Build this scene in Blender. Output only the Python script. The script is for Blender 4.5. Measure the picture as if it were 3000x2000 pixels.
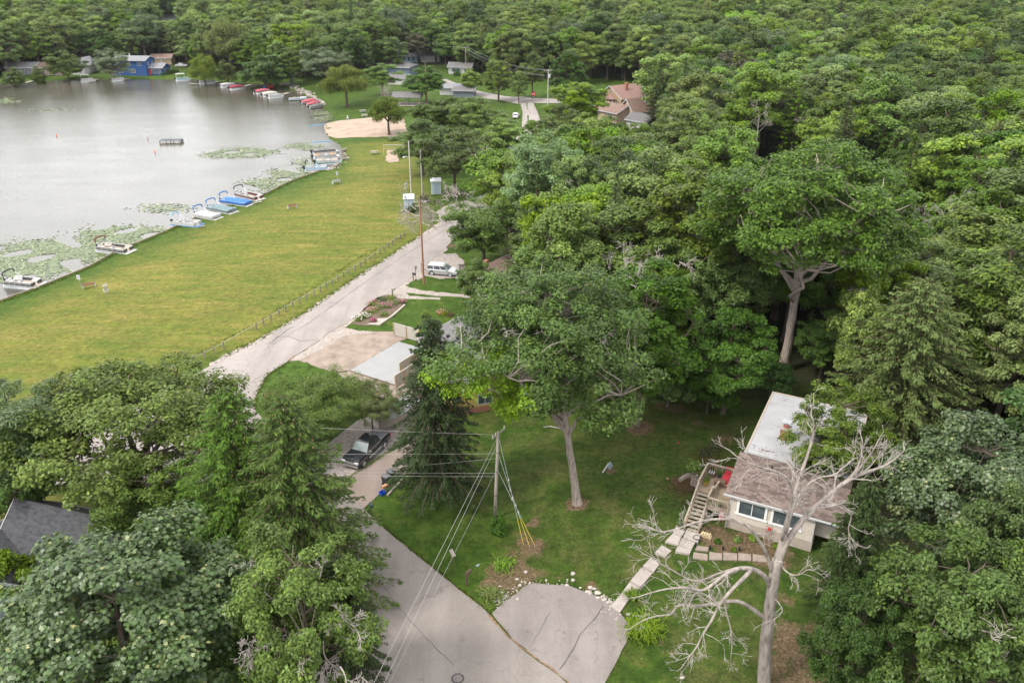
import bpy, bmesh, math, random
import numpy as np
from mathutils import Vector, Matrix

for _o in list(bpy.data.objects):
    bpy.data.objects.remove(_o)
scene = bpy.context.scene
C = scene.collection
R = math.radians

# ------------------------------------------------------------------ camera
CAM_Z, PITCH, FPX = 48.0, R(26.0), 2400.0
cam_d = bpy.data.cameras.new('camera')
cam = bpy.data.objects.new('camera', cam_d)
C.objects.link(cam)
cam.location = (0, 0, CAM_Z)
cam.rotation_euler = (math.pi / 2 - PITCH, 0, 0)
cam_d.sensor_width = 36.0
cam_d.lens = 36.0 * FPX / 3000.0
cam_d.clip_start = 1.0
cam_d.clip_end = 8000.0
scene.camera = cam

# ------------------------------------------------------------------ sky, sun, exposure
SUN_EL, SUN_AZ = R(50), R(245)          # azimuth clockwise from +Y (the view direction)
world = bpy.data.worlds.new("World")
scene.world = world
world.use_nodes = True
wt = world.node_tree
wt.nodes.clear()
def wn(t, **k):
    n = wt.nodes.new(t)
    for a, b in k.items():
        setattr(n, a, b)
    return n
sky = wn('ShaderNodeTexSky', sky_type='NISHITA', sun_disc=False)
sky.sun_elevation = SUN_EL
sky.sun_rotation = SUN_AZ
bg_sky = wn('ShaderNodeBackground')
bg_sky.inputs['Strength'].default_value = 0.10
wt.links.new(sky.outputs[0], bg_sky.inputs['Color'])
tcw = wn('ShaderNodeTexCoord')
sep = wn('ShaderNodeSeparateXYZ')
wt.links.new(tcw.outputs['Generated'], sep.inputs[0])
def wmath(op, a, b=None, clamp=False):
    n = wn('ShaderNodeMath', operation=op, use_clamp=clamp)
    for i, x in enumerate((a, b)):
        if x is None: continue
        if isinstance(x, (int, float)): n.inputs[i].default_value = x
        else: wt.links.new(x, n.inputs[i])
    return n.outputs[0]
zc = wmath('MAXIMUM', sep.outputs['Z'], 0.0)
den = wmath('ADD', zc, 0.22)
cx = wmath('DIVIDE', sep.outputs['X'], den)
cy = wmath('DIVIDE', sep.outputs['Y'], den)
comb = wn('ShaderNodeCombineXYZ')
wt.links.new(cx, comb.inputs[0]); wt.links.new(cy, comb.inputs[1])
cl = wn('ShaderNodeTexNoise')
cl.inputs['Scale'].default_value = 1.1
cl.inputs['Detail'].default_value = 6.0
cl.inputs['Roughness'].default_value = 0.55
wt.links.new(comb.outputs[0], cl.inputs['Vector'])
rampw = wn('ShaderNodeMapRange')
rampw.inputs['From Min'].default_value = 0.3; rampw.inputs['From Max'].default_value = 0.7
rampw.inputs['To Min'].default_value = 0.66; rampw.inputs['To Max'].default_value = 1.34
wt.links.new(cl.outputs['Fac'], rampw.inputs['Value'])
# overcast sky: three times as bright overhead as at the horizon
grad = wmath('MULTIPLY_ADD', zc, 0.22)
wt.nodes[-1].inputs[2].default_value = 0.82
cl_l = wmath('MULTIPLY', grad, rampw.outputs[0])
CLOUD = 10.4
cl_s = wmath('MULTIPLY', cl_l, CLOUD * 0.10)
bg_cl = wn('ShaderNodeBackground')
bg_cl.inputs['Color'].default_value = (0.985, 0.985, 1.0, 1)
wt.links.new(cl_s, bg_cl.inputs['Strength'])
mixw = wn('ShaderNodeMixShader')
mixw.inputs[0].default_value = 0.9          # almost closed cloud cover
wt.links.new(bg_sky.outputs[0], mixw.inputs[1])
wt.links.new(bg_cl.outputs[0], mixw.inputs[2])
wout = wn('ShaderNodeOutputWorld')
wt.links.new(mixw.outputs[0], wout.inputs['Surface'])

sun_d = bpy.data.lights.new('sun', 'SUN')
sun_d.energy = 1.5
sun_d.angle = R(10)
sun_d.color = (1.0, 0.95, 0.86)
sun = bpy.data.objects.new('sun', sun_d)
C.objects.link(sun)
_sd = Vector((math.sin(SUN_AZ) * math.cos(SUN_EL), math.cos(SUN_AZ) * math.cos(SUN_EL), math.sin(SUN_EL)))
sun.rotation_euler = (-_sd).to_track_quat('-Z', 'Y').to_euler()
sun.location = (-40, -40, 120)

vs = scene.view_settings
vs.view_transform = 'Standard'; vs.look = 'None'; vs.gamma = 1.0; vs.use_curve_mapping = False
vs.exposure = 1.56
scene.render.engine = 'CYCLES'
cyc = scene.cycles
cyc.max_bounces = 6; cyc.diffuse_bounces = 2; cyc.glossy_bounces = 2
cyc.transmission_bounces = 4; cyc.transparent_max_bounces = 4
cyc.use_denoising = True
cyc.caustics_reflective = False; cyc.caustics_refractive = False
cyc.sample_clamp_indirect = 6.0
try:
    cyc.denoiser = 'OPENIMAGEDENOISE'
except Exception:
    pass

# ------------------------------------------------------------------ picture point -> place
CT, ST = math.cos(PITCH), math.sin(PITCH)
def ray(px, py):
    u, v = (px - 1500.0) / FPX, (1000.0 - py) / FPX
    return (u, CT + v * ST, -ST + v * CT)
def Pz(px, py, z):
    d = ray(px, py)
    t = (z - CAM_Z) / d[2]
    return Vector((d[0] * t, d[1] * t, z))
def depth_of(p):
    return p[1] * CT + (CAM_Z - p[2]) * ST
def proj(p):
    q = CAM_Z - p[2]
    dep = p[1] * CT + q * ST
    return 1500 + FPX * p[0] / dep, 1000 - FPX * (p[1] * ST - q * CT) / dep
def P(px, py):
    z = 1.5
    for _ in range(14):
        p = Pz(px, py, z)
        z = hgt(p.x, p.y)
    return Vector((p.x, p.y, z))

def Py(px, py, y):
    d = ray(px, py); t = y / d[1]; return np.array([d[0] * t, y, CAM_Z + d[2] * t])
def smooth(x):
    x = np.clip(x, 0, 1)
    return x * x * (3 - 2 * x)

SHORE_PX = [(-900, 1290), (-300, 1020), (0, 884), (130, 836), (260, 783), (330, 744), (400, 714), (500, 672), (600, 628),
            (700, 592), (780, 568), (850, 533), (950, 497), (1003, 478), (1013, 455), (998, 425), (968, 408), (956, 388),
            (953, 367), (985, 350), (968, 330), (945, 316), (935, 298), (895, 282), (868, 270), (830, 259), (790, 249), (755, 243),
            (720, 245), (690, 241), (640, 241), (560, 229), (480, 231), (380, 230), (300, 232), (250, 236),
            (160, 236), (100, 240), (0, 242), (-300, 250), (-1400, 330)]
SHORE = np.array([tuple(Pz(a, b, 0.0))[:2] for a, b in SHORE_PX])
def shore_dist(x, y):
    """signed distance to the lake edge, positive on land"""
    x = np.asarray(x, float); y = np.asarray(y, float)
    best = np.full(x.shape, 1e18); inside = np.zeros(x.shape, bool)
    n = len(SHORE)
    for i in range(n):
        ax, ay = SHORE[i]; bx, by = SHORE[(i + 1) % n]
        dx, dy = bx - ax, by - ay
        t = np.clip(((x - ax) * dx + (y - ay) * dy) / (dx * dx + dy * dy), 0, 1)
        best = np.minimum(best, (x - ax - t * dx) ** 2 + (y - ay - t * dy) ** 2)
        cross = (ay > y) != (by > y)
        with np.errstate(divide='ignore', invalid='ignore'):
            xi = (bx - ax) * (y - ay) / (by - ay) + ax
        inside ^= cross & (x < xi)
    d = np.sqrt(best)
    return np.where(inside, -d, d)
def hgt_np(x, y):
    d = shore_dist(x, y)
    h = np.where(d > 0, 0.36 + 1.2 * smooth(d / 26.0), np.maximum(-2.5, 0.36 + d * 1.1))
    s = 0.67 * (x - 7.5) + 0.74 * (y - 47.5)
    h = h + 1.15 * smooth(s / 10.5) * smooth((x + 3.0) / 9.0)
    h = h + 6.0 * smooth((x - 22) / 170.0) * smooth((y - 40) / 60)
    h = h + 7.0 * smooth((y - 300) / 400.0)
    return h
def hgt(x, y):
    return float(hgt_np(np.array([x]), np.array([y]))[0])

# ------------------------------------------------------------------ materials
def new_mat(name):
    m = bpy.data.materials.new(name)
    m.use_nodes = True
    nt = m.node_tree
    return m, nt, nt.nodes['Principled BSDF']
def node(nt, t, **k):
    n = nt.nodes.new(t)
    for a, b in k.items():
        if a.startswith('i_'):
            n.inputs[a[2:].replace('_', ' ')].default_value = b
        else:
            setattr(n, a, b)
    return n
def rgba(c): return (c[0], c[1], c[2], 1.0)
def ramp(nt, fac, stops, interp='LINEAR'):
    r = nt.nodes.new('ShaderNodeValToRGB')
    r.color_ramp.interpolation = interp
    e = r.color_ramp.elements
    e[0].position, e[0].color = stops[0][0], rgba(stops[0][1])
    e[1].position, e[1].color = stops[-1][0], rgba(stops[-1][1])
    for p, c in stops[1:-1]:
        x = e.new(p); x.color = rgba(c)
    nt.links.new(fac, r.inputs[0])
    return r.outputs[0]
def mixc(nt, fac, a, b, blend='MIX'):
    n = nt.nodes.new('ShaderNodeMix'); n.data_type = 'RGBA'; n.blend_type = blend
    for s, x in ((n.inputs[0], fac), (n.inputs[6], a), (n.inputs[7], b)):
        if isinstance(x, (int, float)): s.default_value = x
        elif isinstance(x, tuple): s.default_value = rgba(x)
        else: nt.links.new(x, s)
    return n.outputs[2]
def mth(nt, op, a, b=0.0, clamp=False):
    n = nt.nodes.new('ShaderNodeMath'); n.operation = op; n.use_clamp = clamp
    for i, x in enumerate((a, b)):
        if isinstance(x, (int, float)): n.inputs[i].default_value = x
        else: nt.links.new(x, n.inputs[i])
    return n.outputs[0]
def noise_fac(nt, scale, detail=4, rough=.55, vec=None, stretch=None, rot=0.0, coord='Object'):
    tc = nt.nodes.new('ShaderNodeTexCoord')
    v = tc.outputs[coord] if vec is None else vec
    if stretch:
        mp = nt.nodes.new('ShaderNodeMapping')
        mp.inputs['Scale'].default_value = stretch
        mp.inputs['Rotation'].default_value = (0, 0, rot)
        nt.links.new(v, mp.inputs[0]); v = mp.outputs[0]
    n = nt.nodes.new('ShaderNodeTexNoise')
    n.inputs['Scale'].default_value = scale; n.inputs['Detail'].default_value = detail
    n.inputs['Roughness'].default_value = rough
    nt.links.new(v, n.inputs['Vector'])
    return n.outputs['Fac']
MATS = {}
def mat(name, col, rough=.7, var=.18, scale=6.0, bump=0.0, bscale=None, spec=.35, metal=0.0, stretch=None, coat=0.0):
    if name in MATS: return MATS[name]
    m, nt, b = new_mat(name)
    f = noise_fac(nt, scale, 5, .6, stretch=stretch)
    lo = tuple(max(0, c * (1 - var * 1.6)) for c in col); hi = tuple(min(1, c * (1 + var * 1.2)) for c in col)
    nt.links.new(ramp(nt, f, [(.28, lo), (.5, col), (.75, hi)]), b.inputs['Base Color'])
    b.inputs['Roughness'].default_value = rough
    b.inputs['Specular IOR Level'].default_value = spec
    b.inputs['Metallic'].default_value = metal
    if coat: b.inputs['Coat Weight'].default_value = coat
    if bump:
        bp = nt.nodes.new('ShaderNodeBump'); bp.inputs['Strength'].default_value = bump
        bp.inputs['Distance'].default_value = .05
        nt.links.new(noise_fac(nt, bscale or scale * 4, 4, .6, stretch=stretch), bp.inputs['Height'])
        nt.links.new(bp.outputs[0], b.inputs['Normal'])
    MATS[name] = m
    return m
def glass_mat(name='window_glass', col=(.03, .04, .045)):
    if name in MATS: return MATS[name]
    m, nt, b = new_mat(name)
    f = noise_fac(nt, 1.3, 3)
    nt.links.new(ramp(nt, f, [(.3, col), (.7, tuple(c * 2.2 for c in col))]), b.inputs['Base Color'])
    b.inputs['Roughness'].default_value = .06; b.inputs['Specular IOR Level'].default_value = .7
    MATS[name] = m
    return m

# ------------------------------------------------------------------ mesh helpers
class MB:
    """collects pieces and builds ONE mesh object"""
    def __init__(s): s.v = []; s.f = []
    def add(s, vs, fs):
        o = len(s.v); s.v += [tuple(x) for x in vs]; s.f += [tuple(i + o for i in f) for f in fs]; return s
    def box(s, c, d, rz=0.0, M=None):
        hx, hy, hz = d[0] / 2, d[1] / 2, d[2] / 2
        vs = [Vector((sx * hx, sy * hy, sz * hz)) for sz in (-1, 1) for sx, sy in ((-1, -1), (1, -1), (1, 1), (-1, 1))]
        if rz: vs = [Matrix.Rotation(rz, 3, 'Z') @ x for x in vs]
        if M is not None: vs = [M @ x for x in vs]
        vs = [x + Vector(c) for x in vs]
        return s.add(vs, [(3, 2, 1, 0), (4, 5, 6, 7), (0, 1, 5, 4), (1, 2, 6, 5), (2, 3, 7, 6), (3, 0, 4, 7)])
    def bar(s, a, b, w, h=None):
        """square bar between two points"""
        a, b = Vector(a), Vector(b); d = b - a
        q = d.to_track_quat('X', 'Z').to_matrix()
        return s.box((a + b) / 2, (d.length, w, h or w), M=q)
    def tube(s, pts, rad, n=6, cap=True):
        pts = [Vector(p) for p in pts]
        if isinstance(rad, (int, float)): rad = [rad] * len(pts)
        o = len(s.v); prev = None
        for i, p in enumerate(pts):
            t = (pts[min(i + 1, len(pts) - 1)] - pts[max(i - 1, 0)])
            t = t.normalized() if t.length > 1e-9 else Vector((0, 0, 1))
            if prev is None:
                x = t.orthogonal().normalized()
            else:
                x = prev - t * prev.dot(t)
                x = x.normalized() if x.length > 1e-6 else t.orthogonal().normalized()
            prev = x; y = t.cross(x)
            for k in range(n):
                a = 2 * math.pi * k / n
                s.v.append(tuple(p + (x * math.cos(a) + y * math.sin(a)) * rad[i]))
        for i in range(len(pts) - 1):
            for k in range(n):
                a, b = o + i * n + k, o + i * n + (k + 1) % n
                s.f.append((a, b, b + n, a + n))
        if cap:
            s.f.append(tuple(o + k for k in reversed(range(n))))
            e = o + (len(pts) - 1) * n
            s.f.append(tuple(e + k for k in range(n)))
        return s
    def prism(s, poly, z0, z1):
        """poly: 2D outline (counter-clockwise)"""
        n = len(poly)
        vs = [(x, y, z0) for x, y in poly] + [(x, y, z1) for x, y in poly]
        return s.add(vs, [tuple(reversed(range(n))), tuple(range(n, 2 * n))] + [(i, (i + 1) % n, n + (i + 1) % n, n + i) for i in range(n)])
    def loft(s, rings, closed=True, caps=True):
        n = len(rings[0]); o = len(s.v)
        for r in rings: s.v += [tuple(p) for p in r]
        for i in range(len(rings) - 1):
            for k in range(n if closed else n - 1):
                a, b = o + i * n + k, o + i * n + (k + 1) % n
                s.f.append((a, b, b + n, a + n))
        if caps and closed:
            s.f.append(tuple(o + k for k in reversed(range(n))))
            s.f.append(tuple(o + (len(rings) - 1) * n + k for k in range(n)))
        return s
    def ball(s, c, r, nu=8, nv=5, rng=None, jit=0.0):
        rings = []
        for i in range(1, nv):
            th = math.pi * i / nv
            ring = []
            for k in range(nu):
                ph = 2 * math.pi * k / nu
                j = 1 + (rng.uniform(-jit, jit) if rng else 0)
                ring.append((c[0] + r[0] * math.sin(th) * math.cos(ph) * j, c[1] + r[1] * math.sin(th) * math.sin(ph) * j, c[2] - r[2] * math.cos(th) * j))
            rings.append(ring)
        return s.loft(rings)
    def mesh(s, name, m=None, smooth_=False):
        me = bpy.data.meshes.new(name)
        me.from_pydata(s.v, [], s.f); me.update()
        if m is not None: me.materials.append(m)
        if smooth_: me.shade_smooth()
        return me
    def build(s, name, m=None, parent=None, smooth_=False, **tags):
        o = bpy.data.objects.new(name, s.mesh(name, m, smooth_))
        C.objects.link(o)
        if parent is not None: o.parent = parent
        for k, v in tags.items(): o[k] = v
        return o
def thing(name, label, cat, loc=(0, 0, 0), rz=0.0, group=None):
    o = bpy.data.objects.new(name, None); C.objects.link(o)
    o.location = loc; o.rotation_euler = (0, 0, rz); o.empty_display_size = .3
    o['label'] = label; o['category'] = cat
    if group: o['group'] = group
    return o
def tag(o, label, cat, group=None):
    o['label'] = label; o['category'] = cat
    if group: o['group'] = group
    return o
def obj(name, me, parent=None, loc=None, rz=0.0, sc=None):
    o = bpy.data.objects.new(name, me); C.objects.link(o)
    if parent is not None: o.parent = parent
    if loc is not None: o.location = loc
    if rz: o.rotation_euler = (0, 0, rz)
    if sc is not None: o.scale = sc
    return o
def heading(a, b):
    return math.atan2(b[1] - a[1], b[0] - a[0])

def densify(pts, step, jit, rng):
    out = []
    n = len(pts)
    for i in range(n):
        a, b = Vector(pts[i]), Vector(pts[(i + 1) % n])
        L = (b - a).length
        k = max(1, int(L / step))
        nrm = Vector((-(b - a).y, (b - a).x)).normalized() if L > 1e-6 else Vector((0, 0))
        for j in range(k):
            p = a.lerp(b, j / k)
            if j: p = p + nrm * rng.uniform(-jit, jit)
            out.append((p.x, p.y))
    return out
def drape(name, pts, m, off=.05, cell=2.0, jit=.06, step=.8, skirt=.14, parent=None, seed=1, kind='structure', world=False):
    """a paved or strewn sheet that follows the ground"""
    rng = random.Random(seed)
    w = [tuple(p)[:2] for p in pts] if world else [tuple(P(a, b))[:2] for a, b in pts]
    w = densify(w, step, jit, rng)
    bm = bmesh.new()
    f = bm.faces.new([bm.verts.new((x, y, 0)) for x, y in w])
    if f.normal.z < 0: f.normal_flip()
    bmesh.ops.triangulate(bm, faces=bm.faces[:])
    xs = [x for x, y in w]; ys = [y for x, y in w]
    for ax, lo, hi in ((0, min(xs), max(xs)), (1, min(ys), max(ys))):
        c = math.floor(lo / cell) * cell + cell
        while c < hi:
            co = (c, 0, 0) if ax == 0 else (0, c, 0); no = (1, 0, 0) if ax == 0 else (0, 1, 0)
            bmesh.ops.bisect_plane(bm, geom=bm.verts[:] + bm.edges[:] + bm.faces[:], plane_co=co, plane_no=no, dist=1e-5)
            c += cell
    vs = np.array([v.co[:2] for v in bm.verts])
    hz = hgt_np(vs[:, 0], vs[:, 1])
    for v, z in zip(bm.verts, hz): v.co.z = z + off
    bmesh.ops.recalc_face_normals(bm, faces=bm.faces[:])
    if sum(f.normal.z for f in bm.faces) < 0:
        bmesh.ops.reverse_faces(bm, faces=bm.faces[:])
    if skirt:
        be = [e for e in bm.edges if len(e.link_faces) == 1]
        r = bmesh.ops.extrude_edge_only(bm, edges=be)
        for v in r['geom']:
            if isinstance(v, bmesh.types.BMVert): v.co.z -= skirt + off
    me = bpy.data.meshes.new(name); bm.to_mesh(me); bm.free()
    me.materials.append(m)
    o = bpy.data.objects.new(name, me); C.objects.link(o)
    if parent: o.parent = parent
    if kind: o['kind'] = kind
    return o
# ================================================================== GROUND
def axis(lo, hi, fine, tail_lo, tail_hi, near=340.0):
    def tail(x0, end, sgn):
        s = fine; x = x0; out = []
        while (end - x) * sgn > 0:
            s = min(s * 1.035, 3.1) if abs(x) < near else min(s * 1.2, 150)
            x += sgn * s; out.append(x)
        return out
    return np.array(tail(lo, tail_lo, -1)[::-1] + list(np.arange(lo, hi + 1e-6, fine)) + tail(hi, tail_hi, 1))
GX = axis(-58, 44, .62, -2600, 2600)
GY = axis(27, 128, .62, -40, 4200)
gx, gy = np.meshgrid(GX, GY)
gz = hgt_np(gx.ravel(), gy.ravel())
nx, ny = len(GX), len(GY)
verts = np.stack([gx.ravel(), gy.ravel(), gz], 1)
ii = np.arange(nx * ny).reshape(ny, nx)
quads = np.stack([ii[:-1, :-1], ii[:-1, 1:], ii[1:, 1:], ii[1:, :-1]], -1).reshape(-1, 4)

def mesh_np(name, verts, faces, m=None):
    """fast mesh from arrays, every face with the same corner count"""
    me = bpy.data.meshes.new(name)
    n, k = faces.shape
    me.vertices.add(len(verts)); me.vertices.foreach_set('co', np.ascontiguousarray(verts, np.float32).ravel())
    me.loops.add(n * k); me.loops.foreach_set('vertex_index', np.ascontiguousarray(faces, np.int32).ravel())
    me.polygons.add(n); me.polygons.foreach_set('loop_start', np.arange(0, n * k, k, dtype=np.int32))
    me.polygons.foreach_set('loop_total', np.full(n, k, np.int32))
    me.update(calc_edges=True); me.validate()
    if m is not None: me.materials.append(m)
    return me

# where the turf is dry, where bare earth shows, where the forest floor is
def blob(cx_, cy_, r, soft=.5):
    d = np.hypot(gx.ravel() - cx_, gy.ravel() - cy_)
    return 1 - smooth((d - r * (1 - soft)) / (r * 2 * soft + 1e-6))
def poly_mask(pts, soft=2.0):
    w = np.array([tuple(P(a, b))[:2] for a, b in pts])
    x, y = gx.ravel(), gy.ravel()
    best = np.full(x.shape, 1e18); inside = np.zeros(x.shape, bool)
    for i in range(len(w)):
        ax, ay = w[i]; bx, by = w[(i + 1) % len(w)]
        dx, dy = bx - ax, by - ay
        t = np.clip(((x - ax) * dx + (y - ay) * dy) / (dx * dx + dy * dy + 1e-9), 0, 1)
        best = np.minimum(best, (x - ax - t * dx) ** 2 + (y - ay - t * dy) ** 2)
        cr = (ay > y) != (by > y)
        with np.errstate(divide='ignore', invalid='ignore'):
            inside ^= cr & (x < (bx - ax) * (y - ay) / (by - ay) + ax)
    d = np.where(inside, 1, -1) * np.sqrt(best)
    return smooth(d / (2 * soft) + .5)
PARK_PX = [(-500, 1250), (0, 890), (330, 750), (600, 640), (850, 545), (1010, 480), (1000, 420), (1190, 405), (1250, 520), (1250, 690), (1020, 835), (770, 1000), (560, 1070), (320, 1230), (100, 1330), (-500, 1600)]
dry = poly_mask(PARK_PX, 4.0) * .9
dry = np.maximum(dry, .8 * poly_mask([(-400, 1420), (200, 1420), (330, 1470), (420, 1560), (300, 1720), (-400, 1900)], 2))
dry = np.maximum(dry, .25 * poly_mask([(1560, 1260), (2150, 1180), (2100, 1500), (1900, 1640), (1500, 1640)], 3))
dry = dry - .45 * poly_mask([(-200, 1000), (0, 870), (330, 760), (600, 640), (850, 545), (1000, 490), (1060, 520), (700, 640), (420, 760), (100, 900)], 3)
shore_green = np.exp(-np.abs(shore_dist(gx.ravel(), gy.ravel()) - 2) / 4.0)
dry = np.clip(dry - .35 * shore_green, 0, 1)
dirt = np.zeros(nx * ny)
for px, py, r, k in ((1692, 1475, 1.2, .8), (1865, 1250, 1.6, .9), (1500, 1690, 2.3, .95), (1545, 1610, 2.0, .7), (1560, 1560, 1.6, .45), (1440, 1720, 1.3, .6), (2350, 1880, 2.6, .75),
                     (2290, 1760, 1.6, .35), (2330, 1980, 2.5, .7), (2010, 1410, 1.5, .8), (2060, 1240, 1.6, .45), (1960, 1190, 2.2, .5), (1870, 1180, 2., .5), (1785, 1380, .8, .7), (1565, 1530, .6, .9), (1300, 1400, 1.8, .5),
                     (1270, 1290, 2, .5), (970, 430, 1.6, .5), (268, 848, .8, .5), (862, 610, .8, .5), (312, 862, .5, .6), (850, 1080, .5, .5), (2170, 1600, 2.0, .9), (2260, 1620, 2, .9), (2090, 1570, 1.5, .9), (1330, 720, 2.0, .6),
                     (1110, 1150, 4.0, .95), (1000, 1180, 2.0, .5), (1180, 1150, 3.0, .9), (2140, 1290, 1.6, .6), (1620, 1680, .9, .5), (1720, 1720, 1.0, .55), (1950, 1890, 1., .5)):
    p = P(px, py); dirt = np.maximum(dirt, k * blob(p.x, p.y, r))
# the bank above the asphalt pad
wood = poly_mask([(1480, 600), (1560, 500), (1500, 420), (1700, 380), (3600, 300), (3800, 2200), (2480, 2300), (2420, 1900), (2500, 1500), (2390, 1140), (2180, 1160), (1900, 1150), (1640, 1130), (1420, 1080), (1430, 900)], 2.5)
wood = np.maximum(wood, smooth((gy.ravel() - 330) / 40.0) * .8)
moss = poly_mask([(1420, 1120), (1640, 1100), (1900, 1130), (2200, 1120), (2420, 1160), (2500, 1500), (2440, 2200), (1700, 2200), (1800, 1900), (1700, 1730), (1560, 1660), (1460, 1560), (1300, 1480), (1280, 1400)], 3.5)  # yard area where tree shade is painted into the turf; brown mottling too
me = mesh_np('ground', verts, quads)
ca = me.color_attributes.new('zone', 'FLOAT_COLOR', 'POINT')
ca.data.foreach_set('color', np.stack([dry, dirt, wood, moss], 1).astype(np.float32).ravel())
me.shade_smooth()

def ground_material():
    m, nt, b = new_mat('turf_and_earth')
    at = node(nt, 'ShaderNodeAttribute', attribute_name='zone')
    sp = nt.nodes.new('ShaderNodeSeparateColor'); nt.links.new(at.outputs['Color'], sp.inputs[0])
    n_big = noise_fac(nt, .12, 5, .6)
    n_mid = noise_fac(nt, .55, 6, .65)
    n_fine = noise_fac(nt, 5.0, 5, .7)
    n_stk = noise_fac(nt, .42, 8, .74, stretch=(.35, 1.5, 1), rot=R(20))
    lush = ramp(nt, n_mid, [(.25, (.022, .045, .005)), (.5, (.035, .066, .007)), (.75, (.056, .09, .012))])
    dryc = ramp(nt, n_stk, [(.2, (.05, .083, .01)), (.4, (.08, .104, .014)), (.52, (.115, .115, .021)), (.66, (.16, .13, .036)), (.82, (.195, .15, .055))])
    dfac = mth(nt, 'MULTIPLY', sp.outputs[0], mth(nt, 'MULTIPLY_ADD', n_big, 1.5), True)
    nt.nodes[-1].inputs[2].default_value = 0
    mow = noise_fac(nt, .5, 3, .6, stretch=(.05, 1.3, 1), rot=R(-66))
    dryc = mixc(nt, .28, dryc, ramp(nt, mow, [(.3, (.6, .66, .5)), (.7, (1.35, 1.3, 1.4))]), 'MULTIPLY')
    k = mth(nt, 'MULTIPLY', sp.outputs[0], mth(nt, 'ADD', mth(nt, 'MULTIPLY', n_big, 1.6), .15), True)
    g = mixc(nt, k, lush, dryc)
    shaded_turf = ramp(nt, n_mid, [(.25, (.013, .03, .003)), (.5, (.027, .052, .006)), (.72, (.056, .068, .014))])  # darkened grass colours standing in for the shade of the trees
    g = mixc(nt, mth(nt, 'MULTIPLY', at.outputs['Alpha'], .85), g, shaded_turf)
    brown = noise_fac(nt, .38, 6, .7)
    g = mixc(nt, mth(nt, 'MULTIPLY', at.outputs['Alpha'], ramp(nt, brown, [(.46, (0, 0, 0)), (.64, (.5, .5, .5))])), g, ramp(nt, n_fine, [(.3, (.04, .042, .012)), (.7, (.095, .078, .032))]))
    mott = noise_fac(nt, 1.5, 5, .72)
    g = mixc(nt, .8, g, ramp(nt, mott, [(.3, (.5, .52, .5)), (.5, (1, 1, 1)), (.7, (1.5, 1.42, 1.45))]), 'MULTIPLY')
    # thin yellow patches everywhere in the lawn
    patch = ramp(nt, n_mid, [(.52, (0, 0, 0)), (.72, (1, 1, 1))])
    g = mixc(nt, mth(nt, 'MULTIPLY', patch, .3), g, (.1, .085, .028))
    earth = ramp(nt, n_fine, [(.25, (.05, .03, .018)), (.5, (.105, .066, .042)), (.8, (.18, .125, .09))])
    dm = mth(nt, 'ADD', sp.outputs[1], mth(nt, 'MULTIPLY', mth(nt, 'SUBTRACT', n_mid, .5), 1.9))
    dmask = ramp(nt, dm, [(.42, (0, 0, 0)), (.68, (1, 1, 1))])
    dmask = mth(nt, 'MULTIPLY', dmask, mth(nt, 'ADD', mth(nt, 'MULTIPLY', n_fine, .9), .35), True)
    dmask = mth(nt, 'MULTIPLY', dmask, mth(nt, 'MULTIPLY', sp.outputs[1], 3.0, True))
    g = mixc(nt, dmask, g, earth)
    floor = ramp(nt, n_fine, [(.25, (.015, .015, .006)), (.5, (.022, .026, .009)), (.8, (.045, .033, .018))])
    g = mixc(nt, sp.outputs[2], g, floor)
    g = mixc(nt, .55, g, ramp(nt, n_fine, [(.25, (.3, .3, .3)), (.75, (1.65, 1.65, 1.6))]), 'MULTIPLY')
    nt.links.new(g, b.inputs['Base Color'])
    b.inputs['Roughness'].default_value = .9; b.inputs['Specular IOR Level'].default_value = .12
    bp = node(nt, 'ShaderNodeBump', i_Strength=.9, i_Distance=.12)
    nt.links.new(noise_fac(nt, 3.2, 6, .75), bp.inputs['Height'])
    nt.links.new(bp.outputs[0], b.inputs['Normal'])
    return m
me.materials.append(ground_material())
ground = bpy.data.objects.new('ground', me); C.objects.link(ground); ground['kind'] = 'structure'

# ------------------------------------------------------------------ lake
def water_material():
    m, nt, b = new_mat('lake_water')
    f = noise_fac(nt, .05, 4)
    nt.links.new(ramp(nt, f, [(.3, (.05, .046, .032)), (.7, (.065, .06, .045))]), b.inputs['Base Color'])
    b.inputs['Roughness'].default_value = .16
    b.inputs['IOR'].default_value = 1.62
    bp = node(nt, 'ShaderNodeBump', i_Strength=.9, i_Distance=.06)
    a = noise_fac(nt, 1.6, 3, .5, stretch=(1, 2.2, 1))
    c = noise_fac(nt, .09, 4, .6, stretch=(.6, 1.8, 1))
    nt.links.new(mth(nt, 'MULTIPLY', a, ramp(nt, c, [(.32, (.55, .55, .55)), (.7, (1, 1, 1))])), bp.inputs['Height'])
    nt.links.new(bp.outputs[0], b.inputs['Normal'])
    return m
ex = [tuple(s) for s in SHORE]
wb = MB()
wb.add([(-700, 20, 0), (30, 20, 0), (30, 330, 0), (-700, 330, 0)], [(0, 1, 2, 3)])
wb.build('lake_water', water_material(), kind='structure')

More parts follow.
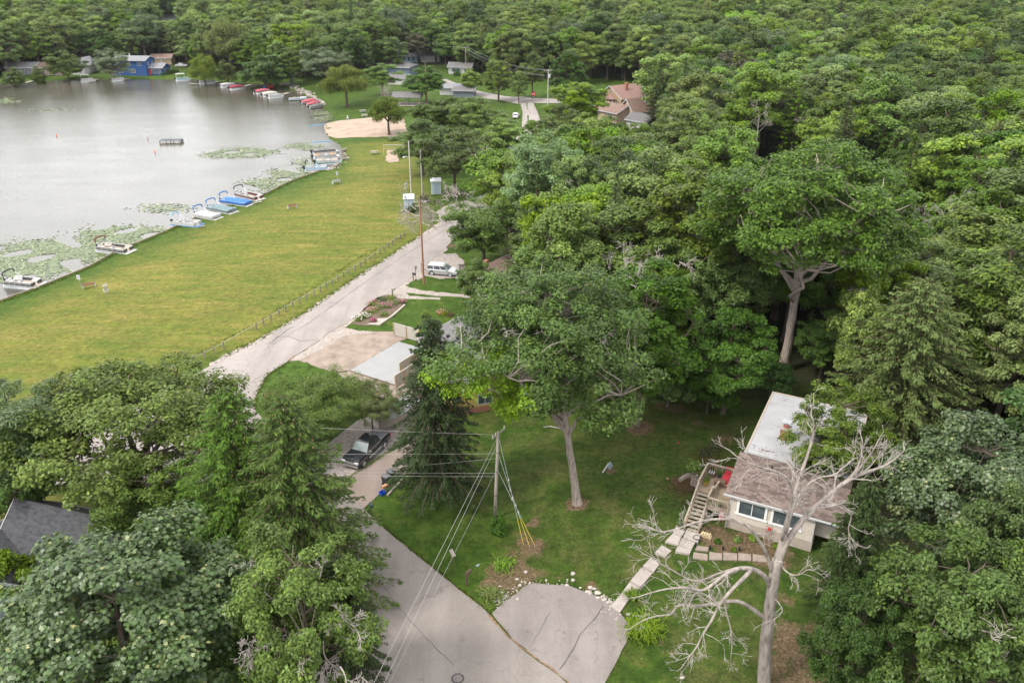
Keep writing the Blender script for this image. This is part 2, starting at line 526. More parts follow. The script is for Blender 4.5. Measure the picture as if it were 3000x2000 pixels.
# ------------------------------------------------------------------ roads, drives, sand
def asphalt(name, col, crack=.5, stain=.5, scale=1.0):
    m, nt, b = new_mat(name)
    n1 = noise_fac(nt, .25 * scale, 5, .6); n2 = noise_fac(nt, 9.0, 4, .7); n3 = noise_fac(nt, .9 * scale, 6, .65)
    c = ramp(nt, n1, [(.3, tuple(x * .86 for x in col)), (.55, col), (.75, tuple(min(1, x * 1.1) for x in col))])
    c = mixc(nt, .5, c, ramp(nt, n2, [(.2, (.62, .62, .62)), (.8, (1.35, 1.35, 1.35))]), 'MULTIPLY')
    st = ramp(nt, n3, [(.6, (1, 1, 1)), (.8, (.55, .54, .53))])
    c = mixc(nt, stain, c, st, 'MULTIPLY')
    n4 = noise_fac(nt, .3, 4, .6, stretch=(1.6, .12, 1), rot=R(-42))
    c = mixc(nt, .6, c, ramp(nt, n4, [(.35, (.8, .79, .78)), (.65, (1.12, 1.12, 1.12))]), 'MULTIPLY')
    vo = node(nt, 'ShaderNodeTexVoronoi', feature='DISTANCE_TO_EDGE'); vo.inputs['Scale'].default_value = .16 * scale
    tc = nt.nodes.new('ShaderNodeTexCoord'); wz = node(nt, 'ShaderNodeTexNoise'); wz.inputs['Scale'].default_value = 1.2
    va = nt.nodes.new('ShaderNodeVectorMath'); va.operation = 'MULTIPLY_ADD'
    nt.links.new(tc.outputs['Object'], wz.inputs['Vector'])
    nt.links.new(wz.outputs['Color'], va.inputs[0]); va.inputs[1].default_value = (1.6, 1.6, 0); nt.links.new(tc.outputs['Object'], va.inputs[2])
    nt.links.new(va.outputs[0], vo.inputs['Vector'])
    cr = ramp(nt, vo.outputs['Distance'], [(.0, (1, 1, 1)), (.012, (0, 0, 0))])
    cr = mth(nt, 'MULTIPLY', cr, mth(nt, 'MULTIPLY', ramp(nt, n1, [(.45, (0, 0, 0)), (.6, (1, 1, 1))]), crack))
    c = mixc(nt, cr, c, tuple(x * .3 for x in col))
    nt.links.new(c, b.inputs['Base Color'])
    b.inputs['Roughness'].default_value = .88; b.inputs['Specular IOR Level'].default_value = .25
    bp = node(nt, 'ShaderNodeBump', i_Strength=.35, i_Distance=.02)
    nt.links.new(noise_fac(nt, 14, 4, .7), bp.inputs['Height']); nt.links.new(bp.outputs[0], b.inputs['Normal'])
    return m
A_ROAD = asphalt('old_pale_asphalt', (.23, .205, .19))
A_LANE = asphalt('worn_lane_asphalt', (.185, .163, .146), .35, .35)
A_PAD = asphalt('grey_pad_asphalt', (.18, .158, .147), .4, .95, 1.3)
A_DRIVE = asphalt('brown_drive_asphalt', (.2, .158, .137), .2, .4)
GRAVEL = mat('gravel', (.26, .225, .2), .95, .3, 3.5, .8, 12, .15)
SAND = mat('beach_sand', (.275, .21, .165), .95, .14, .35, .4, 8, .1)
DIRT = mat('graded_dirt', (.215, .17, .14), .95, .22, .7, .5, 6, .1)
CONCRETE = mat('concrete', (.29, .255, .23), .85, .12, 1.4, .3, 12, .2)
NEWCONC = mat('new_concrete', (.225, .225, .222), .8, .05, .5, .1, 8, .25)

MAIN_L = [(1470, 535), (1400, 578), (1330, 596), (1285, 618), (1296, 655), (1238, 694), (1027, 832), (893, 924), (769, 997), (625, 1067), (480, 1150), (330, 1232), (120, 1312), (0, 1352), (-300, 1450)]
MAIN_R = [(-300, 1530), (0, 1458), (150, 1432), (350, 1400), (500, 1345), (640, 1265), (747, 1196), (750, 1160), (782, 1099), (842, 1059), (900, 1020), (945, 991), (999, 956), (1015, 946), (1126, 867), (1165, 844), (1209, 812), (1308, 724), (1370, 664), (1420, 622), (1478, 580), (1500, 552)]
drape('main_road', MAIN_L + MAIN_R, A_ROAD, .05, 2.0, .1)
drape('gravel_shoulder', [(1300, 640), (1232, 690), (1020, 828), (885, 920), (760, 992), (615, 1062), (620, 1076), (769, 1006), (900, 934), (1040, 838), (1250, 700), (1310, 652)], GRAVEL, .03, 2.0, .25, .6, seed=5)
drape('gravel_verge', [(1300, 716), (1205, 806), (1160, 838), (1008, 941), (994, 953), (1003, 962), (1024, 950), (1134, 872), (1170, 850), (1218, 818), (1312, 730)], GRAVEL, .03, 2.0, .2, .6, seed=6)
drape('far_road', [(1472, 562), (1436, 545), (1442, 520), (1475, 470), (1505, 420), (1528, 375), (1531, 330), (1524, 300), (1561, 300), (1575, 330), (1585, 360), (1570, 400), (1545, 440), (1520, 500), (1502, 552)], A_ROAD, .06, 3, .1, 2)
drape('far_street', [(1292, 235), (1306, 232), (1340, 246), (1385, 264), (1450, 277), (1560, 288), (1660, 291), (1670, 303), (1590, 303), (1518, 305), (1480, 296), (1400, 286), (1345, 270), (1310, 250)], A_ROAD, .066, 3, .1, 2)
drape('parking_gravel', [(1292, 650), (1280, 622), (1300, 605), (1360, 590), (1400, 600), (1370, 640), (1320, 665)], GRAVEL, .035, 2, .2, seed=8)
drape('village_lane', [(1900, 2700), (2020, 2350), (1760, 2090), (1660, 2001), (1560, 1925), (1500, 1876), (1430, 1796), (1300, 1691), (1200, 1611), (1110, 1535), (1068, 1490), (1000, 1432), (930, 1366), (850, 1292), (780, 1236), (744, 1198),
                       (640, 1262), (500, 1342), (350, 1396), (420, 1440), (560, 1425), (700, 1440), (800, 1500), (890, 1600), (950, 1730), (985, 1880), (1000, 2090), (1150, 2700)], A_LANE, .056, 2.0, .07)
drape('asphalt_pad', [(1441, 1797), (1475, 1765), (1512, 1740), (1540, 1716), (1566, 1708), (1610, 1713), (1668, 1716), (1735, 1740), (1800, 1779), (1850, 1838), (1836, 1880), (1800, 1950), (1772, 2000), (1720, 2085), (1668, 2001), (1566, 1924), (1506, 1876)], A_PAD, .062, 1.5, .09)
drape('neighbour_drive', [(1066, 1488), (1092, 1466), (1115, 1444), (1180, 1394), (1240, 1340), (1330, 1262), (1255, 1248), (1212, 1281), (1130, 1332), (1032, 1392), (1003, 1434)], A_DRIVE, .06, 1.5, .06)
drape('gravel_parking', [(940, 1372), (996, 1428), (1030, 1389), (1128, 1329), (1208, 1278), (1240, 1215), (1150, 1190), (1060, 1225), (960, 1300), (900, 1335)], GRAVEL, .034, 1.5, .12, seed=11)
drape('gravel_apron', [(999, 957), (1050, 969), (1160, 972), (1215, 985), (1169, 1000), (1027, 1084), (985, 1092), (935, 1078), (862, 1052), (843, 1060), (900, 1021), (945, 992)], DIRT, .035, 1.5, .1, seed=12)
drape('white_gravel_strip', [(997, 957), (1050, 970), (1096, 973), (1010, 985), (930, 1030), (880, 1055), (850, 1058), (905, 1018), (945, 990)], GRAVEL, .042, 1.5, .25, seed=13)
drape('dirt_bank', [(985, 1092), (1026, 1086), (1100, 1112), (1161, 1130), (1230, 1110), (1240, 1170), (1150, 1190), (1090, 1180), (1030, 1140)], DIRT, .03, 1.5, .3, seed=14)
drape('gravel_two_track', [(1150, 846), (1190, 838), (1230, 850), (1330, 861), (1400, 868), (1400, 874), (1300, 868), (1240, 862), (1190, 858), (1200, 868), (1290, 872), (1290, 878), (1200, 876), (1150, 872), (1128, 868)], GRAVEL, .034, 1.5, .2, seed=15)
drape('suv_parking', [(1218, 812), (1262, 772), (1290, 744), (1335, 742), (1360, 770), (1352, 812), (1290, 818), (1245, 808), (1222, 822)], GRAVEL, .034, 1.5, .25, seed=16)
drape('beach_sand', [(950, 367), (1000, 353), (1085, 345), (1180, 339), (1190, 380), (1200, 400), (1140, 401), (1050, 402), (985, 405), (968, 412), (953, 390)], SAND, .05, 3, .3, 1.5, seed=17)
drape('volleyball_court', [(1134, 440), (1168, 440), (1166, 474), (1140, 477), (1131, 472)], SAND, .05, 3, .25, seed=18)
drape('tree_island_turf', [(757, 1160), (784, 1105), (838, 1068), (900, 1062), (940, 1085), (985, 1100), (1000, 1180), (930, 1290), (870, 1290), (790, 1225), (752, 1196)], mat('island_turf', (.036, .066, .008), .9, .45, 1.2, .6, 6, .1), .075, 1.5, .12, seed=19)

# tar seams and cracks, each a thin strip lying on the paving
def seam(name, px_pts, w, m, off, parent_kind='structure', seed=2):
    rng = random.Random(seed)
    pts = [P(a, b) for a, b in px_pts]
    fine = []
    for a, b in zip(pts, pts[1:]):
        k = max(2, int((b - a).length / .5))
        for j in range(k): fine.append(a.lerp(b, j / k) + Vector((rng.uniform(-.05, .05), rng.uniform(-.05, .05), 0)))
    fine.append(pts[-1])
    mb = MB(); vs = []; fs = []
    for i, p in enumerate(fine):
        t = (fine[min(i + 1, len(fine) - 1)] - fine[max(i - 1, 0)]); n = Vector((-t.y, t.x, 0)).normalized()
        ww = w * rng.uniform(.5, 1.3)
        for s in (-1, 1):
            q = p + n * s * ww / 2; vs.append((q.x, q.y, hgt(q.x, q.y) + off))
        if i: fs.append((2 * i - 2, 2 * i - 1, 2 * i + 1, 2 * i))
    mb.add(vs, fs)
    o = mb.build(name, m); o['kind'] = 'structure'
    return o
TAR = mat('tar_seam', (.06, .055, .05), .8, .3, 3)
EARTHY = mat('crack_soil', (.16, .1, .055), .95, .4, 3)
seam('pavement_seam', [(770, 1028), (900, 950), (1035, 852), (1150, 772), (1300, 675)], .09, TAR, .056)
seam('pavement_crack', [(805, 988), (845, 985), (880, 1000), (930, 996)], .1, TAR, .057, seed=3)
seam('pavement_crack', [(800, 1000), (840, 968), (860, 958)], .12, TAR, .057, seed=4)
seam('pavement_crack', [(945, 990), (962, 975), (1002, 955), (1020, 948)], .12, EARTHY, .058, seed=5)
seam('pavement_crack', [(960, 886), (990, 890)], .1, TAR, .057, seed=6)
seam('pavement_crack', [(842, 1060), (862, 1043)], .25, EARTHY, .058, seed=16)
seam('pavement_crack', [(1640, 1960), (1680, 1905), (1700, 1860), (1730, 1825), (1770, 1775)], .08, TAR, .075, seed=7)
seam('pavement_crack', [(1560, 1890), (1590, 1830), (1615, 1790)], .04, TAR, .075, seed=8)
seam('pad_joint', [(1430, 1798), (1475, 1850), (1500, 1874), (1560, 1922), (1630, 1968), (1675, 2010)], .16, EARTHY, .076, seed=9)
seam('pavement_crack', [(1085, 1660), (1160, 1770), (1240, 1860), (1330, 1950)], .05, TAR, .064, seed=10)
seam('drive_joint', [(1000, 1432), (1032, 1391), (1130, 1331), (1212, 1280)], .3, mat('joint_grass', (.1, .12, .03), .9, .3, 3), .07, seed=12)
# ================================================================== TREES
def leaf_mat(name, col, trans=.24, var=.3, hue=.02, gloss=.42, rough=.42, tip=None):
    """leaf blades: diffuse + light coming through + the sheen that mirrors the pale sky"""
    col = (col[0] * 1.08, col[1] * 1.2, col[2] * .8)
    m = bpy.data.materials.new(name); m.use_nodes = True; nt = m.node_tree
    b = nt.nodes['Principled BSDF']; out = nt.nodes['Material Output']
    at = node(nt, 'ShaderNodeAttribute', attribute_name='leaf')
    oi = nt.nodes.new('ShaderNodeObjectInfo')
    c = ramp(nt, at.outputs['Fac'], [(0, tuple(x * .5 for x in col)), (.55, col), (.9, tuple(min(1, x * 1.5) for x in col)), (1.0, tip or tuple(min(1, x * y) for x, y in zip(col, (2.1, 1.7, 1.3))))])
    hs = nt.nodes.new('ShaderNodeHueSaturation')
    nt.links.new(c, hs.inputs['Color'])
    h = nt.nodes.new('ShaderNodeMapRange'); h.inputs['To Min'].default_value = .5 - hue * 1.0; h.inputs['To Max'].default_value = .5 + hue * .3
    nt.links.new(oi.outputs['Random'], h.inputs['Value']); nt.links.new(h.outputs[0], hs.inputs['Hue'])
    r2 = mth(nt, 'FRACT', mth(nt, 'MULTIPLY', oi.outputs['Random'], 7.31))
    v = nt.nodes.new('ShaderNodeMapRange'); v.inputs['To Min'].default_value = 1 - var; v.inputs['To Max'].default_value = 1 + var
    nt.links.new(r2, v.inputs['Value']); nt.links.new(v.outputs[0], hs.inputs['Value'])
    r3 = mth(nt, 'FRACT', mth(nt, 'MULTIPLY', oi.outputs['Random'], 13.7))
    sa = nt.nodes.new('ShaderNodeMapRange'); sa.inputs['To Min'].default_value = .82; sa.inputs['To Max'].default_value = 1.1
    nt.links.new(r3, sa.inputs['Value']); nt.links.new(sa.outputs[0], hs.inputs['Saturation'])
    nt.links.new(hs.outputs[0], b.inputs['Base Color'])
    b.inputs['Roughness'].default_value = rough; b.inputs['Specular IOR Level'].default_value = gloss * (.6 if gloss > .6 else .42)
    tr = nt.nodes.new('ShaderNodeBsdfTranslucent')
    nt.links.new(mixc(nt, 1.0, hs.outputs[0], (1.15, 1.25, .45), 'MULTIPLY'), tr.inputs['Color'])
    mx = nt.nodes.new('ShaderNodeMixShader'); mx.inputs[0].default_value = trans
    nt.links.new(b.outputs[0], mx.inputs[1]); nt.links.new(tr.outputs[0], mx.inputs[2])
    nt.links.new(mx.outputs[0], out.inputs['Surface'])
    MATS[name] = m
    return m
LEAF = dict(
    oak=leaf_mat('oak_leaves', (.062, .098, .016), gloss=.35),
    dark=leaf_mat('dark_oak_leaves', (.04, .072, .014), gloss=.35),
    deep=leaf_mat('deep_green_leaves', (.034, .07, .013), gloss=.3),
    mid=leaf_mat('mid_green_leaves', (.082, .13, .018), gloss=.35),
    lime=leaf_mat('lime_leaves', (.1, .155, .02), trans=.3),
    yellow=leaf_mat('yellowing_leaves', (.2, .19, .02), trans=.4, tip=(.4, .28, .05)),
    olive=leaf_mat('olive_leaves', (.078, .108, .022), gloss=.35),
    pale=leaf_mat('pale_green_leaves', (.105, .145, .04), gloss=.4),
    silver=leaf_mat('silver_leaves', (.085, .12, .06), gloss=.8, rough=.5, tip=(.32, .36, .28)),
    maple=leaf_mat('maple_leaves', (.048, .078, .024), var=.08, hue=.008, gloss=.8, rough=.42, tip=(.2, .2, .06)),
    copper=leaf_mat('copper_leaves', (.05, .048, .028), gloss=.5),
    willow=leaf_mat('willow_leaves', (.1, .13, .035), gloss=.35),
    spruce=leaf_mat('spruce_needles', (.043, .07, .015), trans=.12, gloss=.25, rough=.55),
    darkspruce=leaf_mat('dark_spruce_needles', (.022, .038, .011), trans=.1, gloss=.25, rough=.55),
    blue=leaf_mat('blue_spruce_needles', (.12, .15, .135), trans=.08, gloss=.3, rough=.55),
    bright=leaf_mat('bright_oak_leaves', (.085, .116, .046), gloss=.45, var=.05, hue=.004),
    nearoak=leaf_mat('near_oak_leaves', (.054, .083, .024), gloss=.45, var=.07, hue=.005),
    spray=leaf_mat('lime_spray_leaves', (.135, .205, .016), trans=.35, var=0, hue=0),
    lightspruce=leaf_mat('light_spruce_needles', (.068, .092, .026), var=.05, hue=.004, trans=.12, gloss=.3, rough=.55),
    russet=leaf_mat('russet_leaves', (.1, .06, .04), trans=.3),
)
BARK = mat('grey_bark', (.25, .208, .178), .95, .35, 2.2, .9, 7, .15, stretch=(3, 3, .5))
BARKD = mat('dark_bark', (.1, .078, .06), .95, .35, 2.2, .9, 7, .15, stretch=(3, 3, .5))
BARKS = mat('spruce_bark', (.1, .07, .052), .95, .3, 2.2, .8, 7, .1, stretch=(3, 3, .5))
DEADW = mat('dead_bare_wood', (.26, .23, .208), .9, .3, 3.0, .6, 9, .2)
DEADB = mat('dead_bark_wood', (.245, .21, .186), .95, .36, 1.6, .9, 8, .15, stretch=(2, 2, .6))

SHAPES = {
    'kite': np.array([(-.1, 0), (.42, .36), (1.0, 0), (.42, -.36)]) - np.array([.45, 0]),
    'slim': np.array([(-.1, 0), (.4, .17), (1.0, 0), (.4, -.17)]) - np.array([.45, 0]),
    'oak': np.array([(0, 0), (.3, .32), (.62, .2), (.8, .34), (1.05, 0), (.8, -.34), (.62, -.2), (.3, -.32)]) - np.array([.5, 0]),
    'maple': np.array([(0, .06), (.02, .46), (.32, .3), (.5, .58), (.62, .24), (1.05, 0), (.62, -.24), (.5, -.58), (.32, -.3), (.02, -.46)]) - np.array([.45, 0]),
}
def leaf_cloud(name, cen, nrm, size, shape, m, rng, axis=None, tint=None, bend=.18):
    """one mesh of many separate leaf blades"""
    N = len(cen); sh = SHAPES[shape]; k = len(sh)
    nrm = nrm / (np.linalg.norm(nrm, axis=1, keepdims=True) + 1e-9)
    if axis is None: axis = rng.normal(size=(N, 3))
    x = axis - nrm * (axis * nrm).sum(1, keepdims=True)
    x /= np.linalg.norm(x, axis=1, keepdims=True) + 1e-9
    y = np.cross(nrm, x)
    v = cen[:, None, :] + size[:, None, None] * (x[:, None, :] * sh[None, :, :1] + y[:, None, :] * sh[None, :, 1:] - nrm[:, None, :] * bend * (sh[None, :, :1] ** 2 + np.abs(sh[None, :, 1:])))
    me = mesh_np(name, v.reshape(-1, 3), np.arange(N * k).reshape(N, k), m)
    a = me.attributes.new('leaf', 'FLOAT', 'FACE')
    if tint is None: tint = rng.random(N)
    if len(me.polygons) == N: a.data.foreach_set('value', np.clip(tint, 0, 1).astype(np.float32))
    return me

def unit(v): return v / (np.linalg.norm(v) + 1e-9)
def wiggle(a, b, k, amp, rng, sag=0.0):
    a, b = np.array(a, float), np.array(b, float); L = np.linalg.norm(b - a)
    out = []
    for i in range(k + 1):
        t = i / k; p = a + (b - a) * t
        if 0 < i < k: p = p + rng.normal(size=3) * amp * L * .5
        p[2] += sag * L * math.sin(math.pi * t)
        out.append(p)
    return out
def broadleaf(seed, H=13, R_=5.0, hc=None, zc=None, clumps=60, leaves=320, size=.28, shape='kite', m='oak', rc=.24, open_=0.0, weep=0.0, trunk_r=.3, lean=(0, 0), bark=None, low=-.5, rough_=.22, limbs=8, trunk_to=.5, jag=.8, extra=()):
    """crown mesh + trunk mesh; crown is many leafy tufts at the ends of limbs"""
    rng = np.random.default_rng(seed)
    hc = hc or H * .36; zc = zc or H - hc
    top = np.array([lean[0], lean[1], 0.0])
    cen = []
    for i in range(clumps * 6):
        d = rng.normal(size=3); d /= np.linalg.norm(d)
        if d[2] < low: continue
        rr = 1 + rough_ * rng.normal() * .6
        rr = np.clip(rr, .5, 1.22) * (1 - .28 * max(0, -d[2]))
        if rng.random() < .22: rr *= rng.uniform(.35, .8)
        p = np.array([d[0] * R_, d[1] * R_, d[2] * hc]) * rr * .86
        p += top * (zc + p[2]) / H + np.array([0, 0, zc])
        if any(np.linalg.norm((p - q)) < R_ * rc * jag for q in cen): continue
        cen.append(p)
        if len(cen) >= clumps: break
    cen = np.array(cen + [np.array(e) for e in extra])
    allc, alln, alls, allt = [], [], [], []
    mid = np.array([top[0] * .6, top[1] * .6, zc])
    for p in cen:
        r = R_ * rc * rng.uniform(.6, 1.5)
        n = int(leaves * (r / (R_ * rc)) ** 2 * rng.uniform(.8, 1.15) * (1 - open_ * rng.random()))
        # each tuft breaks into a few lobes of its own
        kl = 5
        ld = rng.normal(size=(kl, 3)); ld[:, 2] = np.abs(ld[:, 2]) * .7 - .1
        ld /= np.linalg.norm(ld, axis=1, keepdims=True)
        lob = rng.integers(0, kl, n)
        d = rng.normal(size=(n, 3)); d[:, 2] = d[:, 2] * .8 + .25
        d /= np.linalg.norm(d, axis=1, keepdims=True)
        rad = rng.random((n, 1)) ** .36
        q = ld[lob] * r * .53 + d * r * .57 * rad
        q[:, 2] *= .74
        if weep: q[:, 2] -= weep * r * rng.random(n) ** 1.5 * 1.8
        outw = (p - mid) / (np.linalg.norm(p - mid) + 1e-6)
        nn = d * .7 + outw * .35 + np.array([0, 0, .75]) + rng.normal(size=(n, 3)) * .42
        allc.append(p + q); alln.append(nn)
        alls.append(size * rng.uniform(.65, 1.3, n))
        allt.append(np.clip(rng.normal(.5, .2, n) + rng.normal() * .1, 0, .97) + (rng.random(n) < .012) * .5)
    cc = np.concatenate(allc)
    ax = None
    if weep:
        ax = rng.normal(size=(len(cc), 3)) * .35 + np.array([0, 0, -1.0]); 
    crown = leaf_cloud('crown', cc, np.concatenate(alln) if not weep else rng.normal(size=(len(cc), 3)), np.concatenate(alls), shape, LEAF[m], rng, ax, np.concatenate(allt))
    tb = MB()
    tz = zc - hc * (1 - trunk_to) if zc - hc * (1 - trunk_to) > H * .2 else H * .25
    wob = rng.normal(size=2) * trunk_r * .7
    tp = [np.array([0, 0, -.3]), np.array([0, 0, .25]), np.array([top[0] * .12 + wob[0], top[1] * .12 + wob[1], tz * .45]), np.array([top[0] * tz / H, top[1] * tz / H, tz])]
    tpts, trad = [], []
    for i in range(13):
        t = i / 12; z_ = -.3 + (tz + .3) * t
        q = (1 - t) ** 2 * tp[0] + 2 * t * (1 - t) * tp[2] + t * t * tp[3]; q[2] = z_
        q[:2] += rng.normal(size=2) * trunk_r * .07
        tpts.append(q); trad.append(trunk_r * (1.02 - .3 * t + .55 * math.exp(-max(0, z_) / (trunk_r * 1.3)) * .8) * rng.uniform(.95, 1.06))
    tb.tube(tpts, trad, 11)
    tp[2] = tpts[6]; tp[3] = tpts[12]
    order = np.argsort(-cen[:, 2]); heads = []
    for i in range(min(limbs, len(cen))):
        a = 2 * math.pi * i / limbs + rng.uniform(-.3, .3)
        sc_ = cen @ np.array([math.cos(a), math.sin(a), .25])
        c = cen[int(np.argmax(sc_ + rng.normal(size=len(cen)) * R_ * .12))]
        st = tp[2] + (tp[3] - tp[2]) * rng.uniform(.5, 1.0); pts = wiggle(st, c * .92 + st * .08, 5, .09, rng, .05)
        tb.tube(pts, list(np.linspace(trunk_r * .55, trunk_r * .1, 6)), 5); heads.append(pts)
    up = wiggle(tp[3], top * .95 + np.array([0, 0, zc + hc * .7]), 4, .06, rng)
    tb.tube(up, list(np.linspace(trunk_r * .72, trunk_r * .1, 5)), 6); heads.append(up)
    allp = [p for h in heads for p in h[1:]]
    ap = np.array(allp)
    for c in cen:
        j = int(np.argmin(np.linalg.norm(ap - c * np.array([1, 1, 1]), axis=1) + np.where(ap[:, 2] > c[2], 2, 0)))
        pts = wiggle(ap[j], c, 3, .1, rng)
        tb.tube(pts, list(np.linspace(trunk_r * .2, trunk_r * .05, 4)), 4, cap=False)
    return crown, tb.mesh('trunk', bark or BARKD)
def spruce(seed, H=17, R_=3.8, m='spruce', size=.55, whorl=.42, per=8, tw=24, trunk_r=.24, cone=True, pw=.85, droop=.32, z0=.07):
    rng = np.random.default_rng(seed)
    cc, nn, ax, ss, tt = [], [], [], [], []
    tb = MB(); tb.tube([(0, 0, -.3), (0, 0, .3), (.05, 0, H * .5), (0, .03, H * .97)], [trunk_r * 1.4, trunk_r, trunk_r * .6, .03], 7)
    z = H * z0
    while z < H * .985:
        f = 1 - z / H
        Lb = R_ * (f ** pw) * 1.02 + .22
        nb = max(4, int(per * (.55 + .45 * f)))
        a0 = rng.uniform(0, 6.28)
        for k in range(nb):
            a = a0 + 2 * math.pi * k / nb + rng.normal() * .16
            L = Lb * rng.uniform(.62, 1.14); out = np.array([math.cos(a), math.sin(a), 0.0]); side = np.array([-out[1], out[0], 0])
            dz = droop * rng.uniform(.7, 1.3) * (.55 + .9 * f); zz = z + rng.normal() * .12
            def bp(t): return np.array([0, 0, zz]) + out * L * t + np.array([0, 0, 1]) * L * (.12 * t - dz * t * t + .13 * t ** 4)
            tb.tube([bp(0), bp(.5), bp(1)], [.05 * f + .012, .03 * f + .01, .008], 3, cap=False)
            n = max(5, int(tw * L / R_ * 1.5))
            t = np.clip(rng.random(n) ** .75 * .9 + .14, 0, 1.03)
            base = np.array([bp(q) for q in t])
            s = rng.choice([-1, 1], n)[:, None]
            w = (.12 + .5 * (1 - t)[:, None] ** .7) * min(1.3, L * .42)
            lat = s * side * rng.random((n, 1)) * w
            hang = np.zeros((n, 3)); hang[:, 2] = -np.abs(lat).max(1) * .35 - rng.random(n) * .22
            cc.append(base + lat + hang)
            ax.append(out * .75 + s * side * .55 + np.array([0, 0, -.5]) * rng.uniform(.2, 1.6, (n, 1)) + rng.normal(size=(n, 3)) * .22)
            nn.append(np.array([0, 0, 1.0]) + rng.normal(size=(n, 3)) * .5 + out * .3)
            ss.append(size * rng.uniform(.6, 1.25, n) * (.6 + .4 * min(1, L)))
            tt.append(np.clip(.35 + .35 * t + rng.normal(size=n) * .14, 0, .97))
        z += whorl * (.6 + .5 * f) * rng.uniform(.8, 1.2)
    n = 30
    cc.append(np.stack([rng.normal(size=n) * .06, rng.normal(size=n) * .06, H - rng.random(n) * .9], 1)); ax.append(np.stack([rng.normal(size=n) * .5, rng.normal(size=n) * .5, np.ones(n)], 1))
    nn.append(rng.normal(size=(n, 3))); ss.append(np.full(n, size * .5)); tt.append(np.full(n, .7))
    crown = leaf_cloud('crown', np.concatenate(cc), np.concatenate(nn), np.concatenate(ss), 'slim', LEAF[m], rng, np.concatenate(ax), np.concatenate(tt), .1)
    cones = None
    if cone:
        mb = MB()
        for i in range(60):
            zz = H * rng.uniform(.62, .97); a = rng.uniform(0, 6.28); r = (R_ * ((1 - zz / H) ** pw) + .2) * rng.uniform(.55, 1.0)
            c = (r * math.cos(a), r * math.sin(a), zz - .2 - r * .2)
            mb.ball(c, (.035, .035, .1), 5, 4)
        cones = mb.mesh('cones', mat('spruce_cone', (.3, .17, .1), .8, .2, 8))
    return crown, tb.mesh('trunk', BARKS), cones

def twigs(mb, rng, start, d, L, r, depth, wig=.2, kids=(3, 5), sides=5, droop=0.0, minr=.012, spread=(.5, 1.1), taper=.25, sub=.62, seg=None):
    """a bare branch that forks again and again"""
    k = seg or max(3, int(4 + L * .8))
    p = np.array(start, float); d = unit(np.array(d, float)); pts = [p.copy()]; dirs = [d.copy()]
    for i in range(k):
        d = unit(d + rng.normal(size=3) * wig + np.array([0, 0, -droop]))
        p = p + d * L / k; pts.append(p.copy()); dirs.append(d.copy())
    mb.tube(pts, list(np.maximum(np.linspace(r, r * taper, k + 1), minr)), sides if depth > 1 else max(3, sides - 1), cap=False)
    if depth <= 0: return pts
    for j in range(rng.integers(kids[0], kids[1] + 1)):
        t = rng.uniform(.25, .98); i = min(k - 1, int(t * k))
        q = pts[i] + (pts[i + 1] - pts[i]) * (t * k - i)
        perp = unit(np.cross(dirs[i], rng.normal(size=3)))
        a = rng.uniform(*spread)
        nd = dirs[i] * math.cos(a) + perp * math.sin(a)
        rr = r * (1 - (1 - taper) * t)
        twigs(mb, rng, q, nd, L * sub * rng.uniform(.65, 1.15), max(rr * .62, minr), depth - 1, wig, kids, sides, droop, minr, spread, taper, sub)
    return pts

# ------------------------------------------------------------------ the kinds of tree
KIND = {}
def reg(k, *data): KIND[k] = data
T0 = [('oak_a', dict(seed=1, H=13.5, R_=5.3, hc=5.2, zc=7.6, m='oak', rough_=.26, clumps=78, rc=.23, low=-.7)), ('oak_b', dict(seed=2, H=12.5, R_=5.6, hc=4.8, zc=7.0, m='dark', rough_=.32, open_=.2, clumps=74, rc=.22, low=-.7)),
      ('oak_c', dict(seed=3, H=14, R_=5.0, hc=6.0, zc=7.4, m='mid', rough_=.24, clumps=84, rc=.23, low=-.75)), ('ash', dict(seed=4, H=13, R_=4.6, hc=5.8, zc=7, m='pale', size=.22, leaves=370, rough_=.28, clumps=80, rc=.21, low=-.75)),
      ('lime', dict(seed=5, H=12, R_=4.6, hc=5.3, zc=6.4, m='lime', rc=.23, clumps=78, low=-.75)), ('silver', dict(seed=6, H=14, R_=5.2, hc=5.6, m='silver', size=.34, shape='slim', rc=.25, leaves=380)),
      ('round', dict(seed=7, H=12, R_=4.8, hc=5.0, zc=6.0, m='deep', rough_=.12, clumps=75, rc=.23)), ('willow', dict(seed=8, H=12, R_=5.0, hc=4.6, m='willow', shape='slim', size=.36, weep=.5, leaves=340, trunk_r=.36)),
      ('olive', dict(seed=9, H=12, R_=4.4, hc=5.0, m='olive', size=.26, rough_=.3)), ('tall', dict(seed=10, H=16, R_=4.5, hc=7.2, zc=8.6, m='oak', clumps=90, rc=.24, low=-.75)),
      ('cedar', dict(seed=11, H=11, R_=2.7, hc=5.4, zc=5.6, m='olive', shape='slim', size=.3, rc=.36, clumps=60, rough_=.1, low=-.95)),
      ('yellow', dict(seed=12, H=11, R_=4.4, hc=4.4, m='yellow', open_=.5, rough_=.35)), ('copper', dict(seed=13, H=12, R_=4.6, hc=5, m='copper', rough_=.15, clumps=70)),
      ('understorey', dict(seed=14, H=6, R_=3.2, hc=2.6, zc=3.2, m='deep', clumps=34, leaves=200, size=.34, rc=.33, trunk_r=.12))]
for k, kw in T0: reg(k, *broadleaf(**kw))
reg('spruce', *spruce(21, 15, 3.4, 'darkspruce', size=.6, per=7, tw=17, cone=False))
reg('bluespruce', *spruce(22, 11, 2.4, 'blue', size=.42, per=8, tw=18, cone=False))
reg('pine', *spruce(23, 16, 3.9, 'pale', size=.6, whorl=.95, per=6, tw=30, cone=False, pw=.6, droop=.1))

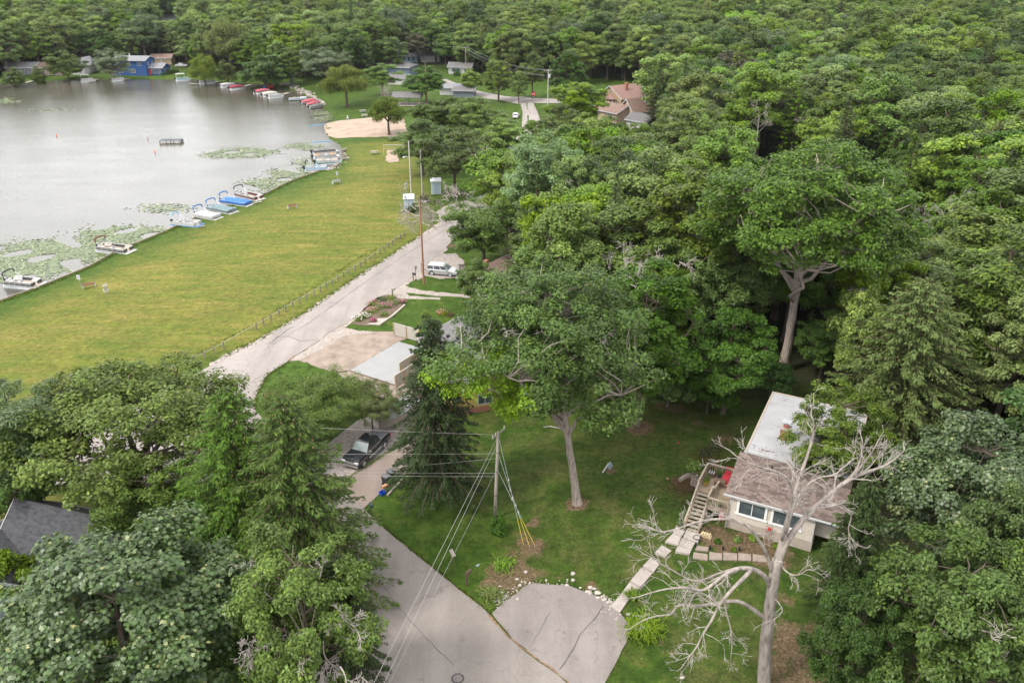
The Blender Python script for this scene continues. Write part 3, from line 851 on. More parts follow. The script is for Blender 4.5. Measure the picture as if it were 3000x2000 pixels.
def plant(kind, loc, H, label, group=None, leaf=None, rz=None, name=None, wide=1.0, cat='tree', rng=random.Random(77)):
    """one tree of its own at a place: an Empty at the foot, trunk and crown below it"""
    data = KIND[kind]; c_me, t_me = data[0], data[1]
    H0 = max(v.co.z for v in t_me.vertices) if kind not in HT else HT[kind]
    s = H / H0
    t = thing(name or TREE_NAME.get(kind, 'broadleaf_tree'), label, cat, loc, rng.uniform(0, 6.28) if rz is None else rz, group)
    c = obj('crown', c_me, t, sc=(s * wide, s * wide, s))
    if leaf:
        c.material_slots[0].link = 'OBJECT'; c.material_slots[0].material = LEAF[leaf]
    obj('trunk', t_me, t, sc=(s * min(1.1, wide), s * min(1.1, wide), s))
    if len(data) > 2 and data[2] is not None:
        o = obj('cones', data[2], t, sc=(s * wide, s * wide, s)); o['kind'] = 'stuff'
    return t
HT = {k: kw['H'] for k, kw in T0}; HT.update(spruce=15, bluespruce=11, pine=16)
RAD = {k: kw['R_'] for k, kw in T0}; RAD.update(spruce=3.4, bluespruce=2.4, pine=3.9)
TREE_NAME = dict(oak_a='oak_tree', oak_b='oak_tree', oak_c='oak_tree', ash='ash_tree', lime='lime_tree', silver='silver_maple_tree', round='maple_tree', willow='willow_tree', olive='elm_tree',
                 tall='oak_tree', cedar='cedar_tree', yellow='locust_tree', copper='copper_maple_tree', understorey='young_tree', spruce='spruce_tree', bluespruce='blue_spruce_tree', pine='pine_tree')
PLACED = []      # (x, y, radius) of every tree that stands
def crown_at(kind, cx, cy, rpx, H, label, frac=None, leaf=None, group=None, name=None, cat='tree', rz=None, wmax=1.7):
    """a tree whose crown middle is seen at a picture point, standing on the ground below it"""
    frac = frac or .62
    z = 2.0
    for _ in range(8):
        p = Pz(cx, cy, z); z = hgt(p.x, p.y) + frac * H
    g = hgt(p.x, p.y)
    Rm = rpx / FPX * depth_of(p)
    wide = min(wmax, max(.55, Rm / (RAD[kind] * H / HT[kind])))
    PLACED.append((p.x, p.y, Rm))
    return plant(kind, (p.x, p.y, g), H, label, group, leaf, rz, name, wide, cat)
def tip_at(kind, cx, cy, H, label, leaf=None, group=None, wide=1.0, name=None):
    z = 2.0
    for _ in range(8):
        p = Pz(cx, cy, z + H); z = hgt(p.x, p.y)
    PLACED.append((p.x, p.y, RAD[kind] * wide * .7))
    return plant(kind, (p.x, p.y, z), H, label, group, leaf, None, name, wide)

# ---- near trees with a mesh of their own
reg('big_maple', *broadleaf(31, H=15, R_=6.6, hc=6.2, zc=8.4, clumps=135, leaves=300, size=.24, shape='maple', m='maple', rc=.19, rough_=.2, low=-.75, jag=.7))
reg('spread_oak', *broadleaf(32, H=13.5, R_=8.2, hc=4.6, zc=8.7, clumps=160, leaves=280, size=.26, shape='kite', m='mid', rc=.155, rough_=.3, open_=.25, low=-.35, trunk_r=.42, limbs=11, trunk_to=.35, jag=1.0))
LEAN = np.array(P(1692, 1472))
reg('lean_oak', *broadleaf(33, H=21, R_=8.4, hc=7.0, zc=14.0, clumps=270, leaves=260, size=.23, m='mid', rc=.15, rough_=.24, low=-.8, trunk_r=.36, extra=[Py(a, b, 55.5 + .25 * k) - LEAN for k, (a, b) in enumerate(((1300, 1085), (1290, 1130), (1345, 1055), (1365, 1110), (1330, 1150), (1410, 1145), (1455, 1170), (1500, 1185), (1550, 1200), (1590, 1190), (1530, 1160), (1440, 1120)))], lean=(-3.4, 2.2), bark=BARK, trunk_to=.2, limbs=9))
reg('tall_oak', *broadleaf(34, H=25, R_=10.5, hc=7.6, zc=17.2, clumps=270, leaves=210, size=.32, m='oak', rc=.135, rough_=.3, low=-.38, trunk_r=.5, bark=BARK, trunk_to=.22, limbs=6, open_=.2, jag=.95))
reg('dense_oak', *broadleaf(35, H=15, R_=6.2, hc=6.2, zc=8.4, clumps=120, leaves=300, size=.25, shape='oak', m='dark', rc=.185, rough_=.24, low=-.8, jag=.75))
reg('loose_oak', *broadleaf(36, H=13, R_=4.9, hc=5.2, zc=7.6, clumps=95, leaves=330, size=.21, shape='oak', m='mid', rc=.19, rough_=.3, open_=.2, low=-.8))
# the lower left boughs of the leaning oak carry bright lime leaves
_me = KIND['lean_oak'][0]; _me.materials.append(LEAF['spray']); _cc = np.zeros(len(_me.polygons) * 3); _me.polygons.foreach_get('center', _cc); _cc = _cc.reshape(-1, 3)
_lim = (_cc[:, 0] + .35 * np.sin(_cc[:, 2] * 2.1) + .4 * np.sin(_cc[:, 1] * 1.7) < -4.6) & (_cc[:, 2] < 15.2) & (_cc[:, 1] < 2.5)
_me.polygons.foreach_set('material_index', _lim.astype(np.int32)); _me.update()
for k, h, r in (('big_maple', 15, 6.6), ('spread_oak', 13.5, 8.2), ('lean_oak', 21, 8.4), ('tall_oak', 25, 11), ('dense_oak', 15, 6.2), ('loose_oak', 13, 4.9)):
    HT[k] = h; RAD[k] = r
TREE_NAME.update(big_maple='maple_tree', spread_oak='oak_tree', lean_oak='oak_tree', tall_oak='oak_tree', dense_oak='oak_tree', loose_oak='oak_tree')
reg('locust', *broadleaf(37, H=6.5, R_=5.0, hc=2.4, zc=4.2, clumps=125, leaves=330, size=.2, shape='slim', m='willow', rc=.19, rough_=.3, open_=.25, low=-.6, trunk_r=.14)); HT['locust'] = 6.5; RAD['locust'] = 5.0; TREE_NAME['locust'] = 'locust_tree'
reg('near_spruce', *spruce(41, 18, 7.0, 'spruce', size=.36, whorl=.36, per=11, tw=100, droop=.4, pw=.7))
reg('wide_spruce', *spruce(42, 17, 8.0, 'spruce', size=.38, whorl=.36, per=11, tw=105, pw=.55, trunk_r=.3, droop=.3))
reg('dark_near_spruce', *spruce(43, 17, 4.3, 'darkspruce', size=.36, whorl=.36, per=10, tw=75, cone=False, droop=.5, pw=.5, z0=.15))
for k, h, r in (('near_spruce', 18, 7.0), ('wide_spruce', 17, 8.0), ('dark_near_spruce', 17, 4.3)):
    HT[k] = h; RAD[k] = r; TREE_NAME[k] = 'spruce_tree'
# ---- foreground, each named by what singles it out
crown_at('big_maple', 350, 1830, 345, 15, 'huge grey green maple with broad lobed leaves, front left corner', .58)
crown_at('spread_oak', 375, 1255, 315, 13.5, 'wide open oak whose dark limbs spread over the bend of the road', .66, rz=.7)
crown_at('oak_b', 440, 1480, 165, 10, 'low leafy oak below the wide open oak, behind the grey shingled house', .6, leaf='oak')
crown_at('silver', 55, 1290, 190, 14, 'dark oak with silvery leaf tops cut by the left edge of the picture', .6, leaf='maple', name='oak_tree', rz=2.0)
crown_at('oak_b', 50, 1395, 115, 11, 'dark oak low at the left edge below the silvery topped oak', .6, leaf='dark')
crown_at('understorey', 20, 1700, 70, 6, 'small bright bushy tree beside the white roof flat of the grey house', .55, leaf='mid')
tip_at('near_spruce', 655, 1128, 17.5, 'left of the two tall cone topped spruces beside the road junction', wide=1.15)
tip_at('near_spruce', 826, 1148, 18.5, 'right of the two tall cone topped spruces, just in front of the stop sign', wide=1.05)
tip_at('dark_near_spruce', 985, 1620, 11.5, 'dark spruce poking out behind the pale oak at the lane edge', wide=1.0)
crown_at('loose_oak', 890, 1810, 195, 15.5, 'pale green oak full of bare grey twigs beside the lane, bottom of the picture', .6, leaf='bright', name='oak_tree')
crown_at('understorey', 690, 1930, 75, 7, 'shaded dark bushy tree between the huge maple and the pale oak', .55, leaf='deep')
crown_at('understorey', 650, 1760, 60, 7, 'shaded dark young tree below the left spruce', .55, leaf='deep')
tip_at('dark_near_spruce', 1258, 925, 18.5, 'very dark drooping spruce between the black pickup and the leaning oak', wide=1.0)
_lp = P(1692, 1472)
plant('lean_oak', _lp, 21.5, 'tall oak on a bare leaning grey trunk in the middle of the lawn', rz=0.0, leaf='nearoak')
PLACED.append((_lp.x - 3, _lp.y + 2, 8))
_p = P(1866, 1246)
plant('tall', _p, 18, 'dark oak standing in a ring of bare soil at the back of the lawn', leaf='deep', wide=1.1); PLACED.append((_p.x, _p.y, 6))
_p = P(2292, 1088)
plant('tall_oak', _p, 26, 'tallest oak, its long forked pale trunk rising from the dark wood', rz=1.2); PLACED.append((_p.x, _p.y, 10))
crown_at('wide_spruce', 2660, 1070, 265, 18, 'broad light green spruce with a visible trunk, overhanging the white roof', .5, leaf='lightspruce')
crown_at('dark_near_spruce', 2500, 1640, 125, 13, 'dark spruce in the shade between the bare dead oak and the oaks at lower right', .45, leaf='darkspruce')
crown_at('loose_oak', 2465, 1240, 140, 12, 'leafy tree overhanging the right side of the white roof', .72, leaf='oak', name='oak_tree', wmax=1.15)
crown_at('big_maple', 2850, 1450, 235, 15, 'maple with reddish pale leaf tips at the right edge, below the broad spruce', .6, leaf='maple', rz=2.2)
crown_at('dense_oak', 2790, 1830, 250, 15, 'dense dark green oak filling the bottom right corner', .6, leaf='nearoak', rz=.3)
crown_at('dense_oak', 2520, 1880, 140, 12, 'blue green oak beside the bare reddish earth at the bottom right', .6, leaf='dark', rz=2.9)
crown_at('dense_oak', 2990, 1650, 170, 15, 'dark oak half cut off by the right edge above the corner oak', .6, leaf='nearoak', rz=4.1)
crown_at('yellow', 2540, 950, 80, 14, 'thin yellow green tree with bare twigs on the left of the broad light spruce', .75, leaf='pale', name='locust_tree')
crown_at('oak_c', 2880, 760, 190, 17, 'yellow green oak behind the broad spruce, by the right edge', .64, leaf='mid')
crown_at('ash', 2985, 1010, 150, 16, 'pale leafy tree at the right edge just above the reddish tipped maple', .64)
crown_at('oak_a', 2140, 1035, 130, 12, 'drooping blue green oak overhanging the dark hollow behind the white roof', .6, leaf='dark')
crown_at('oak_b', 2050, 820, 130, 15, 'oak with a thick bare fork and pale dead twigs right of the leaning oak', .68, leaf='oak')
crown_at('oak_a', 1810, 760, 190, 17, 'large round oak crown with dead twigs directly behind the leaning oak', .62, leaf='oak')
crown_at('lime', 1650, 690, 125, 18.5, 'bright lime green tree nearest the leaning oak, amid the dark oaks', .62)
crown_at('ash', 1690, 575, 100, 17, 'feathery pale green tree just behind the bright lime green tree', .62)
crown_at('yellow', 1470, 520, 105, 13, 'yellow green locust with bare twigs beside the main road', .6, leaf='lime')
crown_at('oak_b', 1330, 455, 105, 14, 'dark oak at the edge of the park behind the pale sheds', .58, leaf='oak')
crown_at('oak_a', 1235, 420, 80, 12, 'dark oak overhanging the volleyball court', .58, leaf='oak')
crown_at('oak_c', 1290, 350, 85, 13, 'leafy oak behind the volleyball court oak, right of the smaller willow', .58, leaf='oak')
crown_at('oak_a', 1400, 360, 95, 14, 'large oak between the beach lawn and the far road', .58, leaf='oak')
crown_at('oak_c', 1470, 420, 75, 12, 'oak at the left edge of the far road above the yellow green locust', .58, leaf='mid')
crown_at('ash', 1560, 412, 48, 11, 'leafy crown closing the foot of the far road', .58, leaf='mid')
crown_at('oak_a', 1640, 370, 60, 12, 'oak right of the far road below the no entry sign', .58, leaf='mid')
crown_at('oak_c', 1665, 440, 70, 13, 'oak crown right of the white van', .58, leaf='oak')
crown_at('ash', 1590, 450, 50, 11, 'small pale tree at the right edge of the far road', .58, leaf='mid')
crown_at('ash', 1520, 250, 28, 10, 'small tree left of the transformer pole', .55, leaf='mid')
crown_at('oak_b', 1415, 668, 120, 12, 'oak leaning over the road with bare grey boughs, by the silver car', .6, leaf='mid')
crown_at('oak_a', 1395, 830, 60, 8, 'small oak right of the silver car and gravel track', .55, leaf='oak')
crown_at('understorey', 1400, 950, 55, 5, 'dark bushy tree at the end of the flower lawn beside a grey roof', .55)
crown_at('oak_c', 1560, 870, 130, 14, 'rounded oak left of the leaning oak, over the grey roofed house', .62, leaf='oak')
crown_at('understorey', 2260, 1120, 60, 5, 'green shrubby tree at the back corner of the white roof', .5, leaf='deep')
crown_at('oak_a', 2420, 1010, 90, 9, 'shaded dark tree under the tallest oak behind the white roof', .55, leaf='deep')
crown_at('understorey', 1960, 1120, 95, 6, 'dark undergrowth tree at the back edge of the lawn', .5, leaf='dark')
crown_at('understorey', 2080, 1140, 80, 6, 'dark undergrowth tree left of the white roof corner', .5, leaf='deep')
crown_at('locust', 925, 1175, 150, 6.5, 'feathery low locust tree screening the black pickup and lumber', .7, leaf='willow', name='locust_tree')
crown_at('locust', 1085, 1178, 88, 5.5, 'light feathery bough tree just beyond the pickup', .7, leaf='willow', name='locust_tree')
# ---- around the park and beach
crown_at('willow', 1010, 240, 66, 13, 'taller of two willows behind the beach, on a forked trunk', .6)
crown_at('willow', 1137, 325, 52, 10, 'smaller willow at the edge of the sand beach', .64)
crown_at('silver', 955, 195, 82, 14, 'silver leaved maple left of the taller beach willow', .58)
crown_at('round', 770, 175, 75, 15, 'big round dark tree on the shore behind the red boats', .55, leaf='dark', name='maple_tree')
crown_at('olive', 850, 195, 42, 12, 'olive cedar like tree right of the round shore tree', .55)
crown_at('lime', 905, 160, 52, 13, 'yellow green tree on the shore behind the olive tree', .6, leaf='lime')
tip_at('bluespruce', 849, 178, 9, 'small blue spruce on the shore lawn')
tip_at('bluespruce', 1017, 96, 10, 'blue spruce rising behind the silver leaved maple')
crown_at('lime', 985, 90, 55, 15, 'large lime yellow tree rising above the shore trees', .6)
crown_at('round', 1245, 240, 58, 12, 'round dark maple beside the far street', .55)
crown_at('round', 1382, 232, 34, 9, 'young bright maple with a clean round crown by the bend of the far street', .58, leaf='mid')
crown_at('olive', 1120, 235, 55, 10, 'leafy tree behind the bare bush between the two willows', .5, leaf='mid')
crown_at('copper', 1222, 135, 36, 12, 'purplish dark maple in front of the pale blue house', .6)
crown_at('round', 1330, 140, 58, 14, 'very dark round tree behind the far street wires', .55, leaf='dark')
crown_at('cedar', 1425, 150, 30, 13, 'narrow olive cedar right of the very dark round tree', .5)
crown_at('oak_c', 1140, 150, 52, 14, 'mid green tree behind the grey blue house roof', .6, leaf='oak')
crown_at('ash', 1460, 225, 46, 13, 'grey green airy tree beside the far street corner', .6, leaf='olive')
crown_at('oak_a', 1560, 215, 42, 14, 'dark tree behind the transformer pole', .55, leaf='oak')
crown_at('cedar', 1700, 185, 45, 14, 'broad conical cedar left of the tan brick bungalow', .5)
crown_at('oak_c', 1690, 295, 85, 13, 'bushy oak standing in front of the tan brick bungalow', .6, leaf='mid')
crown_at('oak_a', 1775, 428, 72, 14, 'oak crown below the brown roofed tan house', .58, leaf='oak')
crown_at('oak_c', 1862, 440, 72, 14, 'leafy crown below the steep tan gable', .58, leaf='mid')
crown_at('oak_b', 1950, 405, 70, 14, 'oak crown right of the small grey roofed addition', .58, leaf='oak')
crown_at('oak_c', 1478, 985, 75, 12, 'oak over the right part of the grey roofed yellow house', .6, leaf='oak')
crown_at('silver', 1920, 255, 40, 11, 'silvery tree right of the tan brick bungalow', .55)
crown_at('silver', 2415, 225, 85, 15, 'wide silver maple standing out pale in the upper right wood', .58)
crown_at('lime', 2530, 350, 88, 14, 'brightest lime green tree in the upper right wood', .58)
crown_at('round', 2310, 100, 52, 15, 'dark blue green tree in the upper right wood', .55, leaf='dark')
crown_at('copper', 2680, 40, 40, 14, 'dark copper crown near the top right of the wood', .6)
tip_at('spruce', 2530, 10, 15, 'dark spruce spire near the top right of the wood')
crown_at('pine', 2130, 150, 48, 16, 'open pine on a bare straight trunk above the forest', .6)
crown_at('pine', 2000, 150, 42, 15, 'flat layered pine behind the tan brick bungalow', .55)
# ---- far shore
far = [('silver', 320, 160, 46, 14, 'leafy silver green tree at the left end of the blue house', None), ('oak_a', 185, 165, 55, 13, 'broad tree between the two grey shore bungalows', 'olive'),
       ('oak_c', 415, 90, 38, 13, 'yellow topped tree behind the blue house', 'yellow'), ('willow', 592, 180, 42, 13, 'willow on the lawn right of the blue house', 'olive'),
       ('olive', 660, 190, 30, 11, 'thin olive tree between the willow and the round shore tree', None), ('ash', 390, 140, 24, 9, 'small pale tree right behind the blue house roof', None),
       ('olive', 105, 150, 45, 13, 'yellow green tree behind the left shore bungalow', 'pale'), ('round', 30, 195, 32, 10, 'dense low tree on the shore at the left edge', 'oak'),
       ('cedar', 103, 190, 20, 9, 'narrow tree standing between the left bungalows', 'oak'), ('oak_a', 540, 150, 26, 10, 'young tree beside the far shore drive', 'pale'),
       ('ash', 700, 110, 40, 14, 'pale trunked tree at the top of the lake bend', 'mid')]
for k, x, y, r, H, lab, lf in far: crown_at(k, x, y, r, H, lab, .55, lf)
tip_at('spruce', 273, 180, 8, 'dark little spruce on the far shore lawn')

# ------------------------------------------------------------------ the woods, tree by tree, then the far wood
def inpoly(x, y, pts):
    r = False; n = len(pts)
    for i in range(n):
        ax, ay = pts[i]; bx, by = pts[(i + 1) % n]
        if (ay > y) != (by > y) and x < (bx - ax) * (y - ay) / (by - ay) + ax: r = not r
    return r
# ground (in picture terms) where woods stand
WOOD_R = [(1480, 640), (1530, 560), (1500, 480), (1600, 360), (1680, 310), (1760, 340), (1880, 400), (1960, 340), (1960, 270), (1760, 240), (1690, 235), (1500, 240), (1440, 215), (1400, 120), (1500, -20), (3700, -20), (4600, 600), (4600, 3200), (3150, 3200), (3080, 1500), (2950, 1300), (2420, 1060), (2330, 1010), (2100, 1070), (1700, 1060), (1560, 1030), (1480, 900)]
WOOD_L = [(-1500, 220), (-1500, -40), (1500, -40), (1470, 222), (1340, 205), (1180, 165), (1100, 212), (1040, 240), (960, 225), (900, 232), (850, 220), (740, 215), (690, 212), (600, 195), (500, 180), (330, 195), (120, 200), (0, 222)]
# what has to stay in view: picture boxes (x0, y0, x1, y1) with the depth of the thing
KEEP = [(2235, 790, 2345, 1100, 92), (1735, 235, 1860, 315, 250), (1790, 300, 1925, 385, 215), (1500, 250, 1660, 300, 260), (1505, 290, 1590, 370, 230), (350, 165, 500, 220, 320), (1150, 145, 1235, 190, 320), (1135, 185, 1200, 230, 285), (0, 170, 190, 225, 320),
        (1290, 180, 1430, 285, 265), (1340, 195, 1365, 225, 300), (470, 30, 510, 52, 470), (1590, 245, 1635, 335, 245), (1300, 500, 1480, 720, 140), (2100, 930, 2420, 1140, 95), (2640, 610, 2720, 690, 160), (2240, 380, 2360, 480, 190),
        (1250, 720, 1360, 830, 120), (1300, 920, 1420, 1040, 100), (2550, 440, 2580, 465, 190)]
frng = random.Random(5)
WK = (['oak_a'] * 6 + ['oak_b'] * 5 + ['oak_c'] * 6 + ['ash'] * 3 + ['tall'] * 3 + ['olive'] * 2 + ['round'] * 1 + ['silver'] * 1 + ['lime'] * 1 + ['pine'] * 1)
WK += ['spruce', 'cedar', 'silver', 'yellow', 'copper', 'lime']
WKF = ['oak_a'] * 3 + ['oak_b'] * 2 + ['oak_c'] * 6 + ['ash'] * 5 + ['tall'] * 2 + ['olive'] * 4 + ['lime'] * 3 + ['silver', 'pine', 'round', 'willow', 'spruce']
LV = {'cedar': ['olive', 'oak'], 'yellow': ['lime', 'mid'], 'copper': ['copper', 'dark'], 'willow': ['willow', 'olive'], 'oak_a': ['oak', 'mid', 'mid', 'dark', 'pale'], 'oak_b': ['dark', 'oak', 'oak', 'mid'], 'oak_c': ['mid', 'mid', 'oak', 'lime', 'pale'], 'ash': ['pale', 'mid', 'olive'], 'tall': ['oak', 'olive', 'mid', 'lime'], 'olive': ['olive', 'oak'], 'round': ['deep', 'oak'], 'silver': ['silver', 'pale'], 'lime': ['lime', 'mid', 'mid'], 'pine': ['oak', 'dark'], 'spruce': ['darkspruce', 'spruce']}
WORD = dict(oak='mid green', mid='fresh green', dark='dark blue green', deep='deep green', pale='pale green', lime='lime green', olive='olive green', silver='silvery', darkspruce='dark', spruce='green', copper='dull purplish', willow='soft green', yellow='yellowish')
cell = 6.0; grid = {}
def free(x, y, r):
    gx_, gy_ = int(x // cell), int(y // cell)
    for i in range(gx_ - 3, gx_ + 4):
        for j in range(gy_ - 3, gy_ + 4):
            for (a, b, c) in grid.get((i, j), ()):
                if (a - x) ** 2 + (b - y) ** 2 < ((c + r) * .5) ** 2 * .95: return False
    return True
def occupy(x, y, r): grid.setdefault((int(x // cell), int(y // cell)), []).append((x, y, r))
for a, b, c in PLACED: occupy(a, b, c)
cand = []
for tries in range(90000):
    y = frng.uniform(40, 240) if tries < 30000 else frng.uniform(200, 430) if tries < 60000 else frng.uniform(400, 800)
    x = frng.uniform(-1, 1) * (.95 * y + 40)
    px, py = proj((x, y, 2.0))
    inw = inpoly(px, py, WOOD_R) or inpoly(px, py, WOOD_L)
    if not inw: continue
    kind = frng.choice(WK if y < 250 else WKF); H = frng.uniform(13, 20.5) if y < 330 else frng.uniform(12, 21); s = H / HT[kind]
    r = RAD[kind] * s * .93
    if not free(x, y, r): continue
    g = hgt(x, y); ctr = (x, y, g + .62 * H); qx, qy = proj(ctr); dp = depth_of(ctr); rp = r / dp * FPX * .95; tp = proj((x, y, g + H))[1]
    bad = False
    for (x0, y0, x1, y1, dd) in KEEP:
        if dp < dd and qx + rp > x0 and qx - rp < x1 and tp < y1 and qy + rp * .8 > y0: bad = True; break
    if bad: continue
    occupy(x, y, r); cand.append((dp, x, y, g, kind, H, qx, qy, rp))
cand.sort()
inview = [c for c in cand if -c[8] < c[6] < 3000 + c[8] and c[7] > -60 and c[7] < 2100]
N_IND = 225
LANDMARKS = {'the leaning oak': (1560, 960), 'the tallest oak': (2300, 660), 'the broad light spruce': (2700, 1050), 'the bright lime green tree': (1650, 700), 'the tan brick bungalow': (1825, 265), 'the far silver maple': (2415, 225), 'the brightest lime tree': (2530, 350),
             'the near bare dead tops': (2800, 590), 'the wide cedar': (1700, 185), 'the transformer pole': (1604, 280), 'the blue house': (400, 180), 'the yellow topped tree': (415, 90), 'the silver leaved beach maple': (955, 195), 'the lime yellow shore tree': (985, 90), 'the dark round street tree': (1330, 140), 'the hill house': (490, 45),
             'the open pine': (2130, 150), 'the dark copper crown': (2680, 40), 'the round shore tree': (770, 175), 'the oak with the bare fork': (2050, 820), 'the grey steep gable roof': (1880, 365), 'the yellow green locust': (1470, 520), 'the top right corner': (2950, 40), 'the right edge oak': (2880, 760), 'the left shore bungalows': (110, 200), 'the white wall patch': (2560, 455)}
def where_is(qx, qy):
    n, (lx_, ly_) = min(LANDMARKS.items(), key=lambda kv: math.hypot(kv[1][0] - qx, (kv[1][1] - qy) * 1.3))
    a = math.degrees(math.atan2(ly_ - qy, qx - lx_)) % 360; d = math.hypot(qx - lx_, qy - ly_)
    w = ['right of', 'above right of', 'above', 'above left of', 'left of', 'below left of', 'below', 'below right of'][int((a + 22.5) // 45) % 8]
    return ('just ' if d < 110 else '' if d < 230 else 'well ') + w + ' ' + n
def region(qx, qy, dp):
    if dp > 250: return 'far up' if qx > 1500 else 'beyond the lake'
    if qx < 1480: return 'behind the park'
    return 'near' if dp < 130 else 'mid'
def wood_label(kind, lf, qx, qy, dp):
    w = WORD[lf]; n = TREE_NAME[kind].replace('_', ' ')
    if qx < 760: where = 'across the lake above the blue house'
    elif qx < 1480: where = 'behind the beach and far street'
    elif dp > 215 and qx < 2150: where = 'behind the brick bungalow'
    elif dp > 215: where = 'around the far silver maple'
    elif qx < 1900 and dp > 120: where = 'between main road and brick bungalow'
    elif qx < 2300: where = 'behind the leaning oak'
    elif dp > 120: where = 'above the tallest oak'
    else: where = 'beside the broad spruce'
    return f'{w} {n} crown {where}'
LAB = {}
for c in inview[:N_IND]:
    dp, x, y, g, kind, H, qx, qy, rp = c
    lf = frng.choice(LV[kind])
    base_ = f"{WORD[lf]} {TREE_NAME[kind].replace('_tree', '').replace('_', ' ')} crown {where_is(qx, qy)}"
    sz = 'big ' if rp > 115 else 'small ' if rp < 75 else ''
    lab = base_ if base_ not in LAB else sz + base_ if sz and sz + base_ not in LAB else ('tall ' if H > 17.2 else 'low ') + base_
    LAB[lab] = 1
    plant(kind, (x, y, g), H, lab, 'trees of the wood', lf, None, None, frng.uniform(.92, 1.12))
rest = inview[N_IND:] + [c for c in cand if (3000 + c[8] <= c[6] < 4400 or -1200 < c[6] <= -c[8]) and c[7] < 3200]
# undergrowth that closes the view between the trunks of the near wood
ug = []
for i in range(900):
    if len(ug) >= 38: break
    x, y = frng.uniform(6, 80), frng.uniform(74, 135)
    px, py = proj((x, y, 2))
    if inpoly(px, py, WOOD_R) and not (2240 < px < 2330 and py > 880) and all((x - a) ** 2 + (y - b) ** 2 > 12 for a, b in ug):
        ug.append((x, y))
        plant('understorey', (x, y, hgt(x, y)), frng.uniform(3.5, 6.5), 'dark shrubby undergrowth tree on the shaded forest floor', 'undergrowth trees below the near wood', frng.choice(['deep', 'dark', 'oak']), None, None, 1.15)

# the far wood reads as one mass: one object, crowns set on points
srcs = ['oak_a', 'oak_b', 'oak_c', 'ash', 'tall', 'olive', 'round', 'silver', 'lime', 'pine', 'spruce', 'cedar', 'yellow', 'copper', 'willow']
far_pts = [[] for _ in srcs]
for c in rest:
    far_pts[srcs.index(c[4])].append((c[1], c[2], c[3], c[5] / HT[c[4]]))
pts = []; kid = []; scl = []
for i, l in enumerate(far_pts):
    for (x, y, z, s) in l: pts.append((x, y, z)); kid.append(i); scl.append(s)
fm = bpy.data.meshes.new('far_wood'); fm.from_pydata(pts, [], [])
for nm, ty, vals in (('kid', 'INT', kid), ('scl', 'FLOAT', scl), ('rot', 'FLOAT', [frng.uniform(0, 6.28) for _ in pts])):
    a = fm.attributes.new(nm, ty, 'POINT'); a.data.foreach_set('value', np.array(vals, np.int32 if ty == 'INT' else np.float32))
ng = bpy.data.node_groups.new('far_wood_crowns', 'GeometryNodeTree')
ng.interface.new_socket('Geometry', in_out='INPUT', socket_type='NodeSocketGeometry'); ng.interface.new_socket('Geometry', in_out='OUTPUT', socket_type='NodeSocketGeometry')
gi = ng.nodes.new('NodeGroupInput'); go = ng.nodes.new('NodeGroupOutput'); jn = ng.nodes.new('GeometryNodeJoinGeometry')
def named(n, ty):
    x = ng.nodes.new('GeometryNodeInputNamedAttribute'); x.data_type = ty; x.inputs['Name'].default_value = n; return x.outputs['Attribute']
crown_src = {}; trunk_src = {}
for o in bpy.data.objects:
    if o.name.split('.')[0] == 'crown' and o.data is not None:
        for k in srcs:
            if o.data == KIND[k][0]: crown_src.setdefault(k, o)
    if o.name.split('.')[0] == 'trunk' and o.data is not None:
        for k in srcs:
            if o.data == KIND[k][1]: trunk_src.setdefault(k, o)
for i, k in enumerate(srcs):
    if k not in crown_src: continue
    oi = ng.nodes.new('GeometryNodeObjectInfo'); oi.transform_space = 'ORIGINAL'; oi.inputs['Object'].default_value = crown_src[k]; oi.inputs['As Instance'].default_value = True
    ip = ng.nodes.new('GeometryNodeInstanceOnPoints')
    cmp_ = ng.nodes.new('FunctionNodeCompare'); cmp_.data_type = 'INT'; cmp_.operation = 'EQUAL'
    ng.links.new(named('kid', 'INT'), cmp_.inputs[2]); cmp_.inputs[3].default_value = i
    cx_ = ng.nodes.new('ShaderNodeCombineXYZ'); ng.links.new(named('rot', 'FLOAT'), cx_.inputs[2])
    ng.links.new(gi.outputs[0], ip.inputs['Points']); ng.links.new(cmp_.outputs[0], ip.inputs['Selection']); ng.links.new(oi.outputs['Geometry'], ip.inputs['Instance'])
    ng.links.new(cx_.outputs[0], ip.inputs['Rotation']); ng.links.new(named('scl', 'FLOAT'), ip.inputs['Scale'])
    ng.links.new(ip.outputs[0], jn.inputs[0])
    if k not in trunk_src: continue
    oi2 = ng.nodes.new('GeometryNodeObjectInfo'); oi2.transform_space = 'ORIGINAL'; oi2.inputs['Object'].default_value = trunk_src[k]; oi2.inputs['As Instance'].default_value = True
    ip2 = ng.nodes.new('GeometryNodeInstanceOnPoints')
    ng.links.new(gi.outputs[0], ip2.inputs['Points']); ng.links.new(cmp_.outputs[0], ip2.inputs['Selection']); ng.links.new(oi2.outputs['Geometry'], ip2.inputs['Instance'])
    ng.links.new(cx_.outputs[0], ip2.inputs['Rotation']); ng.links.new(named('scl', 'FLOAT'), ip2.inputs['Scale'])
    ng.links.new(ip2.outputs[0], jn.inputs[0])
ng.links.new(jn.outputs[0], go.inputs[0])
far_wood = bpy.data.objects.new('distant_woodland', fm); C.objects.link(far_wood); far_wood['kind'] = 'stuff'
far_wood['label'] = 'continuous mixed green woodland running to the top of the picture'; far_wood['category'] = 'woodland'
md = far_wood.modifiers.new('crowns', 'NODES'); md.node_group = ng
print('TREES', len(PLACED), 'cand', len(cand), 'inview', len(inview), 'rest', len(rest))
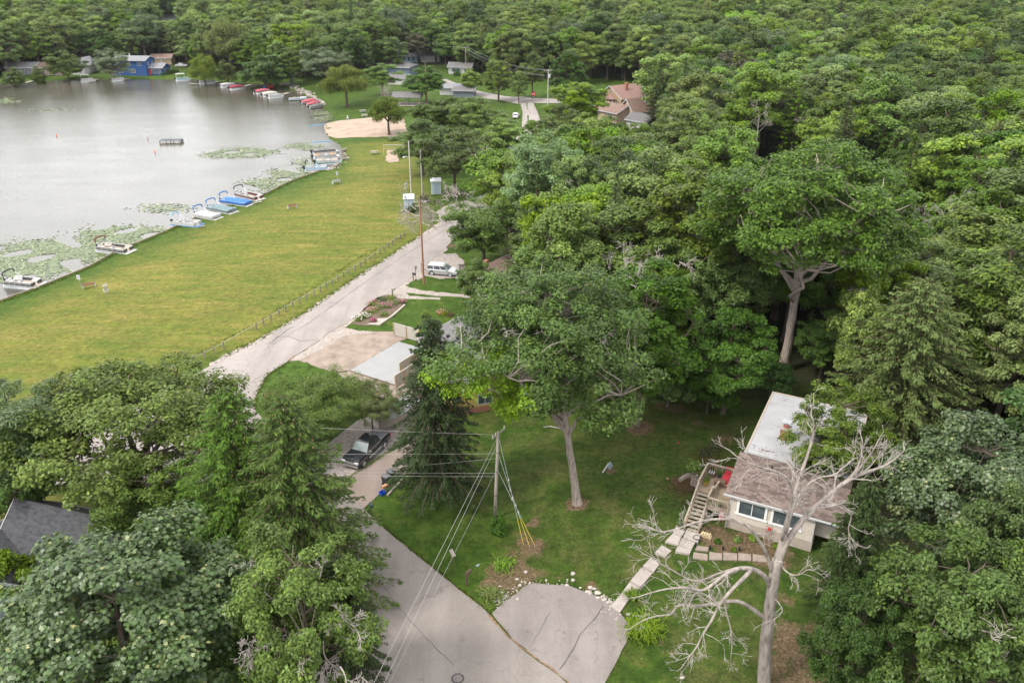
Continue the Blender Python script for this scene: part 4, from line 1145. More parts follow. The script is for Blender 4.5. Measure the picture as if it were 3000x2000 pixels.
# ================================================================== LAKE SIDE: boats, fence, benches, poles
WHITE = mat('white_paint', (.37, .37, .36), .45, .06, 2); CREAM = mat('cream_vinyl', (.42, .38, .32), .5, .08, 3)
ALU = mat('aluminium', (.62, .64, .66), .35, .08, 3, metal=.6); BLACK = mat('black_plastic', (.018, .018, .02), .4, .2, 3)
CHAR = mat('charcoal_panel', (.05, .048, .05), .4, .15, 3); RUBBER = mat('tyre_rubber', (.02, .02, .021), .85, .2, 5)
WOODP = mat('weathered_wood', (.2, .165, .13), .9, .3, 3, .6, 9, stretch=(1, 1, .3)); WOODG = mat('grey_wood', (.26, .235, .2), .9, .25, 3, .5, 9)
POLE = mat('utility_pole_wood', (.27, .225, .185), .9, .25, 2, .6, 8, stretch=(3, 3, .3)); POLER = mat('reddish_pole_wood', (.24, .12, .075), .9, .25, 2, .6, 8, stretch=(3, 3, .3))
STEEL = mat('galvanised_steel', (.4, .41, .42), .45, .12, 4, metal=.7); WIRE = mat('wire_sheath', (.22, .22, .215), .6, .1, 2); WIREP = mat('bare_wire', (.3, .29, .28), .5, .1, 2)
RED = mat('red_paint', (.42, .02, .025), .5, .1, 3); FADED = mat('faded_maroon_canvas', (.3, .065, .085), .8, .15, 2); BLUEC = mat('blue_canvas', (.03, .115, .33), .75, .15, 2, .3, 5)
TEALC = mat('grey_teal_canvas', (.11, .155, .17), .8, .2, 2, .4, 5); WHITEC = mat('white_canvas', (.34, .34, .336), .8, .06, 2, .3, 4); CREAMC = mat('cream_canvas', (.35, .325, .27), .8, .08, 2); GREYC = mat('grey_canvas', (.12, .115, .11), .8, .2, 2)
LBLUE = mat('light_blue_canvas', (.24, .36, .5), .75, .1, 2); TURQ = mat('turquoise_paint', (.2, .45, .47), .5, .1, 2); MAROON = mat('maroon_canvas', (.12, .02, .028), .75, .15, 2)
BRICK = mat('red_brick', (.27, .12, .08), .9, .25, 6, .4, 20); SIGNW = mat('sign_white', (.46, .46, .48), .5, .05, 2); ORANGE = mat('orange_float', (.55, .12, .03), .5, .1, 2)
GREENP = mat('dark_green_plastic', (.02, .05, .045), .5, .15, 3); DECKC = mat('tan_boat_carpet', (.3, .24, .18), .9, .15, 4)

def pontoon(px0, px1, label, panel=CHAR, bimini=BLACK, cover=None, seats=CREAM, deck=None, L=None, awning=None, trim=WHITE, z=0.0, group='pontoon boats moored along the shore'):
    a, b = Pz(*px0, 0.35), Pz(*px1, 0.35)
    c = (a + b) / 2; h = heading(a, b); L = L or min(7.2, max(5.2, (b - a).length)); W = 2.5
    t = thing('pontoon_boat', label, 'boat', (c.x, c.y, z), h, group)
    for s in (-1, 1):
        mb = MB(); mb.tube([(-L / 2, s * .88, .12), (L / 2 - .75, s * .88, .12), (L / 2 - .25, s * .88, .2), (L / 2 + .12, s * .88, .34)], [.3, .3, .24, .04], 9)
        mb.build('pontoon', ALU, t, True)
    MB().box((0, 0, .47), (L, W, .1)).build('deck', deck or WHITE, t)
    MB().box((-.1, 0, .53), (L - .9, W - .5, .02)).build('deck_carpet', DECKC, t)
    x0, x1, yw, zt = -L / 2 + .35, L / 2 - .75, W / 2 - .1, 1.12
    pm = panel
    for s in (-1, 1):
        mb = MB(); mb.box(((x0 + x1) / 2, s * yw, .86), (x1 - x0, .05, .5)); o = mb.build('side_panel', pm, t)
        r = MB(); r.bar((x0, s * yw, zt), (x1, s * yw, zt), .07)
        r.bar((x0, s * yw, .58), (x1, s * yw, .58), .05)
        for k in range(6): r.bar((x0 + (x1 - x0) * k / 5, s * (yw + .02), .5), (x0 + (x1 - x0) * k / 5, s * (yw + .02), zt), .045)
        r.bar((x0, s * (yw + .03), .86), (x1, s * (yw + .03), .93), .02, .05)
        r.build('rail', trim, o)
    for s in (-1, 1):
        MB().box((x1, s * .7, .86), (.05, .95, .5)).build('front_panel', pm, t)
        MB().bar((x1, s * .2, zt), (x1, s * (yw), zt), .07).build('front_rail', trim, t)
    MB().box((x0, 0, .86), (.05, 1.5, .5)).build('stern_panel', pm, t)
    if cover is None:
        for (cx_, cy_, dx, dy) in ((x1 - .75, .85, 1.3, .55), (x1 - .75, -.85, 1.3, .55), (x0 + .75, .85, 1.3, .55), (x0 + .4, -.3, .6, 1.2)):
            mb = MB(); mb.box((cx_, cy_, .72), (dx, dy, .36))
            bk = 1 if abs(cy_) > .5 else 0
            if bk: mb.box((cx_, cy_ + math.copysign(dy / 2 - .07, cy_), 1.02), (dx, .14, .34))
            else: mb.box((cx_ - dx / 2 + .07, cy_, 1.02), (.14, dy, .34))
            mb.build('seat', seats, t)
        mb = MB(); mb.prism([(-.3, -.95), (.25, -.95), (.25, -.35), (-.3, -.35)], .53, 1.15); mb.box((.22, -.65, 1.3), (.06, .55, .35)); mb.build('console', mat('console_grey', (.42, .42, .43), .5, .1, 3), t)
    else:
        # canvas cover stretched over the rails, sagging between its ribs
        rings = []
        for i in range(9):
            x = x0 - .12 + (x1 - x0 + .24) * i / 8; e = 1 - abs(i / 4 - 1) ** 3; top = zt + .08 + .3 * e - .05 * (i % 2)
            rings.append([(x, -yw - .08, .72), (x, -yw - .08, zt), (x, -yw * .55, top - .05), (x, 0, top), (x, yw * .55, top - .05), (x, yw + .08, zt), (x, yw + .08, .72)])
        MB().loft(rings, closed=True).build('cover', cover, t)
    if bimini is not None and awning is None:
        fr = MB(); bw = yw - .02
        for s in (-1, 1):
            fr.bar((x0 + .9, s * bw, zt), (x0 + .05, s * bw, 2.2), .045); fr.bar((x0 + 1.5, s * bw, zt), (x0 + .1, s * bw, 2.1), .035)
        b_ = fr.build('bimini_frame', ALU if trim is WHITE else trim, t)
        MB().tube([(x0 + .25, -bw, 1.85), (x0 + .02, -bw, 2.3), (x0 - .02, -bw * .5, 2.48), (x0 - .02, bw * .5, 2.48), (x0 + .02, bw, 2.3), (x0 + .25, bw, 1.85)], .12, 7).build('folded_canopy', bimini, b_)
    if awning is not None:
        mb = MB(); rings = [[(x0 - .2 + (x1 - x0) * .75 * i / 4, y, 2.55 + .1 * (1 - (y / 1.25) ** 2) + .06 * (1 - abs(i - 2) / 2)) for y in (-1.25, -.6, 0, .6, 1.25)] for i in range(5)]
        mb.loft(rings, closed=False); mb.loft([[(p[0], p[1], p[2] - .06) for p in r] for r in rings], closed=False); aw = mb.build('awning', awning, t)
        mb = MB()
        for sx in (x0, x0 + (x1 - x0) * .7):
            for s in (-1, 1): mb.bar((sx, s * 1.15, zt), (sx, s * 1.15, 2.55), .05)
        mb.build('awning_pole', ALU, aw)
    mb = MB(); mb.box((-L / 2 - .3, 0, .95), (.55, .42, .5)); mb.box((-L / 2 - .28, 0, .45), (.25, .2, .6)); mb.box((-L / 2 - .1, 0, .55), (.3, .3, .2))
    mb.build('outboard_motor', BLACK, t)
    return t
def runabout(px0, px1, label, hull=WHITE, cover=None, stripe=RED, z=0.0, L=None):
    a, b = Pz(*px0, .3), Pz(*px1, .3); c = (a + b) / 2; h = heading(a, b); L = L or min(6.0, max(4.6, (b - a).length))
    t = thing('motorboat', label, 'boat', (c.x, c.y, z), h, 'motorboats moored along the far right shore')
    st = [(-.5, .95, .75), (-.2, 1.0, .78), (.1, 1.0, .82), (.3, .82, .88), (.43, .45, .95), (.5, .04, 1.0)]
    rings = [[(x * L, -w, zt), (x * L, -w * .9, .2), (x * L, 0, -.1 if x < .4 else .3), (x * L, w * .9, .2), (x * L, w, zt)] for x, w, zt in st]
    MB().loft(rings, closed=False).add([r for r in rings[0]], [(0, 1, 2, 3, 4)]).build('hull', hull, t)
    rs = [[(x * L, s * (w + .02), zt - .12), (x * L, s * (w + .02), zt - .28)] for x, w, zt in st[:-1] for s in (1,)]
    mb = MB()
    for s in (1, -1):
        q = [[(x * L, s * (w + .012), zt - .1), (x * L, s * (w * .97 + .012), zt - .26)] for x, w, zt in st[:-1]]; mb.loft(q, closed=False)
    mb.build('stripe', stripe, t)
    if cover is not None:
        rr = [[(x * L, -w - .03, zt - .06), (x * L, -w * .5, zt + k), (x * L, 0, zt + k * 1.3), (x * L, w * .5, zt + k), (x * L, w + .03, zt - .06)] for (x, w, zt), k in zip(st, (.12, .3, .5, .3, .1, .02))]
        MB().loft(rr, closed=False).build('cover', cover, t)
    else:
        MB().loft([[(x * L, -w, zt), (x * L, 0, zt + .05), (x * L, w, zt)] for x, w, zt in st[2:]], closed=False).build('foredeck', hull, t)
        MB().box((-.1 * L, 0, .4), (L * .55, 1.6, .06)).build('cockpit_floor', DECKC, t)
        for s in (-.45, .45): MB().box((-.15 * L, s, .65), (.5, .5, .45)).box((-.15 * L - .22, s, .95), (.1, .5, .4)).build('seat', CREAM, t)
        MB().add([(.12 * L, -.8, .84), (.12 * L, .8, .84), (.05 * L, .7, 1.2), (.05 * L, -.7, 1.2), (.125 * L, -.8, .84), (.125 * L, .8, .84), (.055 * L, .7, 1.2), (.055 * L, -.7, 1.2)], [(0, 1, 2, 3), (7, 6, 5, 4), (0, 3, 7, 4), (1, 5, 6, 2), (3, 2, 6, 7)]).build('windscreen', glass_mat(), t)
    MB().box((-.5 * L - .25, 0, .8), (.45, .4, .55)).box((-.5 * L - .22, 0, .3), (.2, .15, .6)).build('outboard_motor', BLACK, t)
    return t
pontoon((25, 829), (121, 838), 'charcoal sided pontoon boat with a dark bimini, farthest left on the near shore', CHAR, BLACK, seats=mat('pale_grey_vinyl', (.45, .44, .43), .5, .1, 3))
pontoon((293, 728), (388, 740), 'black sided pontoon boat with maroon bimini alone between two lily patches', CHAR, MAROON)
pontoon((510, 655), (590, 663), 'all white pontoon boat with pale blue bimini and blue front deck', WHITE, LBLUE, seats=WHITE, deck=mat('blue_deck', (.05, .16, .36), .6, .1, 3))
pontoon((578, 632), (643, 643), 'pontoon boat under a plain white cover, blue bimini arch', WHITE, BLUEC, WHITEC)
pontoon((616, 612), (688, 626), 'pontoon boat under a dull grey teal cover', WHITE, BLUEC, TEALC)
pontoon((648, 591), (740, 604), 'pontoon boat under a bright blue cover', mat('navy_panel', (.03, .05, .16), .5, .1, 3), BLUEC, BLUEC)
pontoon((695, 571), (768, 588), 'white and dark red pontoon boat with black bimini, next to the blue covered boat', mat('dark_red_panel', (.08, .02, .022), .4, .1, 3), BLACK, seats=WHITE)
pontoon((898, 497), (962, 496), 'light blue and white pontoon boat, nearest of the four beside the lawn corner', LBLUE, BLACK, seats=WHITE, L=5.6)
pontoon((925, 478), (1000, 474), 'silver pontoon boat with green stripe, second of the four at the lawn corner', ALU, None, seats=CREAM, deck=mat('green_deck', (.08, .2, .16), .6, .1, 3))
pontoon((918, 463), (993, 457), 'tan seated white pontoon boat, third of the four at the lawn corner', WHITE, None, seats=mat('tan_vinyl', (.4, .29, .2), .6, .1, 3))
pontoon((916, 449), (988, 442), 'white pontoon boat under a sagging grey tarp, farthest of the four at the lawn corner', WHITE, None, GREYC)
pontoon((672, 261), (716, 256), 'pontoon boat with dark red cover right of the white covered one', ALU, None, mat('dark_red_canvas', (.2, .02, .035), .8, .15, 2))
pontoon((645, 254), (690, 249), 'pontoon boat with a long white cover beside the dark red covered boat', ALU, None, WHITEC)
pontoon((583, 244), (635, 240), 'open white pontoon boat at the dock left of the white covered one', WHITE, None, seats=WHITE)
pontoon((515, 235), (558, 232), 'turquoise sided pontoon boat under a white awning', TURQ, None, awning=WHITEC)
pontoon((333, 236), (358, 233), 'pontoon boat with a small grey awning in front of the blue house', ALU, None, awning=mat('grey_awning', (.3, .31, .33), .7, .1, 2))
pontoon((242, 238), (274, 236), 'pontoon boat under a peaked white canopy by the shore shrubs', WHITE, None, awning=WHITEC)
pontoon((748, 273), (790, 267), 'pontoon boat under a faded maroon cover by the inflatables', ALU, None, FADED)
pontoon((768, 281), (813, 275), 'pontoon boat under a cream cover, right of the maroon covered one', ALU, None, CREAMC)
pontoon((786, 285), (828, 281), 'silver sided open pontoon boat in front of the cream covered one', ALU, None, seats=WHITE)
runabout((840, 293), (905, 289), 'low silver fishing boat with a turquoise stripe by the rocky bank', mat('silver_hull', (.5, .52, .53), .4, .1, 3), None, TURQ)
runabout((882, 302), (928, 296), 'red and white motorboat, farthest of the three below the silver maple', WHITE, FADED, RED)
runabout((896, 310), (938, 303), 'motorboat under a faded maroon cover below the silver maple', WHITE, FADED, MAROON)
runabout((905, 317), (948, 311), 'white motorboat with a black cover, nearest of the three below the silver maple', WHITE, GREYC, BLACK)
runabout((14, 233), (42, 229), 'small white boat pulled up at the far left shore', WHITE, WHITEC, TURQ, z=.2, L=5)
def dock(px0, px1, label, W=1.5, z=.35):
    a, b = Pz(*px0, z), Pz(*px1, z); c = (a + b) / 2; L = (b - a).length
    t = thing('dock', label, 'dock', (c.x, c.y, 0), heading(a, b), 'docks on the far shore')
    n = max(3, int(L / .5))
    for i in range(n): MB().box((-L / 2 + (i + .5) * L / n, 0, z), (L / n - .04, W, .06)).build('plank', WOODG, t)
    mb = MB()
    for sx in (-1, 0, 1):
        for s in (-1, 1): mb.bar((sx * (L / 2 - .1), s * W * .45, -.6), (sx * (L / 2 - .1), s * W * .45, z + .25), .1)
    mb.build('pilings', WOODP, t)
for a, b, l in (((16, 243), (38, 239), 'grey plank dock at the far left shore'), ((74, 243), (99, 236), 'pale dock angled off the left bungalow lawn'), ((262, 240), (286, 232), 'dock right of the peaked canopy boat'), ((556, 245), (580, 247), 'short dock at the stern of the open white boat'),
                ((630, 242), (640, 239), 'stub dock right of the open white boat'), ((715, 253), (735, 248), 'dock right of the dark red covered boat'), ((828, 277), (845, 272), 'dock right of the silver sided boat'), ((360, 234), (374, 231), 'dock right of the small grey awning boat')):
    dock(a, b, l)
# inflatables, raft, buoys, swim ropes
p = Pz(792, 255, .3)
t = thing('inflatable_raft', 'red and blue inflatable water toy behind the cream covered boat', 'inflatable', (p.x, p.y, .1), .4)
MB().tube([(1.1 * math.cos(a), 1.1 * math.sin(a), .4) for a in np.linspace(0, 6.28, 13)], .32, 7).build('ring', RED, t)
MB().box((-1.8, .2, .35), (1.6, 1.5, .5)).build('mat', mat('blue_vinyl', (.03, .14, .42), .5, .1, 2), t)
p = Pz(503, 418, 0)
t = thing('swim_raft', 'floating swim raft with dark decking in the middle of the lake', 'raft', (p.x, p.y, 0), .06)
for s in (-1, 1): MB().box((s * 1.4, 0, .75), (2.6, 2.2, .08)).build('deck_half', mat('dark_raft_deck', (.06, .07, .08), .7, .15, 3), t)
for s in (-1, 1): MB().box((0, s * 1.15, .38), (5.6, .3, .62)).build('float', mat('raft_white', (.4, .385, .36), .7, .1, 3), t)
mb = MB(); [mb.bar((x, -1.31, .05), (x, -1.31, .8), .12) for x in (-2.6, -.9, .2, 1.0, 2.6)]; mb.build('fender_posts', BLACK, t)
for x, y, l in ((433, 410, 'orange buoy farther from the raft, on the left'), (454, 448, 'orange buoy nearer the camera, left of the raft'), (166, 400, 'tiny orange buoy alone near the left of the lake')):
    p = Pz(x, y, 0); t = thing('buoy', l, 'buoy', (p.x, p.y, 0))
    mb = MB(); mb.tube([(0, 0, -.2), (0, 0, .2), (0, 0, .6), (0, 0, .8)], [.12, .13, .06, .02], 8); mb.build('float', ORANGE, t)
    MB().tube([(0, 0, .78), (0, 0, 1.0)], .02, 5).build('mast', WHITE, t)
for a, b, l in (((902, 369), (955, 364), 'blue float line on the far side of the swim beach'), ((912, 417), (970, 413), 'blue float line on the near side of the swim beach')):
    q0, q1 = Pz(*a, .05), Pz(*b, .05); mb = MB(); mb.tube([q0.lerp(q1, i / 6) for i in range(7)], .1, 6)
    tag(mb.build('float_line', mat('blue_float', (.1, .3, .45), .5, .1, 2)), l, 'rope')
# water lilies
lrng = np.random.default_rng(8)
lx, ly = [], []
for (x, y, rx, ry, n, dens) in ((110, 755, 120, 44, 5200, 1), (220, 735, 130, 34, 3600, 1), (60, 800, 80, 30, 1500, 1), (360, 690, 110, 26, 3400, .9), (440, 684, 60, 16, 700, .7), (480, 610, 70, 14, 260, .35),
                        (720, 445, 85, 11, 1900, .9), (680, 455, 95, 9, 700, .6), (855, 510, 60, 16, 1500, .8), (800, 540, 80, 18, 1100, .6), (955, 338, 36, 14, 1600, 1), (890, 430, 55, 10, 800, .7), (10, 296, 45, 8, 700, .9), (150, 322, 60, 4, 200, .5),
                        (905, 475, 45, 12, 500, .6)):
    r = np.sqrt(lrng.random(n)) * (1 + .25 * lrng.normal(size=n)); a = lrng.random(n) * 6.283
    qx, qy = x + rx * r * np.cos(a), y + ry * r * np.sin(a)
    u, v = (qx - 1500) / FPX, (1000 - qy) / FPX
    t = -CAM_Z / (-ST + v * CT); wx, wy = u * t, (CT + v * ST) * t
    ok = np.sin(wx * .9 + 1.7 * np.sin(wy * .5)) + np.sin(wy * .7 + wx * .3) >= -.9 / dens + .2
    lx.append(wx[ok]); ly.append(wy[ok])
lx, ly = np.concatenate(lx), np.concatenate(ly)
ok = shore_dist(lx, ly) < -.35; lx, ly = lx[ok], ly[ok]; n = len(lx)
s = (lrng.uniform(.14, .27, n) * (1 + .25 * (ly > 140)))[:, None]; zz = (.012 + lrng.random(n) * .03)[:, None]; tl = lrng.normal(size=(n, 2)) * .12
aa = (lrng.random(n) * 6.28)[:, None] + np.arange(6)[None, :] * 1.0
lv = np.stack([lx[:, None] + s * np.cos(aa), ly[:, None] + s * np.sin(aa), zz + s * .8 * (tl[:, :1] * np.cos(aa) + tl[:, 1:] * np.sin(aa)) + .012], -1).reshape(-1, 3)
lf = np.arange(n * 6).reshape(n, 6)
me = mesh_np('water_lilies', np.array(lv), np.array(lf), leaf_mat('lily_pads', (.055, .08, .02), trans=.1, gloss=1.3, rough=.35, tip=(.3, .26, .12)))
a = me.attributes.new('leaf', 'FLOAT', 'FACE'); a.data.foreach_set('value', lrng.random(len(me.polygons)).astype(np.float32))
o = obj('water_lilies', me); o['kind'] = 'stuff'; o['label'] = 'patches of green lily pads floating along the near shore'; o['category'] = 'water lilies'
# timber edging along the shore
lt = thing('shore_timbers', 'dark timber edging between the lawn and the water, boats nosed up to it', 'edging', tuple(P(600, 632)))
base = Vector(lt.location); edge = [(-60, 914), (0, 884), (60, 862), (130, 836), (195, 810), (260, 783), (330, 744), (400, 714), (450, 693), (500, 672), (550, 650), (600, 628), (650, 610), (700, 592), (780, 568), (815, 550), (850, 533), (900, 515), (950, 497), (1003, 478)]
for a, b in zip(edge, edge[1:]):
    q0, q1 = Pz(*a, .34), Pz(*b, .34); n = max(1, int((q1 - q0).length / 3))
    for i in range(n):
        s0, s1 = q0.lerp(q1, i / n), q0.lerp(q1, (i + .97) / n); sh = Vector((-.16, .1, random.Random(i + a[0]).uniform(-.06, .05)))
        MB().bar(s0 + sh - base, s1 + sh - base, .22, .42).build('timber', WOODP, lt)
# driftwood and rubble along the rocky far bank and the corner
rr = random.Random(4)
def rubble(name, label, px_line, n, r0, r1, m, spread=.8, seed=1, zo=0):
    rg = random.Random(seed); mb = MB(); pts = [P(*q) for q in px_line]
    for i in range(n):
        k = rg.randrange(len(pts) - 1); q = pts[k].lerp(pts[k + 1], rg.random()) + Vector((rg.gauss(0, spread), rg.gauss(0, spread), 0))
        r = rg.uniform(r0, r1); mb.ball((q.x, q.y, max(.02, hgt(q.x, q.y)) + r * .25 + zo), (r * rg.uniform(.8, 1.4), r * rg.uniform(.8, 1.3), r * rg.uniform(.5, .8)), 6, 4, rg, .22)
    o = mb.build(name, m); o['kind'] = 'stuff'; o['label'] = label; o['category'] = 'stones'; return o
STONE = mat('pale_stone', (.27, .24, .21), .9, .25, 4, .4, 10)
rubble('shore_stones', 'pale stones piled along the bank by the cream covered boat', [(828, 272), (850, 268), (880, 278), (905, 288), (930, 302), (945, 316)], 240, .2, .5, STONE, .9, 2)
rubble('beach_edge_stones', 'loose pale stones at the lawn corner by the four boats', [(1000, 440), (1013, 455), (1005, 476), (975, 492), (950, 500)], 60, .12, .3, STONE, .7, 3)
for (a, b, l) in (((990, 432), (1003, 462), 'bleached driftwood log at the bow of the four boats'), ((1000, 466), (985, 490), 'second bleached log leaning on the shore below the four boats')):
    q0, q1 = P(*a), P(*b); mb = MB(); mb.tube([q0 + Vector((0, 0, .25)), q0.lerp(q1, .5) + Vector((.2, 0, .35)), q1 + Vector((0, 0, .25))], [.14, .17, .1], 7)
    tag(mb.build('driftwood_log', DEADW), l, 'log')
for i, (a, b) in enumerate((((1000, 440), (1012, 437)), ((1004, 456), (1015, 455)), ((1002, 463), (1016, 464)), ((742, 595), (768, 590)), ((585, 664), (602, 662)))):
    dock(a, b, ['short plank ramp at the farthest of the four boats', 'plank ramp at the third of the four boats', 'plank ramp at the second of the four boats', 'small ramp at the blue covered boat bow', 'tan ramp at the bow of the all white boat'][i], .5, .75)

# ---- fence of posts and one cable
ft = thing('cable_fence', 'row of short wooden posts carrying a thin cable along the road side of the park', 'fence', tuple(P(900, 930)))
fb = Vector(ft.location)
posts = [(1368, 607), (1328, 628), (1293, 655), (1255, 684), (1215, 710), (1176, 740), (1138, 766), (1095, 800), (1050, 828), (1005, 858), (960, 888), (910, 922), (858, 952), (808, 985), (757, 1017), (703, 1049), (645, 1081), (589, 1115), (534, 1147), (465, 1188), (404, 1222), (343, 1257), (274, 1298), (216, 1335), (141, 1380), (76, 1422), (4, 1460)]
ppx = [(750 + x / 3.136, 500 + y / 3.136) for x, y in posts] + [(x / 3.136, 1000 + y / 3.136) for x, y in ((2055, 67), (1967, 112), (1884, 157), (1794, 192), (1700, 235), (1600, 282), (1490, 332), (1380, 380), (1260, 432), (1130, 488), (1000, 545), (860, 605), (720, 668), (583, 722), (440, 775), (280, 840))]
prng = random.Random(3); tops = []
pm_ = MB(); pm_.box((0, 0, .45), (.15, .15, 1.1)); post_me = pm_.mesh('post', WOODP)
for q in ppx:
    w = P(*q); o = obj('post', post_me, ft, w - fb, prng.uniform(0, 1)); o.rotation_euler[0] = prng.uniform(-.07, .07); o.rotation_euler[1] = prng.uniform(-.07, .07); tops.append(w - fb + Vector((0, 0, .8)))
MB().tube(tops, .022, 5).build('cable', STEEL, ft)

# ---- benches, baskets, signs, tables
def bench(px, h, label, slat=WOODP):
    w = P(*px); t = thing('park_bench', label, 'bench', w, h, 'park benches facing the lake')
    for s in (-1, 1):
        MB().prism([(-.3, -.07), (.3, -.07), (.3, .07), (-.3, .07)], 0, .45).box((-.25, 0, .65), (.12, .14, .45)).build('end_support', WHITE, t, ).location = (0, s * .82, 0)
    for k in range(3): MB().box((-.12 + k * .17, 0, .48), (.14, 1.75, .05)).build('seat_slat', slat, t)
    for k in range(3): MB().box((-.27 - k * .03, 0, .62 + k * .14), (.05, 1.75, .11)).build('back_slat', slat, t)
bench((262, 843), heading(P(262, 843), P(235, 780)), 'bench with brown slats and white ends beside the lone lake sign, leftmost', mat('bench_red_wood', (.28, .14, .09), .8, .25, 3))
bench((856, 610), heading(P(856, 610), P(800, 575)), 'bench with brown slats alone in mid lawn opposite the blue covered boat', mat('bench_red_wood', (.28, .14, .09)))
bench((985, 538), heading(P(985, 538), P(930, 515)), 'all white bench in front of the small sign near the four boats', WHITE)
def disc_basket(px, label):
    w = P(*px); t = thing('disc_golf_basket', label, 'disc golf basket', w, 0, 'disc golf baskets on the lawn')
    MB().tube([(0, 0, 0), (0, 0, 1.45)], .04, 6).build('pole', STEEL, t)
    mb = MB(); n = 14
    for zc_, r in ((.55, .36), (.78, .36), (1.35, .3), (1.5, .28)): mb.tube([(r * math.cos(6.2832 * k / n), r * math.sin(6.2832 * k / n), zc_) for k in range(n + 1)], .035, 4)
    for k in range(n):
        a = 6.2832 * k / n; mb.bar((.36 * math.cos(a), .36 * math.sin(a), .55), (.36 * math.cos(a), .36 * math.sin(a), .78), .025)
    mb.build('basket', WHITE, t)
    mb = MB()
    for k in range(12):
        a = 6.2832 * k / 12; mb.bar((.27 * math.cos(a), .27 * math.sin(a), 1.35), (.1 * math.cos(a), .1 * math.sin(a), .78), .02)
    mb.build('chains', STEEL, t)
disc_basket((313, 862), 'white disc golf basket beside the leftmost bench'); disc_basket((1190, 558), 'small disc golf basket near the tall pale poles')
def post_sign(px, label, w=.55, h=.7, zt=2.2, rz=0.0, m=SIGNW, lines=True, pm=STEEL, tilt=0):
    q = P(*px); t = thing('post_sign', label, 'sign', q, rz)
    MB().tube([(0, 0, 0), (0, 0, zt)], .035, 6).build('post', pm, t)
    f = MB().box((0, -.05, zt - h / 2), (w, .03, h)).build('face', m, t)
    if lines:
        mb = MB()
        for k in range(4): mb.box((0, -.068, zt - .14 - k * h * .2), (w * (.7 - .1 * (k % 2)), .004, h * .07))
        mb.build('printed_lines', mat('sign_print', (.2, .16, .3), .6, .1, 2), f)
    return t
post_sign((238, 845), 'pale notice sign on a thin post behind the leftmost bench', rz=-.2); post_sign((990, 535), 'pale notice sign behind the white bench', .4, .8, 2.4, .3)
def picnic(px, h, label):
    w = P(*px); t = thing('picnic_table', label, 'picnic table', w, h, 'picnic tables near the beach')
    for k in range(4): MB().box((0, -.3 + k * .2, .75), (1.9, .18, .05)).build('top_plank', WOODG, t)
    for s in (-1, 1): MB().box((0, s * .75, .45), (1.9, .28, .05)).build('seat_plank', WOODG, t)
    for sx in (-.7, .7): MB().bar((sx, -.75, 0), (sx, .3, .74), .09).bar((sx, .75, 0), (sx, -.3, .74), .09).bar((sx, -.85, .4), (sx, .85, .4), .09).build('leg_frame', WOODG, t)
picnic((1097, 452), .05, 'picnic table on the lawn beside the volleyball court'); picnic((1068, 343), .1, 'picnic table on the grass behind the beach, nearer one'); picnic((1063, 330), .5, 'picnic table by the willow behind the beach, farther one')
# volleyball net, slide, barrel
a, b = P(1125, 455), P(1187, 450)
t = thing('volleyball_net', 'volleyball net between yellow posts at the sand court', 'volleyball net', tuple(a), heading(a, b)); Ln = (b - a).length
for x in (0, Ln): MB().tube([(x, 0, 0), (x, 0, 2.7)], .09, 6).build('post', mat('yellow_wood', (.42, .33, .12), .8, .2, 3), t)
mb = MB(); [mb.bar((0, 0, 2.55 - .1 * k), (Ln, 0, 2.55 - .1 * k), .03) for k in (0, 9)]; [mb.bar((Ln * k / 16, 0, 1.65), (Ln * k / 16, 0, 2.55), .012) for k in range(17)]; mb.bar((0, 0, 2.5), (Ln, 0, 2.5), .05, .14); mb.build('net', WHITE, t)
w = P(1163, 345); t = thing('playground_slide', 'small blue slide at the back of the sand beach', 'slide', w, 2.2)
MB().loft([[(x, -.3, z + .2), (x, -.28, z), (x, .28, z), (x, .3, z + .2)] for x, z in ((0, 2.0), (.5, 1.7), (1.6, .6), (2.2, .25), (2.6, .22))], closed=False).build('chute', mat('blue_slide', (.05, .22, .5), .4, .1, 2), t)
mb = MB(); [mb.bar((-.3, s * .3, 0), (0, s * .3, 2.2), .08) for s in (-1, 1)]; [mb.bar((-.3 + .1 * k, -.3, .4 * k + .3), (-.3 + .1 * k, .3, .4 * k + .3), .06) for k in range(4)]; mb.build('ladder', mat('orange_ladder', (.45, .2, .06), .6, .1, 2), t)
w = P(1143, 412); t = thing('trash_barrel', 'grey barrel at the foot of the smaller beach willow', 'barrel', w)
MB().tube([(0, 0, 0), (0, 0, .3), (0, 0, .9)], [.3, .33, .32], 10).build('drum', STEEL, t); MB().tube([(0, 0, .9), (0, 0, .95)], [.35, .34], 10).build('rim', BLACK, t)
w = P(1019, 350); t = thing('garden_ornament', 'white ornament at the foot of the taller beach willow', 'statue', w)
mb = MB(); mb.ball((0, 0, .35), (.35, .3, .4), 8, 6); mb.build('base', WHITE, t); mb = MB(); mb.ball((0, 0, .95), (.22, .22, .28), 8, 6); mb.build('head', WHITE, t)
